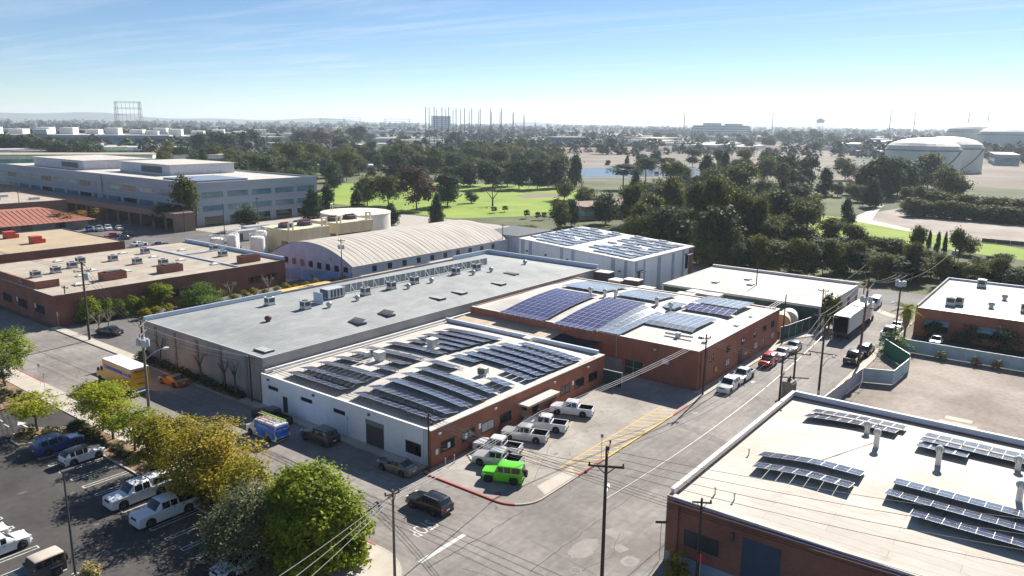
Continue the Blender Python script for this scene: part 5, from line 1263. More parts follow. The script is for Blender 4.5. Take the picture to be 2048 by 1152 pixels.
# --- blue and white telecom van with ladders
AV = vehicle('service_van','white service van with blue wrapped body and ladders on the roof','van','van',5.6,2.0,2.15,P_WHITE,(49.3,73.6),R(92),wheel=0.37)
ABLUE = mat('wrap_blue', (0.015,0.13,0.62), 0.35, (0.03,0.20,0.75), 0.7)
for sy in (-1, 1):
    o = MB()
    pts2 = [(1.05,0.42),(0.55,0.75),(0.75,1.20),(-2.72,1.20),(-2.72,0.42)]
    o.add([(x, sy*1.012, z) for x, z in pts2]+[(x, sy*1.004, z) for x, z in pts2], [tuple(range(5)), tuple(range(9,4,-1))]).build('blue_wrap', ABLUE, AV)
    hgt_ = lambda z: 1.012-(z-1.2)*0.17
    o = MB().add([(0.75,sy*(hgt_(1.201)+0.008),1.201),(-2.7,sy*(hgt_(1.201)+0.008),1.201),(-2.66,sy*(hgt_(1.95)+0.008),1.95),(0.9,sy*(hgt_(1.95)+0.008),1.95)],[(0,1,2,3)]).build('blue_wrap', ABLUE, AV)
    text('AT&T Fiber', 0.36, TRIM_W, AV, (-0.55, sy*(hgt_(1.6)+0.022), 1.62), R(90-sy*0) if sy < 0 else R(90), PI if sy > 0 else 0, bold=0.006)
    MB().box(-1.62,-1.12,min(sy*1.014,sy*1.02),max(sy*1.014,sy*1.02),0.5,1.1).build('print_figure', mat('print_ochre', (0.55,0.30,0.05), 0.5), AV)
    MB().box(-2.2,-1.8,min(sy*1.014,sy*1.02),max(sy*1.014,sy*1.02),0.5,1.0).build('print_figure', mat('print_sky', (0.12,0.32,0.50), 0.5), AV)
MB().box(-2.84,-2.806,-0.84,0.84,0.62,1.86).build('blue_rear_door', ABLUE, AV)
text('AT&T Fiber', 0.30, TRIM_W, AV, (-2.85, 0, 1.5), R(90), -PI/2, bold=0.006)
for sy in (-1, 1):
    MB().box(-2.88,-2.806,sy*0.92-0.06,sy*0.92+0.06,1.0,1.6).build('tail_light', TAIL, AV); MB().box(-2.88,-2.806,sy*0.92-0.06,sy*0.92+0.06,0.62,0.98).build('hazard_strip', mat('hazard_yellow', (0.7,0.75,0.1), 0.5), AV)
for k in range(3): MB().box(-2.2+k*1.4,-2.12+k*1.4,-0.85,0.85,2.16,2.24).build('roof_rack', TRIM_W, AV)
def ladder(label, loc, L_, m, rot):
    t = thing('ladder', label, 'ladder', loc, rot)
    for sy in (-1, 1): MB().box(-L_/2,L_/2,sy*0.2-0.03,sy*0.2+0.03,0,0.09).build('rail', m, t)
    me = MB().tube((0,-0.17,0.045),(0,0.17,0.045),0.02,n=5).mesh('rung'); me.materials.append(ALU)
    for k in range(int(L_/0.33)): mo('rung', me, None, t, loc=(-L_/2+0.2+k*0.33,0,0))
    return t
ladder('lime yellow extension ladder on the far side of the van roof', (49.9,73.3,2.27), 4.6, mat('ladder_lime', (0.42,0.50,0.08), 0.6), R(92))
ladder('short orange and silver ladder on the near side of the van roof', (48.9,73.0,2.27), 3.0, mat('ladder_orange', (0.45,0.18,0.08), 0.6), R(92))

# --- box trailer truck
TT = thing('trailer_truck', 'large box trailer truck with its rear open, parked along the pale concrete building', 'truck', (136.2,33.3,0.014), 0)
TW = mat('trailer_white', (0.58,0.58,0.57), 0.6, (0.68,0.68,0.66), 0.4, stretch=(3,3,0.5)); TI = mat('trailer_inside', (0.05,0.035,0.03), 0.9)
MB().box(0,15.6,-1.3,-1.24,1.15,4.05).build('side_wall', TW, TT); MB().box(0,15.6,1.24,1.3,1.15,4.05).build('side_wall', TW, TT)
MB().box(0,15.6,-1.24,1.24,1.15,1.25).build('deck', TI, TT); MB().box(15.5,15.6,-1.239,1.239,1.251,4.05).build('front_wall', TW, TT)
MB().box(0,15.62,-1.31,1.31,4.051,4.12).build('roof', TRIM_W, TT); MB().box(0.02,15.5,-1.238,-1.20,1.26,4.0).box(0.02,15.5,1.20,1.238,1.26,4.0).build('lining', TI, TT)
rib = None
for k in range(14):
    MB().box(0.3+k*1.1,0.36+k*1.1,-1.33,-1.301,1.2,4.0).build('side_post', METAL, TT)
MB().box(-0.06,0.0,-1.31,-1.2,1.1,4.1).build('rear_post', METAL, TT); MB().box(-0.06,0.0,1.2,1.31,1.1,4.1).build('rear_post', METAL, TT)
dd = MB().box(0.05,1.2,-1.40,-1.335,1.2,4.0).build('open_door', mat('door_green_white', (0.5,0.55,0.5), 0.6), TT)
MB().box(-0.1,0.0,-1.25,1.25,0.85,1.1).build('rear_bumper', METAL_D, TT)
for sy in (-1, 1):
    MB().box(-0.13,-0.101,sy*1.05-0.17,sy*1.05+0.17,0.9,1.05).build('tail_light', mat('lit_tail', (0.62,0.03,0.03), 0.3), TT)
MB().box(0.2,15.3,-0.5,0.5,0.8,1.149).build('chassis', METAL_D, TT)
for x in (1.3, 2.6, 14.2, 15.5, 18.2):
    for sy in (-1, 1):
        tw = mo('wheel', ta, None, TT, 'all', (x, sy*1.08, 0.48)); mo('rim', ri, None, tw, 'all')
MB().box(14.0,19.4,-0.5,0.5,0.55,0.8).build('tractor_frame', METAL_D, TT)
MB().box(16.2,18.1,-1.2,1.2,0.95,3.7).build('sleeper_cab', P_WHITE, TT); MB().add([(18.1,-1.15,0.8),(19.5,-1.0,0.8),(19.5,1.0,0.8),(18.1,1.15,0.8),(18.1,-1.15,2.1),(19.4,-0.9,1.75),(19.4,0.9,1.75),(18.1,1.15,2.1)],[(4,5,6,7),(0,1,5,4),(1,2,6,5),(2,3,7,6)]).build('bonnet', P_WHITE, TT)
MB().box(18.1,18.14,-1.1,1.1,2.2,3.2).build('windscreen', CGLASS, TT)
# ------------------------------------------------------------------ utility poles, wires, street furniture
INS = mat('insulator', (0.05,0.045,0.04), 0.4); INS_W = mat('pale_insulator', (0.55,0.57,0.60), 0.3)
TRAFO = mat('transformer_grey', (0.42,0.45,0.47), 0.5, (0.5,0.53,0.55), 2)
def pole(label, x, y, h, r=0.16, arms=(), m=WOOD_P, tilt=(0,0), trafos=(), lamp=None, group=None, z=0.0):
    """arms: (height, half_length, angle, insulators); trafos: (height, angle, size)"""
    t = thing('utility_pole', label, 'utility pole', (x, y, z), 0, group)
    t.rotation_euler = (tilt[0], tilt[1], 0)
    MB().tube((0,0,-0.2),(0,0,h),r,r*0.68,n=10).build('pole', m, t, True)
    for (hz, hl, an, ni) in arms:
        c, s = math.cos(R(an)), math.sin(R(an))
        o = -0.13
        a = MB(); px, py = -s*o, c*o
        vs = []
        for e in (-1, 1):
            for k in (-1, 1):
                for zz in (hz-0.06, hz+0.06): vs.append((c*hl*e - s*(o+0.05*k), s*hl*e + c*(o+0.05*k), zz))
        a.add(vs, [(0,1,3,2),(4,6,7,5),(0,4,5,1),(2,3,7,6),(0,2,6,4),(1,5,7,3)])
        arm = a.build('crossarm', m, t)
        MB().tube((c*hl*0.5+px,s*hl*0.5+py,hz-0.05),(0,0,hz-0.75),0.025,n=5).tube((-c*hl*0.5+px,-s*hl*0.5+py,hz-0.05),(0,0,hz-0.75),0.025,n=5).build('brace', METAL_D, arm)
        for k in range(ni):
            u = (-1+2*k/(ni-1))*0.93 if ni > 1 else 0.9
            MB().lathe([(0.03,0.06),(0.09,0.10),(0.05,0.16),(0.09,0.20),(0.05,0.27),(0.0,0.30)],8,(c*hl*u+px,s*hl*u+py,hz)).build('insulator', INS, arm)
    for (hz, an, sz) in trafos:
        c, s = math.cos(R(an)), math.sin(R(an)); d = r+0.36*sz
        tr = MB().lathe([(0.30*sz,0),(0.32*sz,0.05),(0.32*sz,0.85*sz),(0.28*sz,0.95*sz)],14,(c*d,s*d,hz)).build('transformer', TRAFO, t, True)
        for q_ in (-1, 1): MB().tube((c*d+q_*0.1,s*d,hz+0.95*sz),(c*d+q_*0.13,s*d,hz+1.2*sz),0.04,0.03,n=6).build('bushing', INS_W, tr)
    if lamp:
        hz, an, ln = lamp; c, s = math.cos(R(an)), math.sin(R(an))
        pts = [(c*ln*u, s*ln*u, hz+1.15*math.sin(u*PI/2)) for u in (0,0.2,0.4,0.6,0.8,1.0)]
        la = MB().path(pts,0.05,7).build('lamp_arm', METAL, t)
        e = pts[-1]; MB().lathe([(0.05,0),(0.16,0.1),(0.18,0.45),(0.08,0.75),(0.0,0.78)],10,(0,0,0),'x').build('lamp_head', TRIM_W, la, True, (e[0],e[1],e[2]-0.02), R(an))
    return t
pole('tall utility pole in the yard mouth with three crossarms and a large transformer', 54.6,130.0,13.2,0.2,((12.8,1.5,80,4),(11.7,1.4,0,2),(9.4,1.6,0,2)),trafos=((10.2,-60,1.2),))
pole('grey wooden pole carrying a cluster of transformers and a curved street lamp', 45.0,92.4,11.6,0.19,((11.1,1.5,50,4),(10.0,1.7,50,3)),WOOD_G,trafos=((8.3,-60,1.0),(8.3,0,0.9),(8.3,-110,1.0),(8.4,60,0.9),(8.4,130,0.9)),lamp=(6.4,-10,2.3))
pole('slim dark pole against the end of the white wall', 54.2,52.4,6.6,0.12,((6.3,0.9,10,3),(5.6,0.7,60,2)))
pole('bare brown pole with a short crossarm on the rounded corner pavement', 37.5,40.1,8.5,0.13,((8.1,0.6,160,2),),WOOD_G)
pole('tall dark pole with crossed double arms and a small street lamp at the junction', 48.7,28.0,11.6,0.16,((11.3,1.4,25,3),(10.0,1.4,-60,2),(9.95,1.4,-62,0)),tilt=(0,0),lamp=(6.0,25,1.9))
pole('dark pole with one slanted arm in front of the cream roofed brick building', 53.2,21.9,7.4,0.13,((7.1,0.75,-60,1),))
pole('leaning dark pole with a long arm standing in the side street kerb', 102.6,27.0,12.3,0.17,((11.6,1.6,95,3),(6.6,1.8,95,0)),lamp=(4.6,-20,2.2))
for i, (x, y, h) in enumerate([(86.4,27.0,10.2),(90.8,26.9,9.8)]):
    pole(['pole of the twin transformer stand on the junction side','pole of the twin transformer stand on the leaning pole side'][i], x, y, h, 0.16, (((9.9,1.5,100,3),(7.7,0.9,10,2)) if i == 0 else ((9.4,1.7,100,3),(6.4,1.7,-60,0))))
t = thing('pole_transformer', 'big rusty grey transformer tank with bushings between the twin poles', 'transformer', (88.6,26.75,4.6))
MB().box(-0.75,0.75,-0.55,0.55,0,2.0).build('tank', mat('mossy_tank', (0.17,0.17,0.14), 0.8, (0.26,0.24,0.20), 2), t)
for k in range(3): MB().tube((-0.4+k*0.4,0,2.0),(-0.4+k*0.4,0,2.5),0.09,0.06,n=8).build('bushing', INS, t)
for k in range(6): MB().box(-0.7+k*0.25,-0.62+k*0.25,-0.72,-0.551,0.1,1.8).build('cooling_fin', MATS['mossy_tank'], t)
MB().box(-2.4,2.3,-0.7,-0.56,-0.18,-0.005).box(-2.4,2.3,0.56,0.7,-0.18,-0.005).build('platform_beam', WOOD_P, t)
pole('reddish brown leaning pole with stacked arms and four transformers by the parked pickups', 121.9,26.7,13.6,0.2,((13.2,1.6,95,3),(12.2,1.3,95,2),(9.2,1.7,95,3)),mat('red_wood', (0.10,0.045,0.03), 0.9, (0.15,0.07,0.05), 2, stretch=(6,6,0.4)),tilt=(0,R(4)),trafos=((10.0,90,1.0),(10.0,-90,1.0),(10.0,180,0.9)))
pole('dark pole with transformers and a street lamp beside the shaggy palm', 143.4,26.0,11.7,0.17,((11.4,1.7,95,3),(10.4,1.6,95,2),(8.4,1.3,95,2)),trafos=((9.2,90,1.1),(9.2,-60,1.0),(9.2,180,1.0)),lamp=(5.6,170,2.4))
pole('dark pole with a small side frame at the corner of the brick factory', 94.7,39.9,8.6,0.13,((8.0,0.7,140,2),))
for i, (x, y, h, lb) in enumerate([(126.6,39.95,8.6,'slim pole at the far end of the brick factory with guy wires'),(139.6,37.6,7.8,'slim dark pole before the pale concrete building'),(168.6,37.4,8.6,'tall pole at the far corner of the pale concrete building'),(153.0,54.5,9.0,'guyed mast pole behind the factory roof by the stored units'),(107.2,128.9,11.2,'pole with two small transformers in front of the arched shed'),(166.5,131.5,8.5,'pole with two arms at the far end of the arched shed'),(54.7,84.6,6.4,'slim dark pole between the grey warehouse and the white wall'),(209,27,8.6,'pole at the edge of the tree belt with a small transformer'),(57,143.6,7.0,'short pole at the corner of the hedge'),(103,287,12,'thick black pole before the red tiled roof'),(132,236,9,'pole with a lamp before the brown arcade'),(150,222,11,'pole in front of the office building entrance'),(137.5,222,10,'pole at the office building corner')]):
    pole(lb, x, y, h, 0.13, ((h-0.4,0.9,100,3),) if i not in (0,3,12) else (), trafos=((h-2.2,120,0.9),(h-2.2,-40,0.9)) if i in (4,7) else ())
# car park lamp
t = thing('car_park_lamp', 'slender black lamp post standing in the car park', 'lamp post', (22.6,60.9,0.01))
MB().tube((0,0,0),(0,0,9.2),0.11,0.075,n=8).build('pole', METAL_D, t); MB().box(-0.15,0.75,-0.2,0.2,9.2,9.34).build('lamp_head', METAL_D, t); MB().lathe([(0.28,0),(0.28,0.5)],12).build('base', CONC, t)
# signs
def sign(label, x, y, h, w, hh, face, m, z=0.13, cat='sign', txt=None, oct_=False, pm=METAL):
    t = thing('street_sign', label, cat, (x, y, z), face)
    MB().tube((0,0,0),(0,0,h),0.03,n=6).build('post', pm, t)
    if oct_:
        p = MB(); rr = w/2
        pts = [(rr*math.cos(R(22.5+45*k)), rr*math.sin(R(22.5+45*k))) for k in range(8)]
        p.add([(-0.045,a,h-rr+b) for a,b in pts]+[(-0.03,a,h-rr+b) for a,b in pts],[tuple(range(8))[::-1],tuple(range(8,16))]+[(i,(i+1)%8,8+(i+1)%8,8+i) for i in range(8)]).build('plate', m, t)
    else: MB().box(-0.045,-0.03,-w/2,w/2,h-hh,h).build('plate', m, t)
    if txt: text(txt, 0.26, TRIM_W, t, (-0.048,0,h-(w/2 if oct_ else hh/2)), R(90), -PI/2)
    return t
sign('red octagonal STOP sign on the pole by the dark brick wall', 53.05,21.6,2.6,0.75,0.75,R(190),mat('sign_red', (0.42,0.012,0.03), 0.5),txt='STOP',oct_=True)
sign('crossed street name sign on a slim post at the brick corner', 54.2,25.7,3.6,1.0,0.24,R(35),METAL_D)
sign('small parking sign on the kerb opposite the vacant lot fence', 99.3,26.1,2.4,0.3,0.45,R(200),METAL)
sign('slim post with a small sign in front of the entrance bed', 40.3,112.6,2.9,0.3,0.45,R(230),METAL)
sign('second slim post with a narrow sign at the path edge', 39.4,108.8,2.6,0.12,0.6,R(230),METAL)
sign('small sign post in the yellow hatched zone', 68.4,40.0,2.8,0.3,0.4,R(200),mat('sign_brown', (0.2,0.13,0.09), 0.7))
sign('white notice on a post at the hedge corner', 54.9,142.4,2.6,0.5,0.6,R(180),TRIM_W)
sign('thin post with a small sign before the white wall', 54.6,65.7,2.6,0.25,0.35,R(180),METAL)
sign('parking sign on the kerb by the black pickup', 132.6,26.1,2.4,0.3,0.4,R(200),METAL)
for i, (x, y) in enumerate([(56.2,51.9),(57.4,51.7)]):
    tag(MB().tube((x,y,0.12),(x,y,1.05),0.06,n=8).build('bollard', mat('bollard_grey', (0.35,0.33,0.3), 0.8)), ['gas meter post at the brick corner','short bollard at the brick corner beside the meter'][i], 'bollard')
tag(MB().add([(58.9,50.6,0.13),(59.1,50.5,0.13),(60.0,51.7,0.13),(59.8,51.85,0.13),(58.9,50.6,0.25),(59.1,50.5,0.25),(60.0,51.7,0.25),(59.8,51.85,0.25)],[(4,5,6,7),(0,1,5,4),(1,2,6,5),(2,3,7,6),(3,0,4,7)]).build('wheel_stop', TRIM_W), 'white wheel stop in front of the silver pickup', 'wheel stop')

# wires: each its own sagging cable
def wire(label, a, b, sag, r=0.02, m=CABLE, group=None):
    r *= 1.45
    a = Vector(a); b = Vector(b); n = 14
    pts = []
    for i in range(n+1):
        u = i/n; p = a.lerp(b, u); p.z -= sag*4*u*(1-u); pts.append(p)
    return tag(MB().path(pts, r, 4).build('overhead_wire', m), label, 'wire', group)
P_ = dict(big=(48.7,28,11.6), corner=(54.2,52.4,6.5), fg=(37.5,40.1,8.1), sg=(53.2,21.9,7.1), trf=(45,92.4,11.0), lp=(54.6,130,12.8), fac=(94.7,39.9,8.2), tw1=(86.4,27,9.9), tw2=(90.8,26.9,9.5), lean=(102.6,27,11.7), red=(122.8,26.7,13.1), palm=(143.4,26,11.3), f2=(126.6,39.95,8.5), s2=(139.6,37.6,7.6), sl=(54.7,84.6,6.3))
def off(p, dx=0, dy=0, dz=0): return (P_[p][0]+dx, P_[p][1]+dy, P_[p][2]+dz)
for k in range(4):
    wire('dark cable of the bundle between the corner pole and the brick store pole', off('corner',0.2*k-0.3,0.1,0.0-0.42*k), off('sg',0.5*k-0.3,-30,0.6-0.5*k), 0.7, 0.014, group='bundle past the junction')
for k in range(3):
    wire('pale cable from the rounded corner pole to the front yard', off('fg',0.25*k-0.25,0,0.1-0.3*k), (62.5,44.3,6.2-0.2*k), 0.25, 0.016, CABLE_W, 'pale cables from the corner pavement pole')
    wire('pale cable from the front yard coil to the factory corner pole', (62.5,44.3,6.2-0.2*k), off('fac',0,0.1,-0.1-0.3*k), 0.4, 0.016, CABLE_W, 'pale cables over the front yard')
    wire('pale cable along the street side of the brick factory', off('fac',0,0.1,-0.1-0.3*k), off('f2',0,0,-0.1-0.35*k), 0.35, 0.016, CABLE_W, 'pale cables along the factory')
    wire('pale cable from the corner pavement pole down past the leafy tree', off('fg',0.3*k-0.3,0,0.05-0.1*k), (25.6+0.45*k,38.0-0.55*k,7.9-0.3*k), 0.15, 0.013, CABLE_W, 'pale cables past the leafy tree')
for k in range(3):
    wire('dark cable along the white wall from the slim pole to the corner pole', off('sl',0,0,-0.1-0.35*k), off('corner',0,0.1,-0.2-0.3*k), 0.5, 0.018, group='cables along the white wall')
    wire('cable from the transformer cluster pole to the slim pole', off('trf',0.3,0,-0.2-0.7*k), off('sl',0,0,-0.1-0.35*k), 0.4, 0.016, CABLE if k else CABLE_W, 'cables from the transformer cluster')
    wire('cable between the transformer cluster pole and the tall yard pole', off('trf',-0.5+0.5*k,0.5,0), off('lp',-0.5+0.5*k,0,-0.2), 0.9, 0.016, group='cables to the tall yard pole')
    wire('cable from the tall yard pole along the brown brick building', off('lp',-0.5+0.5*k,0,-0.2-0.6*k), (54.6-0.5+0.5*k,200,12), 1.0, 0.016, group='cables along the brown brick building')
    wire('dark cable running down the side street between the kerb poles', off('tw2',0,-0.6+0.6*k,0), off('lean',0,-0.6+0.6*k,0), 0.2, 0.02, group='side street cables, near span')
    wire('dark cable between the leaning pole and the reddish pole', off('lean',0,-0.8+0.8*k,0), off('red',0,-0.8+0.8*k,0), 0.5, 0.02, group='side street cables, middle span')
    wire('dark cable between the reddish pole and the palm pole', off('red',0,-0.8+0.8*k,0), off('palm',0,-0.8+0.8*k,0), 0.5, 0.02, group='side street cables, far span')
    wire('dark cable between the junction pole and the twin poles', off('big',0.3,-0.8+0.8*k,-0.1), off('tw1',0,-0.8+0.8*k,0), 1.0, 0.012, group='cables to the twin poles')
wire('twisted pale cable glinting over the road from the junction pole to the leaning pole', (49.0,28.1,7.0), (102.6,27.0,9.2), 1.2, 0.018, CABLE_W)
wire('guy wire slanting down from the junction pole', (48.7,28.0,9.8), (45.2,25.8,0.1), 0.0, 0.012, CABLE)
wire('long slack wire above the tree belt to the mottled roof pole', (143.4,26,10.2), (209,27,8.2), 1.5, 0.016, CABLE)
wire('cable from the slim concrete building pole to the factory pole', off('s2'), off('f2'), 0.5, 0.015, CABLE)
wire('cable from the slim concrete building pole to the far corner pole', off('s2'), (168.6,37.4,8.3), 0.7, 0.015, CABLE)
for k in range(4):
    wire('dark cable from the junction pole over the cream roof', off('big',0.3,-0.6-0.3*k,-0.4-0.55*k), (66-2*k,-20,11.5-0.6*k), 0.9, 0.014, CABLE, 'cables over the cream roof')
for k in range(3):
    wire('dark cable from the junction pole to the corner pole at the white wall', off('big',-0.4*k,0.3,-1.6-0.4*k), off('corner',0,0,-0.1-0.3*k), 0.8, 0.014, CABLE, 'cables to the white wall corner')
    wire('dark cable from the factory corner pole across to the twin poles', off('fac',0,-0.1,-0.2-0.3*k), off('tw2',0.1*k,0.3,-0.4-0.4*k), 0.4, 0.014, CABLE, 'cables across the side street')
t = thing('cable_coil', 'loop of coiled cable hanging on the wires over the front yard', 'cable coil', (62.5,44.3,6.1))
MB().path([(0.42*math.cos(2*PI*k/16),0.25*math.sin(2*PI*k/16)*0.3,0.42*math.sin(2*PI*k/16)) for k in range(17)],0.025,5).build('loop', CABLE, t)
MB().path([(0.38*math.cos(2*PI*k/16),0.06+0.25*math.sin(2*PI*k/16)*0.3,0.38*math.sin(2*PI*k/16)) for k in range(17)],0.02,5).build('loop', CABLE, t)

# ------------------------------------------------------------------ fences
def fence(label, pts, h, m, step, pm=METAL, name='screen_fence', group=None):
    t = thing(name, label, 'fence', (pts[0][0], pts[0][1], 0), 0, group)
    ox, oy = pts[0][0], pts[0][1]
    for a, b in zip(pts, pts[1:]):
        d = Vector((b[0]-a[0], b[1]-a[1])); ln = d.length; n = max(1, round(ln/step)); st = ln/n; d.normalize(); an = math.atan2(d.y, d.x)
        me = MB().box(0.05,st-0.05,-0.015,0.015,0.08,h).mesh('screen_panel'); me.materials.append(m)
        mp_ = MB().tube((0,0,0),(0,0,h+0.08),0.045,n=6).mesh('post'); mp_.materials.append(pm)
        for i in range(n):
            p = (a[0]+d.x*i*st-ox, a[1]+d.y*i*st-oy, 0)
            mo('screen_panel', me, None, t, loc=p, rot=an); mo('post', mp_, None, t, loc=p)
        o = MB().box(0,ln,-0.03,0.03,h+0.001,h+0.05).build('top_rail', pm, t, False, (a[0]-ox,a[1]-oy,0), an)
    return t
fence('pale screened fence along the kerb of the vacant lot', [(86.6,25.75),(114.6,24.4)], 2.1, mat('lilac_screen', (0.30,0.31,0.38), 0.85, (0.37,0.38,0.45), 0.8), 2.7)
fence('pale blue screened fence forming the recess of the vacant lot gate', [(114.6,24.3),(116.0,20.6),(124.4,20.1)], 2.1, TEAL_F, 2.7)
fence('long pale blue screened fence between the vacant lot and the depot', [(131.6,25.3),(135.4,23.2),(135.4,-40)], 2.1, TEAL_F, 3.0)
fence('solid green panel fence at the back of the vacant lot recess', [(124.5,20.2),(131.5,25.2)], 2.6, GREEN_P, 8.8)
fence('dark green sheet fence beside the storage tanks', [(128.6,41.0),(131.2,40.4),(141.2,38.9)], 2.4, GREEN_D, 2.4)
fence('dark green sheet fence in front of the arched shed', [(108,127.5),(128,127.5),(128,119)], 2.3, GREEN_D, 2.6)
fence('low fence along the shaded edge of the gravel field', [(286,30),(286,-40)], 1.4, METAL_D, 4)
fence('blue painted wall fence behind the cars at the arched shed', [(104.5,157),(112,131.5)], 2.6, mat('blue_wall', (0.16,0.27,0.52), 0.8), 3.2)
# ------------------------------------------------------------------ buildings beyond the warehouse
# brown brick workshops with a cluttered flat roof
LB = thing('brown_brick_workshops', 'long brown brick workshops with cluttered tan flat roof beyond the hedge', 'building')
AX0, AX1, AY0, AY1, AZ = 54.9, 103.0, 143.2, 184.0, 5.5
walls(LB, AX0, AX1, AY0, AY1, AZ, BRICK_D)
roof_grid(AX0+0.3, AX1-0.3, AY0+0.3, AY1-0.3, lambda x, y: AZ-0.05, 2, 2).build('roof', ROOF_LB, LB)
coping(LB, AX0, AX1, AY0, AY1, AZ+0.001, ('x-','y-'), m=ROOF_LB, w=0.35, h=0.05)
MB().box(AX1-0.35,AX1,AY0,AY1,AZ+0.001,AZ+0.75).build('parapet', TRIM_B, LB)
MB().box(91.2,91.5,AY0+0.4,AY1-0.4,AZ-0.04,AZ+0.25).build('roof_kerb', TRIM_B, LB)
MB().box(91.6,AX1-0.4,165.2,165.5,AZ-0.04,AZ+0.25).build('roof_kerb', TRIM_B, LB)
MB().box(55.2,55.5,151.4,183,AZ+0.06,AZ+1.35).build('front_parapet', BRICK_D, LB); MB().box(55.5,59.4,151.4,151.7,AZ-0.04,AZ+1.35).build('front_parapet', BRICK_D, LB)
panel(LB, 'door', GREEN_D, 'y-', AY0, 73.2, 75.0, 0.1, 3.0)
for i in range(5): window(LB, 'y-', AY0, 76.6+i*1.85, 78.05+i*1.85, 1.6, 3.1, 2)
for x in (93.5, 95.2, 97.5, 99.2): window(LB, 'y-', AY0, x, x+1.45, 1.4, 2.95, 1)
for y in (147.5, 155, 162): window(LB, 'x-', AX0, y, y+4, 1.4, 3.0, 3)
for k, y in enumerate((151, 159)): panel(LB, 'notice', TRIM_W, 'x-', AX0, y, y+0.7, 2.2, 3.0, 0.0, 0.03)
text('112', 1.0, TRIM_W, LB, (55.19,158.0,AZ+0.72), R(90), -PI/2, name='house_number')
def brick_box(label, x, y, w, d, h):
    t = thing('roof_enclosure', label, 'roof enclosure', (x, y, AZ-0.06))
    MB().box(0,w,0,0.15,0,h).box(0,w,d-0.15,d,0,h).box(0,0.15,0.151,d-0.151,0,h).box(w-0.15,w,0.151,d-0.151,0,h).build('screen', BRICK_D, t)
    MB().box(w*0.2,w*0.8,d*0.2,d*0.8,0,h+0.15).build('plant', METAL_D, t)
    return t
for i, (x, y) in enumerate([(66.6,149.6),(77.6,148.4),(94.6,146.4)]): brick_box(['brown brick plant screen near the hedge end of the workshop roof','brown brick plant screen in the middle of the workshop roof','brown brick plant screen at the blue parapet end of the workshop roof'][i], x, y, 4.4, 2.4, 1.5)
for i, (x, y) in enumerate([(64.4,165.3),(60.0,163.5),(68.9,168.5),(79.8,163.0),(82.8,157.8),(87.5,174.5),(78.2,170.4),(100.2,166.8),(97,158),(72.5,173)]):
    ac_unit(x, y, AZ-0.05, 'grey roof unit among the clutter of the workshop roof', 'roof units on the brown workshops', 1.6, 1.4, 1.25)
for i, (x, y) in enumerate([(62,150),(66,158),(70,162),(74,156),(88,160),(90,150),(86,168),(95,172),(99,151),(84,178),(70,178)]):
    t = thing('roof_light', 'low white roof light on the workshop roof', 'roof light', (x, y, AZ-0.06), 0, 'roof lights on the brown workshops')
    MB().box(-0.9,0.9,-0.6,0.6,0,0.2).build('kerb', METAL, t); MB().add([(-0.8,-0.5,0.201),(0.8,-0.5,0.201),(0.8,0.5,0.201),(-0.8,0.5,0.201),(-0.4,-0.2,0.42),(0.4,-0.2,0.42),(0.4,0.2,0.42),(-0.4,0.2,0.42)],[(4,5,6,7),(0,1,5,4),(1,2,6,5),(2,3,7,6),(3,0,4,7)]).build('dome', TRIM_W, t)
# sand roofed brick building behind
L2 = thing('sand_roofed_building', 'brown brick building with plain sand coloured roof and red fan boxes', 'building')
walls(L2, 60, 93.0, 195.5, 231, 5.5, BRICK_D)
roof_grid(60.3, 92.7, 195.8, 230.7, lambda x, y: 5.45, 2, 2).build('roof', ROOF_LB2, L2)
coping(L2, 60, 93, 195.5, 231, 5.501, ('x+','y-','y+'), m=METAL_D, w=0.35, h=0.1)
for x in (62.5, 80.5): window(L2, 'y-', 195.5, x, x+3.2, 1.6, 3.6, 2)
panel(L2, 'wall_panel', GREYW, 'y-', 195.5, 86, 89.5, 1.8, 3.6)
for i, (x, y) in enumerate([(76.6,222.5),(77.6,209.0)]):
    t = thing('fan_box', ['red fan box at the far end of the sand roof','red fan box in the middle of the sand roof'][i], 'fan box', (x,y,5.42))
    RB = mat('red_box', (0.42,0.045,0.035), 0.6); MB().box(-1.1,1.1,-1.2,1.2,0,1.7).build('casing', RB, t); MB().box(1.101,2.0,-0.9,0.6,0.1,1.0).build('hood', RB, t); MB().box(-1.2,1.2,-1.3,1.3,1.701,1.78).build('lid', RB, t)
# red tiled hall
RT = thing('red_tiled_hall', 'low hall with a sloping red tiled roof before the brown arcade', 'building')
walls(RT, 80, 116, 268, 296, 3.0, mat('grey_green_wall', (0.20,0.21,0.20), 0.9))
MB().add([(78,266,3.0),(118,266,3.0),(118,298,3.0),(78,298,3.0),(88,279,6.4),(108,279,6.4),(108,285,6.4),(88,285,6.4)],[(4,5,6,7),(0,1,5,4),(1,2,6,5),(2,3,7,6),(3,0,4,7)]).build('roof', RED_T, RT)
for i in range(26):
    x = 79.5+i*1.5; xm = min(108, max(88, x))
    MB().tube((x,266.2,3.05),(xm,279,6.45),0.10,n=4).build('tile_course', RED_T, RT)
for x in (84, 90, 96, 106): window(RT, 'y-', 268, x, x+3, 0.8, 2.6, 3)
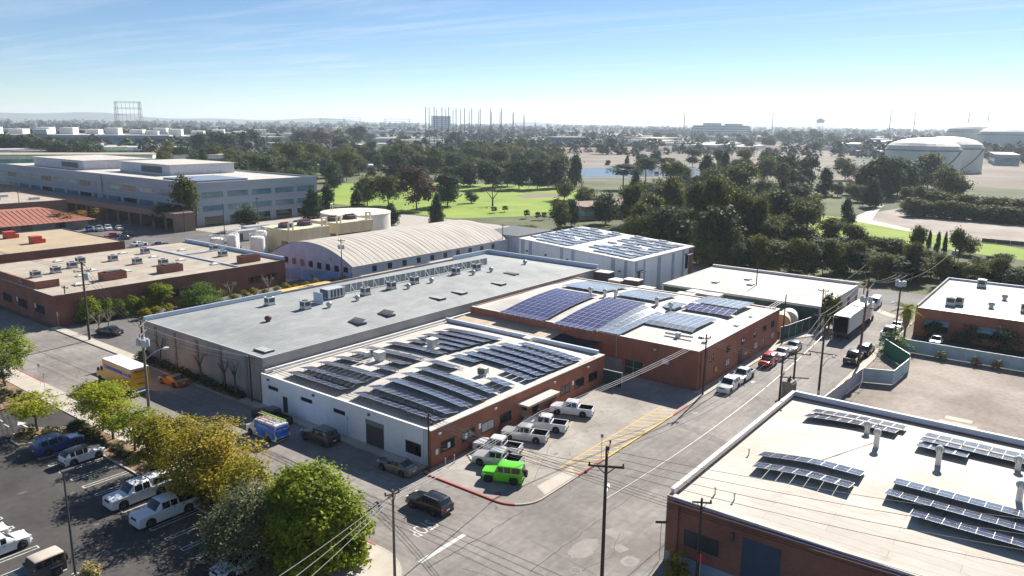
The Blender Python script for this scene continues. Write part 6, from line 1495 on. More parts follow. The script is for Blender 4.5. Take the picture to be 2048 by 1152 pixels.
# brown flat hall and arcade
BH = thing('brown_flat_hall', 'brown flat roofed hall behind the red tiled roof', 'building')
walls(BH, 100, 124.5, 303, 350, 6.5, mat('brown_stucco', (0.19,0.12,0.09), 0.9)); roof_grid(100.3,124.2,303.3,349.7,lambda x,y: 6.4,2,2).build('roof', ROOF_LB, BH)
for x, y in ((106,320),(112,330),(116,312)): MB().box(x,x+3,y,y+2,6.4,7.2).build('roof_unit', METAL, BH)
AR = thing('arcade', 'long low brown arcade with pale columns in front of the office block', 'building')
BRW = mat('arcade_brown', (0.22,0.145,0.11), 0.9, (0.27,0.18,0.14), 0.3)
MB().box(129,136.5,238,405,4.4,6.2).build('roof_band', BRW, AR); MB().box(130,136,239,404,6.201,6.35).build('roof', METAL_D, AR)
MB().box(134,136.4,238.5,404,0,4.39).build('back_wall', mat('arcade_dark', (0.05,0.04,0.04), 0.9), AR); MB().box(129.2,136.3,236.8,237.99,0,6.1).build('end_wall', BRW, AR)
col = MB().box(-0.25,0.25,-0.3,0.3,0,4.39).mesh('column'); col.materials.append(BRW)
for i in range(20): mo('column', col, None, AR, loc=(129.5,243+i*8,0))
# office block
OF = thing('office_block', 'wide three storey blue-grey office block with ribbon windows and white roof', 'building')
OW = mat('office_cladding', (0.27,0.31,0.37), 0.6, (0.36,0.40,0.46), 0.12, stretch=(0.2,0.2,2), fine=0.06, fscale=3)
OX0, OX1, OY0, OY1 = 141, 192, 244, 416
MB().box(OX0,OX1,OY0,OY1,0,14.2).build('wall', OW, OF); MB().box(OX0+0.6,OX1-0.6,OY0+0.6,OY1-0.6,14.201,14.3).build('roof', ROOF_W, OF)
MB().box(OX0,OX0+0.5,OY0,OY1,14.201,14.9).box(OX0+0.5,OX1,OY0,OY0+0.5,14.201,14.9).box(OX1-0.5,OX1,OY0+0.5,OY1,14.201,14.9).build('parapet', OW, OF)
OGL = mat('office_glass', (0.06,0.16,0.21), 0.12, (0.16,0.34,0.40), 0.15, spec=0.7)
for z in (9.6, 5.0):
    for i in range(14):
        y = OY0+4+i*12; window(OF, 'x-', OX0, y, y+9.5, z, z+1.9, 6, glass=OGL if i % 3 else GLASS)
    for i in range(5):
        x = OX0+2.5+i*9.8; window(OF, 'y-', OY0, x, x+8, z, z+1.9, 6, glass=OGL)
for i in range(5): panel(OF, 'undercroft', GLASS, 'y-', OY0, OX0+3+i*9.6, OX0+10+i*9.6, 0.1, 3.2)
MB().box(OX0-0.4,OX0-0.001,310,314,0,14.2).build('fin', OW, OF)
LW = mat('lilac_white', (0.48,0.48,0.52), 0.8)
MB().box(158,186,290,330,14.301,18.2).build('penthouse', LW, OF); MB().box(150,180,345,395,14.301,18.0).build('penthouse', LW, OF)
MB().box(157.4,186.6,289.4,330.6,18.201,18.5).build('penthouse_roof', ROOF_W, OF); MB().box(149.4,180.6,344.4,395.6,18.001,18.3).build('penthouse_roof', ROOF_W, OF)
panel(OF, 'louvre', METAL_D, 'x-', 158, 296, 312, 15, 17.5); panel(OF, 'louvre', METAL_D, 'x-', 150, 350, 366, 15, 17.2)
MB().box(OX0+6,OX0+26,252,275,14.301,14.9).build('roof_well', mat('well_blue', (0.12,0.16,0.24), 0.8), OF)
# arched shed
Q = thing('arched_shed', 'long shed with an arched, rust streaked pale sheet roof and white walls', 'shed')
QX0, QX1, QY0, QY1 = 112.3, 168.5, 131.2, 161.4
WQ = mat('shed_white', (0.52,0.54,0.60), 0.85, (0.64,0.66,0.70), 0.5)
MB().box(QX0,QX1,QY0,QY0+0.3,0,4.1).build('wall', WQ, Q); MB().box(QX0,QX1,QY1-0.3,QY1,0,4.1).build('wall', WQ, Q)
def qz(y):
    u = (y-(QY0+QY1)/2)/((QY1-QY0)/2); return 4.05+4.1*(1-u*u)
n = 24
ge = [(QY0+(QY1-QY0)*i/n) for i in range(n+1)]
for nm, x in (('gable', QX0), ('gable', QX1-0.3)):
    mb = MB(); m_ = len(ge)+2
    pts = [(QY0+0.301,0)]+[(min(max(y,QY0+0.301),QY1-0.301), qz(y)-0.06) for y in ge]+[(QY1-0.301,0)]
    m_ = len(pts)
    mb.add([(x,a,b) for a,b in pts]+[(x+0.3,a,b) for a,b in pts],[tuple(range(m_)),tuple(range(2*m_-1,m_-1,-1))]+[(i,i+m_,(i+1)%m_+m_,(i+1)%m_) for i in range(m_)]).build(nm, mat('lilac_gable', (0.40,0.40,0.52), 0.9, (0.5,0.5,0.6), 0.5), Q)
QR = mat('streaked_sheet', (0.28,0.245,0.21), 0.85, (0.50,0.46,0.41), 0.9, detail=8, lo=0.3, hi=0.6, stretch=(2.2,0.12,0.12), fine=0.08)
sw = 1.6
for k in range(int((QX1-QX0+0.8)/sw)):
    x0 = QX0-0.4+k*sw; x1 = x0+sw-0.03; mb = MB()
    vs = []
    for y in ge:
        yy = QY0-0.25+(y-QY0)*(QY1-QY0+0.5)/(QY1-QY0)
        vs += [(x0,yy,qz(y)+0.02),(x0+0.10,yy,qz(y)+0.07),(x1-0.10,yy,qz(y)+0.07),(x1,yy,qz(y)+0.02)]
    mb.add(vs, [(i*4+j,i*4+j+1,(i+1)*4+j+1,(i+1)*4+j) for i in range(n) for j in range(3)]).build('roof_sheet', QR, Q)
for i in range(9): window(Q, 'x-', QX0, 133+i*3.1, 134.5+i*3.1, 2.2, 3.7, 1)
for i in range(10): window(Q, 'y-', QY0, 118+i*4.8, 119.3+i*4.8, 2.2, 3.5, 1)
text('B', 1.1, METAL_D, Q, (QX0-0.02,138.6,5.0), R(90), -PI/2, name='shed_letter')
# low sheds behind the warehouse
for i, (x0, x1, y0, y1, z, lb) in enumerate([(129,150,115,124,3.6,'low flat grey shed squeezed between the warehouse and the arched shed'),(110,126,120,126,2.9,'dark green low store in front of the arched shed'),(168.8,186,128,142,5.0,'pale lean-to with a dark doorway at the end of the arched shed')]):
    t = thing('low_shed', lb, 'shed', (0,0,0)); walls(t, x0, x1, y0, y1, z, [GREYW, GREEN_D, WQ][i]); MB().box(x0-0.2,x1+0.2,y0-0.2,y1+0.2,z+0.001,z+0.16).build('roof', [ROOF_C, ROOF_T, METAL_D][i], t)
    panel(t, 'doorway', DOOR_D, 'y-', y0, x0+2, x0+6, 0.05, 2.5)
# shipping containers by the hedge
for i, (x, y, m, lb) in enumerate([(90.6,126.4,mat('container_yellow', (0.62,0.38,0.10), 0.7),'yellow topped shipping container behind the warehouse'),(90.8,123.4,mat('container_red', (0.38,0.09,0.06), 0.7),'red shipping container behind the warehouse')]):
    t = thing('shipping_container', lb, 'container', (x, y, 0.01)); MB().box(0,12.2,0,2.5,0.1,2.6).build('box', m, t)
    for k in range(24): MB().box(0.25+k*0.5,0.5+k*0.5,-0.03,-0.001,0.2,2.5).build('rib', m, t)
    MB().box(-0.03,-0.001,0.1,1.2,0.2,2.5).build('door', METAL_D, t); MB().box(-0.03,-0.001,1.3,2.4,0.2,2.5).build('door', METAL_D, t); MB().box(0,12.2,0,2.5,2.601,2.66).build('roof', m, t)
# works: cooling towers, pipes, round tank, white vessels
CRM = mat('cream_sheet', (0.52,0.45,0.31), 0.8, (0.62,0.55,0.40), 0.5, stretch=(1,1,0.3)); CRP = mat('cream_pipe', (0.60,0.56,0.46), 0.6)
REDM = mat('red_fan', (0.30,0.03,0.05), 0.6)
for i, (x, y) in enumerate([(128.5,176),(147,178)]):
    t = thing('cooling_tower', ['cream ribbed cooling tower nearest the white vessels','cream ribbed cooling tower next to the round tank'][i], 'cooling tower', (x, y, 0.02))
    MB().box(0,14,0,13,3.2,6.4).build('upper_casing', CRM, t); MB().box(0,14,4,13,0,3.199).build('lower_casing', CRM, t)
    MB().add([(0.5,0.2,3.19),(13.5,0.2,3.19),(13.5,3.99,0.6),(0.5,3.99,0.6)],[(0,3,2,1)]).build('intake_louvre', METAL_D, t)
    for k in range(22): MB().box(-0.12,-0.001,0.2+k*0.6,0.42+k*0.6,0.1 if k > 6 else 3.2,6.4).build('rib', CRM, t)
    for k in range(20): MB().box(0.3+k*0.7,0.5+k*0.7,-0.1,-0.001,3.25,6.35).build('rib', CRM, t)
    for k in range(2):
        MB().lathe([(2.3,0),(2.1,0.9),(2.2,1.1)],18,(3.8+k*6.4,6.5,6.401)).build('fan_stack', METAL_D, t)
        MB().box(2.2+k*6.4,5.4+k*6.4,6.1,6.9,7.2,7.9).build('fan_motor', REDM, t)
    MB().path([(0.4,0.8,0),(0.4,0.8,8.4),(1.9,0.8,8.4),(1.9,0.8,6.4)],0.28,8).build('riser_pipe', CRP, t); MB().path([(12,1.0,6.4),(12,1.0,8.6),(13.6,1.0,8.6),(13.6,1.0,6.4)],0.28,8).build('riser_pipe', CRP, t)
t = thing('pipe_run', 'long cream pipes on trestles in front of the cooling towers', 'pipes', (128,171.5,0.02))
MB().path([(0,0,2.0),(0.6,0,2.6),(34,0,2.6),(36,0,3.4),(37,0,3.2),(37,0,0.5)],0.38,10).build('pipe', CRP, t); MB().path([(2,1.4,1.3),(33,1.4,1.3),(34.5,1.4,0.2)],0.32,8).build('pipe', CRP, t); MB().path([(4,-1.0,1.0),(31,-1.0,1.0)],0.22,8).build('pipe', CRP, t)
for k in range(8): MB().box(2+k*4.2,2.2+k*4.2,-1.2,1.8,0,0.2).box(2+k*4.2,2.2+k*4.2,-0.1,0.1,0.2,2.2).build('trestle', METAL, t)
t = thing('round_tank', 'wide low pale tank with a flat cream top beside the cooling towers', 'tank', (174,201,0.02))
MB().lathe([(11.6,0),(11.6,5.6)],40).build('shell', mat('tank_grey', (0.50,0.50,0.48), 0.7, (0.58,0.58,0.55), 0.4), t, True); MB().lathe([(11.75,5.601),(11.75,5.9),(0.01,6.3)],40).build('lid', mat('tank_lid', (0.58,0.52,0.42), 0.8), t, True)
MB().path([(-9,2,6.5),(-9,2,9),(-7,3.5,9),(-7,3.5,6.5)],0.1,6).build('handrail', CRP, t)
for i, (x, y, r, h) in enumerate([(112.5,183.5,1.8,2.6),(116,182,1.4,3.2),(119,186,1.5,3.0),(121,178,2.0,2.6),(125,182,1.6,3.4)]):
    t = thing('vessel', 'round white vessel with a railed top behind the workshop parapet', 'vessel', (x, y+2, 0.02), 0, 'white vessels')
    MB().lathe([(r,0),(r,h+2.2),(r*0.8,h+2.6),(0.01,h+2.8)],18).build('shell', TRIM_W, t, True)
    MB().path([(r*math.cos(2*PI*k/12),r*math.sin(2*PI*k/12),h+3.3) for k in range(13)],0.05,5).build('rail', TRIM_W, t)
    for k in range(12): MB().tube((r*math.cos(2*PI*k/12),r*math.sin(2*PI*k/12),h+2.2),(r*math.cos(2*PI*k/12),r*math.sin(2*PI*k/12),h+3.3),0.04,n=4).build('rail_post', TRIM_W, t)
for i, (x, y) in enumerate([(131,205),(139,212)]):
    t = thing('site_cabin', ['white site cabin behind the cooling tower','second white site cabin near the office undercroft'][i], 'cabin', (x,y,0.02)); MB().box(0,8,0,3,0.2,3).build('box', TRIM_W, t); MB().box(-0.1,8.1,-0.1,3.1,3.001,3.15).build('roof', METAL, t); MB().box(1,2,-0.04,-0.001,0.3,2.4).build('door', METAL_D, t)
tag(MB().box(105,128,163,163.5,0,2.4).build('yard_wall', BRW), 'brown yard wall between the works and the arched shed', 'wall')
# stored box units and drums behind the factory
UD = mat('unit_dark', (0.06,0.065,0.075), 0.8); UT = mat('unit_top', (0.56,0.52,0.46), 0.8, (0.66,0.62,0.56), 0.6)
q = random.Random(8)
for i in range(22):
    x = 139.5 + (i % 2)*2.9 + q.uniform(-0.4,0.4); x = 129.6+(i%3)*3.3; y = 79.5-(i//3)*4.3+q.uniform(-0.5,0.5)
    if i % 3 == 2 and y < 72: continue
    t = thing('stored_unit', 'boxy stored unit with pale top and dark open side behind the factory', 'storage unit', (x, y, 0.02), R(q.uniform(-8,8)), 'stored units behind the factory')
    h = q.choice((4.4,5.0,5.6,3.4)); w_ = q.uniform(2.2,2.7); d_ = q.uniform(2.8,3.6)
    MB().box(0,w_,0,d_,0.1,h).build('casing', UT if q.random() < 0.4 else UD, t); MB().box(-0.08,w_+0.08,-0.08,d_+0.08,h+0.001,h+0.14).build('top', UT, t)
    MB().box(-0.03,-0.001,0.2,d_-0.2,0.3,h-0.2).build('open_side', METAL_D, t); MB().box(0.1,w_-0.1,-0.03,-0.001,0.3,h-0.3).build('front_panel', UD, t)
for i, (x, y, m) in enumerate([(132.0,45.2,mat('tan_drum', (0.50,0.37,0.19), 0.7)),(133.4,42.6,MATS['tan_drum']),(136.6,42.4,TRIM_W)]):
    t = thing('storage_drum', ['tan drum tank behind the dark green fence','second tan drum tank behind the dark green fence','white and blue drum tank behind the dark green fence'][i], 'drum tank', (x,y,0.02), R(15))
    MB().lathe([(1.2,0),(1.65,0.25),(1.65,3.0),(1.2,3.25)],20,(0,0,1.75),'x').build('shell', m, t, True)
    for k in (0.8,2.4): MB().box(k,k+0.2,-1.2,1.2,0,0.6).build('cradle', METAL_D, t)

# ------------------------------------------------------------------ distance: tanks, pylons, nets, towers
TANKM = mat('tank_pale_green', (0.58,0.61,0.55), 0.7, (0.66,0.68,0.62), 0.05, stretch=(1,1,0.2)); DOME = mat('dome_panel', (0.66,0.60,0.50), 0.5, (0.74,0.70,0.62), 0.2, island=0.08)
def oil_tank(label, x, y, r, h, rise):
    t = thing('storage_tank', label, 'storage tank', (x, y, 0))
    MB().lathe([(r,0),(r,h)],48).build('shell', TANKM, t, True); MB().lathe([(r+0.4,h-1.3),(r+0.4,h-0.2)],48).build('wind_girder', mat('girder', (0.16,0.28,0.30), 0.7), t)
    rings = 5; seg = 24
    for i in range(rings):
        for k in range(seg):
            if i == rings-1 and k % 2: continue
            mb = MB()
            def pt(a, b):
                u = a/rings; rr = r*1.0*math.cos(u*PI/2); zz = h+rise*math.sin(u*PI/2)**1.0
                return (rr*math.cos(2*PI*b/seg), rr*math.sin(2*PI*b/seg), zz)
            s_ = 2 if i == rings-1 else 1
            mb.add([pt(i,k),pt(i,k+s_),pt(i+1,k+s_),pt(i+1,k)],[(0,1,2,3)]).build('dome_panel', DOME, t)
    sp = MB()
    for k in range(20):
        a0 = 3.6+k*0.05; sp.tube((r*1.01*math.cos(a0),r*1.01*math.sin(a0),h*k/20),(r*1.01*math.cos(a0+0.05),r*1.01*math.sin(a0+0.05),h*(k+1)/20),0.35,n=4)
    sp.build('spiral_stair', METAL_D, t)
oil_tank('big domed storage tank standing clear in the bare yard', 674,118,26.5,19.5,8.5)
oil_tank('big domed storage tank half hidden behind its twin', 742,112,27,20,8.5)
oil_tank('distant domed tank of the far pair', 1500,186,44,30,14); oil_tank('distant domed tank standing in front of its twin', 1400,132,40,27,12)
STEEL = mat('pylon_steel', (0.10,0.11,0.12), 0.6)
def pylon(label, x, y, h, w_, rot):
    t = thing('pylon', label, 'pylon', (x, y, 0), rot)
    for s_ in (-1, 1):
        mb = MB(); b = 3.0
        for (ex, ey) in ((-1,-1),(1,-1),(1,1),(-1,1)): mb.tube((s_*w_/2+ex*b,ey*b,0),(s_*w_/2+ex*1.0,ey*1.0,h),0.22,0.18,n=4)
        for k in range(9):
            z0 = h*k/9; z1 = h*(k+1)/9; f0 = b-(b-1)*k/9; f1 = b-(b-1)*(k+1)/9
            mb.tube((s_*w_/2-f0,-f0,z0),(s_*w_/2+f1,-f1,z1),0.12,n=4).tube((s_*w_/2+f0,-f0,z0),(s_*w_/2-f1,-f1,z1),0.12,n=4)
        mb.build('leg_tower', STEEL, t)
    for i, z in enumerate((h,h*0.86,h*0.72,h*0.55)):
        mb = MB().tube((-w_/2-2,0,z),(w_/2+2,0,z),0.25,n=4).tube((-w_/2-2,0,z-1.4),(w_/2+2,0,z-1.4),0.18,n=4)
        for k in range(12): mb.tube((-w_/2+w_*k/12,0,z),(-w_/2+w_*(k+1)/12,0,z-1.4),0.1,n=4)
        mb.build('cross_beam', STEEL, t)
    for k in range(6): MB().tube((-w_/2+w_*(k+0.5)/6,0,h),(-w_/2+w_*(k+0.5)/6,0,h*0.55),0.14,n=4).build('hanger', STEEL, t)
    return t
pylon('wide double-legged lattice pylon frame rising over the white plant', 533,1075,58,36,R(-60))
pylon('far lattice pylon frame beside the golf nets', 1377,1425,42,60,R(-50)); pylon('distant lattice pylon frame beyond the slanted pale roof', 1400,1700,40,66,R(-50)); pylon('faintest lattice pylon frame of the far line', 1900,2200,48,60,R(-50))
NETP = [(720, 694, 54), (727, 686, 54), (734, 679, 54), (740, 673, 54), (746, 666, 53), (753, 658, 53), (759, 651, 53), (766, 643, 53), (774, 633, 53), (783, 622, 53), (956, 737, 51), (1132, 847, 48), (1312, 952, 43), (1503, 1056, 36)]
NETQ = [(853, 815, 56), (861, 807, 55), (870, 797, 55), (877, 789, 54), (885, 781, 54), (893, 771, 53), (902, 761, 52), (915, 746, 51), (923, 736, 51), (935, 720, 50), (944, 707, 49)]
mpn = MB().tube((0,0,0),(0,0,1),0.7,0.5,n=6).mesh('net_pole'); mpn.materials.append(mat('net_pole_grey', (0.16,0.17,0.19), 0.7))
for (x, y, h) in NETP+NETQ:
    o = tag(mo('net_pole', mpn, None, None, True, (x, y, 0)), 'very tall slim pole holding the golf range nets', 'net pole', 'golf range net poles'); o.scale = (1, 1, h)
# sagging golf netting between the poles: fine threads
nm = MB()
for (a, b) in list(zip(NETP, NETP[1:]))+list(zip(NETQ, NETQ[1:])):
    for k in range(5):
        fz = 0.15+0.85*k/4
        nm.tube((a[0],a[1],a[2]*fz),(b[0],b[1],b[2]*fz),0.05,n=3,cap=False)
tag(nm.build('golf_netting', mat('net_thread', (0.3,0.31,0.33), 0.9)), 'fine netting strung between the tall golf range poles', 'netting')
# named distant buildings
def far_block(label, x, y, w_, d_, h, m, rot, floors=0, cat='building', name='distant_building', group=None, roofm=None):
    t = thing(name, label, cat, (x, y, 0), rot, group)
    MB().box(-w_/2,w_/2,-d_/2,d_/2,0,h).build('wall', m, t); MB().box(-w_/2-0.3,w_/2+0.3,-d_/2-0.3,d_/2+0.3,h+0.001,h+0.6).build('roof', roofm or ROOF_W, t)
    for k in range(floors):
        z = h*(k+0.35)/floors; MB().box(-w_/2-0.15,w_/2+0.15,-d_/2-0.15,d_/2+0.15,z,z+h/floors*0.42).build('window_band', OGL, t)
    return t
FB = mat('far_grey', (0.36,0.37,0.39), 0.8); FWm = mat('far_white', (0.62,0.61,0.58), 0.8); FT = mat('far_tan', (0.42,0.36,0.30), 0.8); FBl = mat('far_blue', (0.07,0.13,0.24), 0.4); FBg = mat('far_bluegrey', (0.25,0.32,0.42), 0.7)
far_block('dark blue glass building behind the golf range', 905,600,50,36,17,FBl,R(-30),2)
t = far_block('wide banded office block standing alone before the horizon', 2180,915,185,40,34,FB,R(-22),5)
MB().box(-60,-15,-14,14,34.7,41).box(25,70,-14,14,34.7,40).build('plant_room', FB, t)
far_block('single block tower behind the golf nets', 2303,2137,70,60,58,FBg,R(-40),8)
far_block('tall banded tower standing beyond the far end of the office block', 209,650,16,16,56,FWm,R(0),12)
t = far_block('low white clubhouse with blue trim among the golf trees', 372,440,40,16,4.4,FWm,R(-40),1,roofm=mat('pale_blue_roof', (0.45,0.52,0.58), 0.7))
far_block('low clubhouse with a brown roof under the round tree', 266,158,34,18,4.6,BRW,R(-20),1,roofm=mat('brown_roof', (0.18,0.12,0.10), 0.9))
far_block('dark brown roofed house hidden in the belt of trees', 300,98,26,14,4.6,BRW,R(-20),0,roofm=MATS['brown_roof'])
far_block('slanted pale roofed hall in the distance', 1620,2130,150,90,16,FBg,R(-40),1,roofm=ROOF_C)
far_block('blue and white advertising board by the dark round trees', 338,736,7,1.2,13,FBg,R(45),2,'billboard','billboard')
# white plant with boxes on its roof
for i, (x, y, w_, d_, h) in enumerate([(330,1000,150,90,17),(430,930,150,90,17),(520,870,140,90,16)]):
    t = far_block(['wing of the long white plant farthest from the golf range','middle wing of the long white plant beside the lattice pylon','wing of the long white plant nearest the golf range'][i], x, y, w_, d_, h, FBg, R(-35), 2, name='white_plant')
    for k in range(6): MB().box(-w_/2+8+k*24,-w_/2+22+k*24,-20+10*(k%3),8+10*(k%3),h+0.61,h+6+2*(k%2)).build('roof_house', FWm, t)
for i, (x, y, h) in enumerate([(2300,1090,72),(2700,950,78),(3000,640,96),(3200,600,90),(3300,440,92),(3400,390,96)]):
    t = thing('chimney', 'thin tall mast on the hazy horizon', 'mast', (x,y,0), 0, 'horizon masts'); MB().tube((0,0,0),(0,0,h),2.0,1.2,n=8).build('shaft', mat('mast_grey', (0.14,0.15,0.16), 0.8), t)
t = thing('water_tower', 'small water tower on legs on the horizon', 'water tower', (3300,965,0)); MB().lathe([(14,48),(16,54),(16,60),(8,66)],16).build('tank', FB, t)
for a in range(6): MB().tube((13*math.cos(a*PI/3),13*math.sin(a*PI/3),0),(12*math.cos(a*PI/3),12*math.sin(a*PI/3),48),0.9,n=4).build('leg', FB, t)
t = thing('flagpole', 'flagpole with a red and white flag above the trees', 'flag', (338,172,0)); MB().tube((0,0,0),(0,0,15.5),0.12,n=6).build('pole', METAL, t); MB().box(0,0.05,0.1,2.2,12.6,13.7).build('flag', mat('flag_red', (0.5,0.03,0.04), 0.8), t); MB().box(0,0.05,0.1,2.2,11.6,12.599).build('flag', TRIM_W, t)
# spread of low far buildings
q = random.Random(21)
cnt = 0
while cnt < 230:
    az = R(q.uniform(0, 76)); d = 620*math.exp(q.uniform(0, 1.9))
    x, y = d*math.cos(az), d*math.sin(az)
    if 380 < x < 1250 and 150 < y < 620 and d < 1050: continue
    if d < 1000 and R(36) < az < R(58): continue
    if abs(x-700) < 170 and abs(y-115) < 110: continue
    w_ = q.uniform(25, 110)*min(1.6, d/900+0.4); dd_ = q.uniform(20, 60); h = q.uniform(5, 11)
    m = q.choice((FWm, FWm, FB, FT, FBg, FWm))
    lb, gr = {FWm.name: ('low white shed in the hazy distance', 'distant white sheds'), FB.name: ('low grey block in the hazy distance', 'distant grey blocks'), FT.name: ('low tan building in the hazy distance', 'distant tan buildings'), FBg.name: ('low blue-grey shed in the hazy distance', 'distant blue-grey sheds')}[m.name]
    far_block(lb, x, y, w_, dd_, h, m, q.choice((0, R(-35), R(-20), R(10))), 0 if h < 8 else 1, group=gr, roofm=q.choice((ROOF_W, ROOF_C, ROOF_LB, FB)))
    cnt += 1
# hills on the skyline, left
hl = MB()
n = 60
for i in range(n+1):
    az = R(10+75*i/n)
    for d, k in ((7200,0),(8600,1),(11000,0.6)):
        hh = k*(60*max(0, (math.degrees(az)-44)/30)+16*math.sin(az*23)+10*math.sin(az*51)+22)
        hl.v.append((d*math.cos(az), d*math.sin(az), max(hh, 0) if k else -2))
hl.f = [(i*3+j, (i+1)*3+j, (i+1)*3+j+1, i*3+j+1) for i in range(n) for j in range(2)]; hl.m = [0]*len(hl.f)
struct('hills', hl, mat('hill_green', (0.06,0.075,0.05), 1.0, (0.13,0.13,0.10), 0.002, fine=0.3, fscale=0.02), 'all')
# ------------------------------------------------------------------ vegetation
def leaf_mat(name, c1, c2, trans=0.25):
    return mat(name, c1, 0.75, c2, 0.35, coord='pos', island=0.38, trans=trans, lo=0.35, hi=0.65, spec=0.25)
LF = dict(
 lime=leaf_mat('leaf_lime', (0.24,0.29,0.006), (0.38,0.38,0.010), 0.35), olive=leaf_mat('leaf_olive', (0.20,0.19,0.010), (0.34,0.29,0.014), 0.32),
 ochre=leaf_mat('leaf_ochre', (0.24,0.20,0.010), (0.38,0.29,0.013), 0.32), green=leaf_mat('leaf_green', (0.115,0.17,0.008), (0.26,0.305,0.012), 0.38),
 greygreen=leaf_mat('leaf_greygreen', (0.085,0.105,0.045), (0.15,0.165,0.075)), dark=leaf_mat('leaf_dark', (0.026,0.052,0.018), (0.064,0.092,0.028), 0.35),
 moss=leaf_mat('leaf_moss', (0.060,0.084,0.014), (0.130,0.140,0.024), 0.38), brown=leaf_mat('leaf_brown', (0.075,0.036,0.026), (0.11,0.058,0.04)),
 yellow=leaf_mat('leaf_yellow', (0.24,0.15,0.015), (0.34,0.21,0.025)), bright=leaf_mat('leaf_bright', (0.075,0.16,0.012), (0.13,0.215,0.016)),
 straw=leaf_mat('leaf_straw', (0.30,0.24,0.09), (0.42,0.36,0.16)))
BARK = mat('bark', (0.075,0.055,0.042), 0.95, (0.13,0.10,0.08), 3.0, stretch=(4,4,0.6)); BARK_G = mat('pale_bark', (0.22,0.19,0.16), 0.95, (0.32,0.28,0.24), 3.0, stretch=(4,4,0.6))
def crown_mesh(name, seed, shape, nclump, per, leaf, m, fill=0.55, clump_r=0.17, lobes=9):
    """leaf clumps on a handful of uneven lobes spread through a crown volume (unit crown: width 1, height 1)"""
    q = random.Random(seed); vs = []; fs = []
    lb = []
    while len(lb) < lobes:
        u = q.uniform(0.12, 0.88); r = shape(u)
        if q.random() > r*1.5: continue
        a = q.uniform(0, 2*PI); R_ = q.uniform(0.17, 0.29)*(0.6+0.5*r)
        rr = max(0, r*0.5-R_*0.8)*math.sqrt(q.uniform(0.25, 1))*q.uniform(0.9, 1.25)
        lb.append((Vector((rr*math.cos(a), rr*math.sin(a), u)), R_))
    k = 0
    while k < nclump:
        if q.random() < 0.72:
            c0, R_ = q.choice(lb)
            d = Vector((q.gauss(0,1), q.gauss(0,1), q.gauss(0.25,0.9))).normalized()
            c = c0 + Vector((d.x*R_, d.y*R_, d.z*R_*0.85))*q.uniform(0.75, 1.05); out_ = d
            if c.z < 0: continue
        else:
            u = q.random(); r = shape(u)
            if q.random() > r*1.6: continue
            a = q.uniform(0, 2*PI); rr = r*0.5*math.sqrt(q.uniform((1-fill)**2, 1))*q.uniform(0.7, 1.0)
            c = Vector((rr*math.cos(a), rr*math.sin(a), u)); out_ = Vector((math.cos(a), math.sin(a), 0.3)).normalized()
        cr = clump_r*q.uniform(0.45, 1.15)
        for _ in range(per):
            d = Vector((q.gauss(0,1), q.gauss(0,1), q.gauss(0,0.8)))
            p = c + d*cr*0.40
            nrm = (out_*0.7 + Vector((0,0,0.55)) + Vector((q.gauss(0,.55),q.gauss(0,.55),q.gauss(0,.55)))).normalized()
            t1 = nrm.orthogonal().normalized(); an = q.uniform(0,6.28); t1 = t1*math.cos(an) + nrm.cross(t1)*math.sin(an)
            t2 = nrm.cross(t1); s = leaf*q.uniform(0.45, 1.35)
            o = len(vs); vs += [p-t1*s, p+t2*s*0.55, p+t1*s, p-t2*s*0.55]; fs.append((o,o+1,o+2,o+3))
        k += 1
    me = bpy.data.meshes.new(name); me.from_pydata(vs, [], fs); me.materials.append(m); return me
def trunk_mesh(name, seed, h0, m, r=0.03, limbs=5, spread=0.3, top=0.8, lean=0.05, twigs=0):
    q = random.Random(seed); mb = MB()
    p = Vector((0,0,-0.01)); tops = []
    e = Vector((q.uniform(-lean,lean), q.uniform(-lean,lean), h0))
    mb.tube(p, e, r, r*0.75, 8, cap=False)
    for k in range(limbs):
        a = 2*PI*k/limbs+q.uniform(-.4,.4); s = e+Vector((0,0,-h0*0.15*q.random()))
        mid = s+Vector((math.cos(a)*spread*0.45, math.sin(a)*spread*0.45, (top-h0)*0.45)); en = s+Vector((math.cos(a)*spread, math.sin(a)*spread, (top-h0)*q.uniform(0.75,1)))
        mb.tube(s, mid, r*0.55, r*0.36, 6, cap=False); mb.tube(mid, en, r*0.36, r*0.12, 5, cap=False)
        for j in range(twigs):
            u = q.uniform(0.3,1); b = mid.lerp(en,u); c2 = b+Vector((q.gauss(0,.12),q.gauss(0,.12),abs(q.gauss(0.06,.08))))
            mb.tube(b, c2, r*0.16, r*0.05, 4, cap=False)
            for jj in range(2):
                c3 = c2+Vector((q.gauss(0,.07),q.gauss(0,.07),abs(q.gauss(0.03,.05)))); mb.tube(c2, c3, r*0.08, r*0.03, 3, cap=False)
    me = mb.mesh(name); me.materials.append(m); me.polygons.foreach_set('use_smooth',[True]*len(me.polygons)); return me
ball = lambda u: math.sqrt(max(0, 1-(2*u-1)**2))
dome = lambda u: math.sqrt(max(0, 1-u**2.2))*(0.75+0.25*min(1,u*5))
cone = lambda u: (1-u)**0.8*0.95+0.05
def euc(u): return ball(u)*(0.62+0.38*math.sin(u*9+1))
umb = lambda u: math.sqrt(max(0,1-(2*u-1)**2))
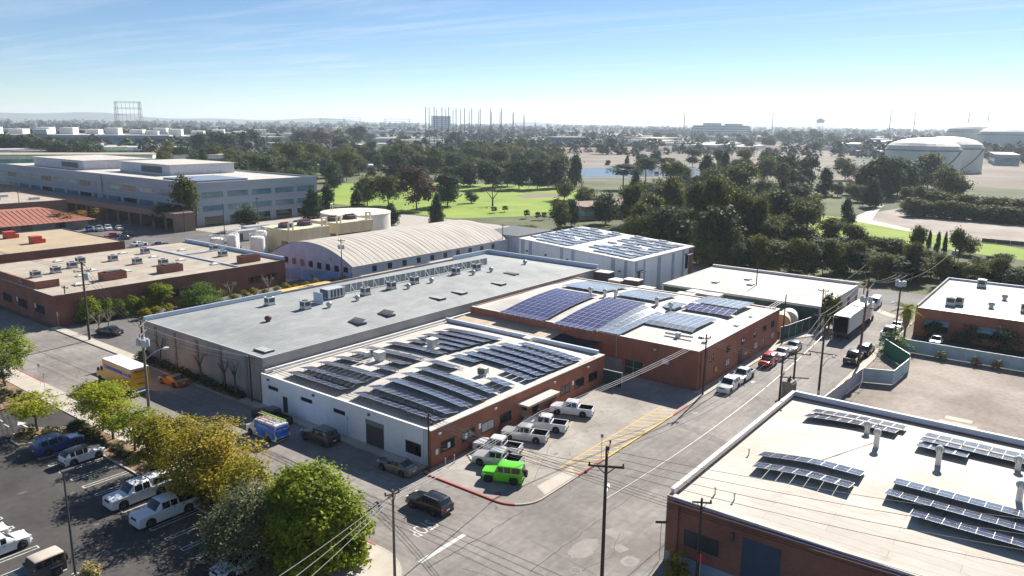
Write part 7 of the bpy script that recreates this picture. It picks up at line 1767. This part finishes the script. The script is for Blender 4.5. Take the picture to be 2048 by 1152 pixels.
# kind: (leaf, crown shape, crown bottom fraction, clumps, per clump, leaf size, bark, variants, clump radius, fill)
KIND = dict(dark=('dark',ball,0.12,190,26,0.042,BARK,6,0.20,0.8), olive=('moss',ball,0.16,170,26,0.040,BARK,5,0.19,0.8), tall=('moss',euc,0.18,170,26,0.040,BARK_G,5,0.20,0.8),
 round=('dark',ball,0.10,190,26,0.036,BARK,2,0.17,0.7), yellow=('yellow',ball,0.3,60,18,0.05,BARK_G,2,0.17,0.8), brown=('brown',dome,0.22,180,26,0.036,BARK,2,0.18,0.8), bright=('bright',ball,0.15,140,26,0.042,BARK,2,0.19,0.8),
 conical=('dark',cone,0.04,170,26,0.042,BARK,3,0.17,0.8), ball=('dark',ball,0.3,80,22,0.06,BARK,1,0.16,0.5), pine=('dark',umb,0.55,150,26,0.036,BARK,2,0.15,0.8), bush=('moss',dome,0.0,160,26,0.044,BARK,3,0.2,0.8))
LABELS = dict(dark=('dense dark green tree','tree'), olive=('olive green broadleaf tree','tree'), tall=('tall loose eucalyptus with pale trunk','tree'), round=('round dark tree with full outline','tree'),
 yellow=('small yellow leaved tree','tree'), brown=('reddish brown leaved tree','tree'), bright=('bright green tree','tree'), conical=('dark conical evergreen','tree'), ball=('ball shaped bush on a short stem','bush'),
 pine=('flat topped umbrella pine','tree'), bush=('low wide bush','bush'))
TREES = {
  'dark': [(257.6,731.2,22.1,31.3), (268.3,722.3,21,26.1), (273.6,696.6,17.8,24.3), (277.6,672.7,16.7,19.9), (295.6,678.2,18,29.8), (310.6,687.3,13.4,14.7), (393.2,666.9,22.6,23.2), (434.9,714.4,23.6,27.2), (428.3,677.7,22.3,26.1), (456.3,697.8,23.3,23.9), (493.6,730.7,24.2,26.4), (340.7,560.6,17,18.8), (358,615.4,10.4,9.3), (132,246.9,8.3,11.4), (652,851.9,22.1,30.7), (767.6,878.3,27.2,31.8), (267,325.1,14.2,11), (392,488.4,13.5,10.6), (415.5,458.7,13.1,14.5), (334.1,348.8,17,20.8), (372.9,373.8,17.3,17.2), (411.1,388.6,17.5,15.5), (344.7,400.2,10.5,9.6), (249.5,227.9,13.4,13.7), (338.3,291.5,13.4,18.6), (331.7,269.4,15.3,18.4), (353.8,276.2,13.5,12.9), (331.1,298.5,10.5,13.4), (597.9,502,17.7,22.3), (633.3,501.3,17.3,21), (765.4,685.4,23.1,20), (687.2,519.3,19.5,24.6), (342.1,259,15.3,14), (349.5,251.6,15.4,14), (362.5,248.1,15.7,13.7), (429.3,201.9,10.6,12.4), (230.3,150.5,9.6,7.2), (289.8,111.6,13.1,10.2), (475.9,156.1,18,18.3), (485.1,147,17.5,15.2), (431.9,92.5,20.8,20.7), (457.8,90,18.6,18.2), (438.7,109.4,6.4,9.4), (318.6,104.9,7.8,7.9), (341.7,107.3,11.7,13.1), (242,19.8,3,5.4), (187.9,72.3,6.7,5.9), (190.3,55.4,8,6.3), (202.2,46.6,6.5,6.2), (197.7,35.5,7.4,8.3), (201.2,26.2,8.6,6.6), (198.8,13.6,5.9,7.5), (212.4,77.8,10.8,7.2), (220.4,61.4,9.1,9.6), (222.8,57.5,11.1,9.5), (232.3,46.5,10.2,7.5), (534.2,774.8,12.2,12.6), (1398.1,404.6,15.7,26), (674.2,942.5,12,22.3), (1290.3,800,19.6,23), (837.1,686,15.3,17.8), (1334.9,517.7,14,20.1), (823.6,583.2,13.8,20.5), (1845.4,555.9,27.8,28.2), (1072,284.4,10.4,19.3), (1042.3,862.1,15.6,23.5), (800.6,482.1,12.2,18.3), (1318.2,472.7,17.3,21.1), (663.1,685.2,15.2,19.8), (904.3,923.9,13.9,24.1), (1504.3,769.8,18.4,22.6), (914.3,1018.6,14.5,21.1), (1746.8,558.8,24.5,30), (817.4,608.5,10.9,22), (785,694.5,14.9,18.5)],
  'olive': [(316,475.5,14.7,16.4), (321.6,463.2,13.6,16.9), (346.4,486.5,14.5,13.2), (102.7,272,3.6,5.7), (678.7,811.2,22,27.5), (669,817.6,17.4,20.6), (391.3,462.8,16.5,17.4), (423.2,434.4,20.5,22.9), (225.7,253,12.9,12.4), (232,246.3,12.9,14.1), (662.5,538.4,15,16.7), (539.9,407.9,11.1,23.8), (551.8,397.7,12,17.7), (476.3,188.5,15,12), (216.7,146.2,10.6,7.2), (277.8,175,9.3,10.3), (307.8,205.8,9.5,9.7), (269.6,133.5,14.1,9.8), (277.5,149,12.9,10.3), (465.1,166.7,17.3,16.7), (560.2,144,14.8,15.1), (400.2,96,8.2,10.7), (309.2,109.8,10.1,9.9), (310,89.7,10.1,9.3), (233.2,51.4,8.8,6.6), (231,44.1,9,8.7), (255,29.2,7.9,6.1), (206,44.5,9.3,6.9), (201.7,34.7,8.8,7.1), (208.9,31.5,5.4,7.9), (211,20.9,6.2,6.8), (208.2,18.5,7.5,7.9), (206.3,12.3,7.7,6.1), (208.7,10.4,8,7), (217.4,90.2,7.9,8.1), (214.4,83.7,9.9,8.6), (229.6,50.3,10.9,9.3), (540.1,746.7,9.5,18.3), (506.5,659.7,10.4,16.1), (1459.7,406.2,22.6,25.4), (979.2,655.1,12.8,23.4), (679.9,799.7,15.8,18.8), (708.8,946.3,16,23.2)],
  'tall': [(317.5,425.6,21.4,20.1), (138,244,16.4,11.4), (235.5,129.3,15.2,10.2), (219,112.9,13.9,10.4), (234,112.8,17.8,11.9), (222.8,99.3,17.6,11.2), (221.2,92.1,20.5,12), (217.8,84.7,17,10.1), (216.4,78.2,15.5,9.1), (207.8,96,11.7,9), (230.8,70,14.4,13.3), (240.9,64.2,13.8,11.5), (234.5,77.2,9.5,10.7), (234.9,39.6,13.8,7.2), (235.5,29.6,15.8,8.1), (202.5,34.9,9.6,6.2), (188.9,83.3,9.6,7.3), (192.2,62.8,7.1,8.1), (189,56.4,9.1,7.5), (195.3,53.2,5.7,7.2), (197.1,51.7,8.5,7), (204.8,49,7.7,8.7), (196.3,40.6,6.3,8.4), (203.9,33.4,5.1,7.1), (199.4,28,7.2,6.6), (201.6,24.3,5.6,6.4), (198.6,21.4,5.9,6.8), (203.1,17,7.3,6.5), (218.5,96.1,8,9), (213.3,73.3,10.2,9.4), (225.9,72.8,8.2,9.6), (220.2,66,8.6,8.6), (228.8,54.6,10.3,9.6)],
  'round': [(147.9,225.7,8.3,8.5), (266.4,228.7,5.4,6), (243.6,144.2,11.7,11.1), (829.9,607.8,14.5,13.8), (1783.9,600.1,26.2,29.8), (1486,733.3,18.5,23.5), (1135.1,337,15.7,23.3), (1573.7,464.5,24.3,29.6), (1444,646.3,16.9,26.3), (1620.6,543.7,23.7,36.5), (1048,439.9,15.1,20.8), (1308.9,462.1,19,20.6), (1855.9,587,24.9,37.3), (656.2,946.3,13.6,15.8), (911.1,491.8,12.8,18.6), (760.9,931.2,12.6,25.3), (739.6,866,12.1,24.5), (751.1,890,15.4,22)],
  'yellow': [(109.1,272.1,5.4,7.7), (120.1,282.9,4.4,6), (125.7,280.9,4.9,6.4)],
  'brown': [(623.7,783.4,26.2,31.2), (229.1,226.7,17.3,15.6), (438.2,101.7,16.2,16.4)],
  'palm': [(409.8,520,13,10.3), (347.8,397.3,13.2,8.9)],
  'bright': [(379.8,367.4,10,11.7), (199.6,38.2,10.8,7)],
  'conical': [(179.3,231.2,11.4,8.4), (188.9,234.5,12.1,8.3), (203,233.8,9.4,8.1), (189.1,199.6,8,7.2), (196.9,185.2,11.9,7.1), (376.2,244.2,18.8,11.7), (439.5,191.8,18.9,15), (440.3,180.8,20.7,9.9), (422.5,117.8,14.5,12), (379.5,85.1,13.3,11.7), (299.4,75,9.9,8.1), (257,40.4,6,2.4), (252.5,37.3,6.1,2.7), (253.9,35.7,6.4,2.4)],
  'bare': [(263.1,213.6,9.2,12)],
  'ball': [(242.7,196.3,2.6,2.9), (248.6,195.3,2.5,2.9), (236.1,169.7,3,2.7), (237,175.6,3.3,2.7), (237.8,167.9,3,2.7), (241.3,22.9,2.2,2.9)],
  'pine': [(384.1,217.1,13.9,18.4), (426.7,225.6,15.7,17.6), (443.8,220,15.5,18.1)],
  'bush': [(190.5,141.6,5,10), (188.7,79.7,6.7,6.6), (191.6,77.2,7.3,8.3), (196.8,78.3,9,8), (193.1,70,8.5,8.5), (188.6,66.7,9.3,6.2), (200.9,68.6,6.6,8.9), (194.2,60.7,7.8,8.3), (200.2,51.1,8.9,6.1), (201.7,38.4,8.6,7), (382,70.3,9.6,10.3), (380.4,66.2,10.4,10.5), (378.8,62.1,8.5,13.4), (377.3,58.1,9.3,12.8), (375.8,54.2,8.2,10.7), (374.3,50.4,8.3,12.9), (372.9,46.6,8.2,10.6), (371.4,43,8.4,12.8), (370,39.4,8,12.8), (368.7,35.9,8.7,11.6), (367.3,32.4,8.4,12.2), (366,29,8,11.7), (364.7,25.7,8.5,9.7), (363.5,22.5,8,12.2), (353.7,62,7.6,11.9), (353.6,57.1,6.2,9.5), (353.4,52.4,6.8,9.4), (353.2,47.7,7.1,11), (353.1,43.1,6.7,9.8), (352.9,38.6,6,10.5), (352.8,34.1,6.4,10.2), (352.6,29.8,6.2,12.4), (352.4,25.5,6.4,9.6)],
}
for k_ in TREES:
    TREES[k_] = [((x, y, min(h, 5.5), w_) if (y/x < 0.28 and x < 262 and k_ not in ('tall','conical','palm')) else (x, y, min(h, 9.0), w_*0.8) if (y/x < 0.28 and x < 262) else (x, y, h, w_)) for (x, y, h, w_) in TREES[k_]]
# more of the park and belt canopy
q = random.Random(31)
def inpoly(x, y, P):
    r = False; j = len(P)-1
    for i in range(len(P)):
        if (P[i][1] > y) != (P[j][1] > y) and x < (P[j][0]-P[i][0])*(y-P[i][1])/(P[j][1]-P[i][1])+P[i][0]: r = not r
        j = i
    return r
LAWN = [(214,190),(220,300),(300,360),(356,312),(372,232),(325,196),(262,160)]
GRAV = [(296,112),(335,104),(395,95),(400,60),(376,-80),(250,-80),(252,10),(282,40),(300,60)]
n_ = 0
while n_ < 300:
    az = R(q.uniform(8, 62)); d = q.uniform(205, 760); x, y = d*math.cos(az), d*math.sin(az)
    if x < 190 or inpoly(x, y, LAWN) or inpoly(x, y, GRAV): continue
    if R(19) < az < R(34) and 385 < d < 620 and q.random() < 0.85: continue
    if az < R(17) and 250 < d < 420: continue
    if R(30) < az < R(56) and d < 340: continue
    if y > 235 and x < 215: continue
    if x > 560 and y < 200: continue
    if math.hypot(x-266, y-158) < 24 or math.hypot(x-300, y-98) < 20 or math.hypot(x-372, y-440) < 30: continue
    if R(13) < az < R(34) and d > 440 and q.random() < 0.75: continue
    k = q.choice(('dark','olive','dark','tall','olive','bush','conical','dark','tall'))
    h = q.uniform(7.5, 16.5) if k not in ('bush',) else q.uniform(3.5, 6)
    if az < R(17) and d < 300: k = 'bush'; h = q.uniform(3, 4.8)
    if k == 'tall': h *= 1.2
    TREES[k].append((round(x,1), round(y,1), h, h*q.uniform(0.75,1.1)*(0.6 if k == 'conical' else 1)*(1.6 if k == 'bush' else 1)))
    n_ += 1
def area(x, y):
    if x < 210 and y > 140: return 'near the office block and arcade', 'by the offices'
    if inpoly(x, y, [(205,150),(205,370),(380,370),(400,160)]): return 'around the golf lawn', 'round the golf lawn'
    if x < 300 and y < 150: return 'in the belt beyond the concrete building', 'in the belt'
    if x > 330 and y < 120: return 'along the far side of the gravel field', 'by the gravel field'
    if y < 330: return 'towards the canal', 'towards the canal'
    return 'in the far park', 'in the far park'
for kind, (lf, shp, bot, nc, per, ls, bk_, nv, cr, fl) in KIND.items():
    cm = [crown_mesh('crown', 100+i*7+len(kind), shp, nc, per, ls, LF[lf], fl, cr) for i in range(nv)]
    tm = [trunk_mesh('trunk', 50+i, bot+0.12, bk_, 0.022 if kind != 'bush' else 0.015, 5, 0.22, 0.75, 0.03) for i in range(nv)]
    q = random.Random(len(kind)*13)
    lb, cat = LABELS[kind]
    for (x, y, h, w_) in TREES[kind]:
        i = q.randrange(nv)
        t = thing(kind+'_tree' if cat == 'tree' else 'clipped_bush' if kind == 'ball' else 'thicket_bush', lb+' '+area(x, y)[0], cat, (x, y, 0), q.uniform(0, 6.28), kind+' kind '+area(x, y)[1])
        t.name = {'dark':'evergreen_tree','olive':'broadleaf_tree','tall':'eucalyptus_tree','round':'round_tree','yellow':'autumn_tree','brown':'copper_tree','bright':'leafy_tree','conical':'conifer_tree','ball':'clipped_bush','pine':'umbrella_pine','bush':'thicket_bush'}[kind]
        c = mo('crown', cm[i], None, t, False, (0, 0, h*bot)); c.scale = (w_, w_*q.uniform(0.85,1.15), h*(1-bot))
        k = mo('trunk', tm[i], None, t); k.scale = (w_, w_, h)
def palm(label, x, y, h, w_, m, skirt=False, seed=1, name='palm_tree'):
    q = random.Random(seed); t = thing(name, label, 'palm', (x, y, 0))
    MB().tube((0,0,0),(0.1,0,h*0.78),h*0.03,h*0.022,8).build('trunk', BARK, t, True)
    if skirt: MB().lathe([(h*0.05,h*0.25),(h*0.09,h*0.45),(h*0.11,h*0.7),(h*0.04,h*0.78)],12).build('dead_frond_skirt', mat('dead_frond', (0.16,0.11,0.07), 1.0, (0.24,0.17,0.11), 3, stretch=(8,8,1)), t)
    for k in range(26):
        a = q.uniform(0, 6.28); el = q.uniform(-0.5, 1.2); L_ = w_*0.5*q.uniform(0.8,1.15); mb = MB(); pts = []
        for i in range(6):
            u = i/5; pts.append(Vector((math.cos(a)*L_*u*math.cos(el*(1-u*0.3)), math.sin(a)*L_*u*math.cos(el*(1-u*0.3)), h*0.78+L_*(math.sin(el)*u-0.55*u*u))))
        sd_ = Vector((-math.sin(a), math.cos(a), 0))
        for i in range(5):
            ww = w_*0.09*math.sin((i+0.8)/6*PI); w2 = w_*0.09*math.sin((i+1.8)/6.2*PI)
            for s_ in (-1, 1):
                for f_ in range(3):
                    b0 = pts[i].lerp(pts[i+1], f_/3); b1 = pts[i].lerp(pts[i+1], f_/3+0.2)
                    mb.add([b0, b1, b1+sd_*s_*w2+Vector((0,0,-w2*0.5)), b0+sd_*s_*ww+Vector((0,0,-ww*0.5))],[(0,1,2,3)])
        mb.build('frond', m, t)
    return t
for (x, y, h, w_) in TREES['palm']: palm('tall palm among the golf club trees', x, y, h, w_, LF['moss'], False, 3).__setitem__('group','golf club palms')
palm('shaggy palm with yellow-green fronds beside the side street', 145.6,24.9,6.3,5.6,LF['lime'],True,5)
palm('small palm at the shaded wall of the brick depot', 146.5,6.0,4.8,4.0,LF['greygreen'],False,6)
# bare trees
def bare(label, x, y, h, w_, m, seed, z=0.1, group=None, pollard=False):
    t = thing('bare_tree', label, 'tree', (x, y, z), seed*1.3, group)
    o = mo('trunk', trunk_mesh('trunk', seed, 0.32 if not pollard else 0.55, m, 0.035 if not pollard else 0.045, 6, 0.36 if not pollard else 0.22, 0.95, 0.06, 7 if not pollard else 2), None, t); o.scale = (w_, w_, h)
    return t
for (x, y, h, w_) in TREES['bare']: bare('leafless spreading tree on the golf lawn', x, y, h, w_, BARK, 3)
for i, y in enumerate((88.0,90.6,96.0,107.5)): bare('pollarded leafless tree against the grey warehouse wall', 54.6, y, 4.9, 3.4, BARK, 20+i, 0.1, 'pollards along the warehouse', True)
for i, (x, y, h) in enumerate([(58.2,134.6,3.6),(60.5,136.2,3.2),(87,139.6,3.6),(95.0,138.4,3.8),(107,139,4.0)]): bare('small leafless shrub tree near the brown workshops', x, y, h, 3.4, BARK_G, 30+i, 0.0, 'leafless shrubs by the workshops')
# street and car park trees with real leaves
def leafy(label, x, y, h, w_, lf, seed, nc, per, leaf, bot=0.3, shape=ball, name='street_tree', cr=0.16, bark=BARK, fill=0.75, group=None, z=0.1, cat='tree', lobes=10):
    t = thing(name, label, cat, (x, y, z), 0, group)
    c = mo('crown', crown_mesh('crown', seed, shape, nc, per, leaf/w_, LF[lf], fill, cr, lobes), None, t, False, (0, 0, h*bot)); c.scale = (w_, w_, h*(1-bot))
    k = mo('trunk', trunk_mesh('trunk', seed, bot+0.1, bark, 0.17/w_, 6, 0.28, 0.8, 0.03), None, t); k.scale = (w_, w_, h)
    return t
leafy('yellow-green tree at the edge of the entrance bed', 37.0,115.5,7.6,7.6,'green',1,230,34,0.17)
leafy('dark shrubby tree under the yellow-green one in the entrance bed', 34.5,113.5,4.0,6.0,'greygreen',2,120,30,0.15,0.1)
leafy('small round lime tree on the car park island', 33.2,95.3,4.6,5.9,'lime',3,170,30,0.15,0.36)
leafy('lime tree leaning over the pavement by the yellow truck', 38.1,89.7,5.7,7.3,'lime',4,280,34,0.15,0.34)
leafy('smaller green tree next in line along the planted strip', 37.6,86.2,4.6,5.6,'lime',5,150,30,0.15,0.34)
leafy('green tree between the lime tree and the olive brown ones', 37.6,81.2,4.8,5.8,'green',6,150,30,0.15,0.3)
leafy('olive brown tree along the planted strip', 36.6,73.2,6.4,7.2,'olive',7,340,34,0.16,0.18,lobes=12)
leafy('ochre leaved tree, widest of the autumn coloured pair', 37.2,64.6,7.2,10.2,'ochre',8,520,36,0.17,0.14,lobes=14)
leafy('small olive tree between the ochre tree and the blue van', 36.5,58.2,5.8,6.4,'olive',18,260,32,0.15,0.12)
leafy('big glossy leaved green tree at the corner of the car park', 36.4,48.4,8.4,10.0,'green',9,900,38,0.19,0.06,dome,cr=0.11,lobes=14)
leafy('lower glossy green tree joined to the big one on the street corner side', 37.4,46.2,5.6,5.2,'green',19,320,34,0.18,0.05,dome,cr=0.12,lobes=9)
leafy('lower glossy green tree joined to the big one on the car park side', 34.2,47.0,6.2,6.2,'green',20,320,34,0.18,0.05,dome,cr=0.12,lobes=9)
leafy('grey-green olive tree beside the big glossy one', 32.4,52.4,6.6,8.2,'greygreen',10,560,38,0.13,0.04,dome,lobes=14)
leafy('narrow dark tree in front of the pale concrete building', 142.6,36.9,6.4,3.6,'moss',11,130,26,0.16,0.12)
leafy('green bush spilling over the blue screened fence', 133.6,23.9,3.6,5.4,'bright',12,120,26,0.16,0.0,dome,name='fence_bush',cat='bush')
leafy('small flowering bush at the dark brick corner', 52.9,23.6,2.2,2.4,'olive',13,70,22,0.11,0.0,dome,name='corner_bush',cat='bush')
for i, (x, y, w_, h) in enumerate([(146.8,15.5,5,3.4),(146.6,10.0,5.5,3.8),(146.8,20.6,4,3.0),(146.6,1.0,5,3.4)]): leafy('dark bush against the brick depot wall', x, y, h, w_, 'dark', 40+i, 110, 24, 0.16, 0.0, dome, name='wall_bush', group='bushes along the depot wall', cat='bush')
# hedges and shrubs
hp = [leafy('clipped hedge mound in the planted strip', 36.4,92.0,1.3,2.6,'dark',60,90,28,0.09,0.0,dome,name='hedge_mound',group='hedge mounds in the planted strip',cat='hedge')]
q = random.Random(4)
for i in range(26):
    y = 49+i*1.72+q.uniform(-.3,.3); s_ = q.uniform(0.7,1.15)
    d = dup(hp[0], (36.0+q.uniform(-.5,.9), y, 0.1), q.uniform(0,6), scale=(s_,s_,s_*q.uniform(.7,1.1)))
sp = leafy('small tufted shrub in the entrance bed', 36.0,109.5,0.8,1.0,'straw',61,26,16,0.07,0.0,dome,name='tuft_shrub',group='tufted shrubs in the entrance bed',cat='shrub')
for i in range(30):
    s_ = q.uniform(0.6,1.4); dup(sp, (q.uniform(26,37.2), q.uniform(106.8,111.5) if i < 22 else q.uniform(117,121), 0.1), q.uniform(0,6), scale=(s_,s_,s_))
sp2 = leafy('round dark shrub in the entrance bed', 35.2,110.8,1.1,1.6,'dark',62,40,20,0.08,0.0,dome,name='round_shrub',group='round shrubs in the entrance bed',cat='shrub')
for i in range(10):
    s_ = q.uniform(0.5,1.1); dup(sp2, (q.uniform(26,37.2), q.uniform(106.8,111.8), 0.1), q.uniform(0,6), scale=(s_,s_,s_))
sp3 = leafy('low shrub on the car park island', 31.9,93.4,0.9,1.6,'moss',63,40,20,0.08,0.0,dome,name='island_shrub',group='shrubs on the island',cat='shrub')
for (x, y) in ((33.0,92.6),(33.8,93.6),(32.6,95.6),(31.4,95.0),(34.0,92.4)): dup(sp3, (x, y, 0.1), q.uniform(0,6))
gp = leafy('tufted pale grass clump at the foot of the lamp post', 23.4,60.2,1.3,2.2,'straw',64,60,18,0.12,0.0,dome,name='grass_clump',cat='grass')
for i, (x, y) in enumerate([(133.9,17.4),(134.2,12.6),(134.4,9.8)]): leafy('feathery grass clump at the foot of the blue screened fence', x, y, 1.5, 1.8, 'straw', 70+i, 50, 18, 0.11, 0.0, dome, name='grass_clump', group='grass clumps by the blue fence', cat='grass')
hh = leafy('tall bright hedge bush along the brown workshops', 60.0,142.0,4.4,5.0,'green',65,200,30,0.16,0.0,dome,name='hedge_bush',group='hedge along the workshops',cat='hedge',z=0)
for i in range(6): dup(hh, (61.5+i*2.0, 142.0-i*0.2, 0), i*1.1, scale=(0.75,0.6,0.72+0.1*(i%2)))
leafy('bright topped tree on bare stems at the hedge end', 73.0,141.2,5.2,4.6,'green',66,170,30,0.16,0.4,z=0)
leafy('large rounded dark hedge before the workshop windows', 79.5,138.4,4.6,8.6,'bright',67,330,32,0.15,0.0,dome,name='round_hedge',z=0,cat='hedge')
h3 = leafy('low yellow-green hedge piece along the yard', 67.5,137.2,1.9,3.0,'olive',68,90,26,0.12,0.0,dome,name='yard_hedge',group='low hedge along the yard',cat='hedge',z=0)
for i in range(15): dup(h3, (86+i*2.3, 137.4-i*0.35, 0), i*1.7, scale=(0.9,0.7,0.8+0.15*(i%3)))
for i in range(3): dup(h3, (70+i*2.5, 138.0, 0), i, scale=(1,0.8,0.9))
leafy('dark bush at the warehouse corner by the pavement', 54.9,112.6,1.5,3.2,'bright',69,90,26,0.12,0.0,dome,name='corner_bush',cat='bush')
ws = leafy('dark low shrub at the foot of the warehouse wall', 54.7,110.2,1.1,1.9,'dark',90,50,22,0.1,0.0,dome,name='wall_shrub',group='shrubs along the warehouse wall',cat='shrub')
for i in range(13): dup(ws, (54.65, 87.2+i*1.75, 0.1), i*1.3, scale=(0.75,1,0.8+0.2*(i%3)))
hg = leafy('dark clipped hedge section along the field', 250,620,3,9,'dark',91,110,24,0.4,0.0,dome,name='field_hedge',group='hedge along the field',cat='hedge',z=0)
for i in range(18): dup(hg, (246+i*9, 640-i*6.5, 0), i*1.1, scale=(1.2,1.2,1.5))
# far woods: one mass of crowns thinning out to the horizon
q = random.Random(77); vs = []; fs = []
def clump(x, y, w_, h):
    n = 54 if x*x+y*y < 1.5e6 else 26
    ks = 0.115 if n > 30 else 0.16
    for _ in range(n):
        a = q.uniform(0,6.28); u = q.uniform(0.08,1); r = w_*0.5*math.sqrt(max(0.05,1-(u*0.95)**2))*q.uniform(0.5,1)
        p = Vector((x+r*math.cos(a), y+r*math.sin(a), h*u)); s_ = w_*ks*q.uniform(0.6,1.3)
        nrm = Vector((math.cos(a),math.sin(a),0.7+q.random())).normalized(); t1 = nrm.orthogonal().normalized(); t2 = nrm.cross(t1)
        o = len(vs); vs.extend([p-t1*s_, p+t2*s_, p+t1*s_, p-t2*s_]); fs.append((o,o+1,o+2,o+3))
for i in range(9000):
    az = R(q.uniform(-4, 80)); d = 620*math.exp(q.random()**0.8*2.35)
    x, y = d*math.cos(az), d*math.sin(az)
    if inpoly(x, y, [(425,280),(540,470),(720,575),(1000,490),(1230,398),(1010,245),(800,190),(560,190)]) and (d < 900 or q.random() < 0.6): continue
    if d < 1250 and 0 < y < 210 and x > 560 and x < 920: continue
    if 560 < x < 910 and 590 < y < 1000 and q.random() < 0.9: continue
    if math.sin(x*0.006)*math.sin(y*0.007+1) + q.gauss(0,0.35) < -0.05: continue
    s_ = q.uniform(9, 17)*(1+d/6000); clump(x, y, s_*1.25, s_*q.uniform(0.6,0.95))
me = bpy.data.meshes.new('far_woods'); me.from_pydata(vs, [], fs); me.materials.append(mat('far_leaf', (0.022,0.034,0.016), 0.9, (0.05,0.062,0.03), 0.004, island=0.3))
tag(mo('far_woods', me), 'hazy woods and garden trees reaching to the horizon', 'woods', kind='stuff')
# air
hz = MB().box(-12500,12500,-12500,12500,-1.0,130).build('haze')
hz['kind'] = 'stuff'; hz['label'] = 'thin pale blue haze lying over the whole place'; hz['category'] = 'haze'
hm = bpy.data.materials.new('haze'); hm.use_nodes = True; hm.node_tree.nodes.clear()
ho = hm.node_tree.nodes.new('ShaderNodeOutputMaterial'); hv = hm.node_tree.nodes.new('ShaderNodeVolumePrincipled')
hv.inputs['Color'].default_value = (0.74,0.86,1.0,1); hv.inputs['Density'].default_value = 0.00010; hv.inputs['Anisotropy'].default_value = 0.25
hm.node_tree.links.new(hv.outputs[0], ho.inputs['Volume']); hz.data.materials.append(hm)
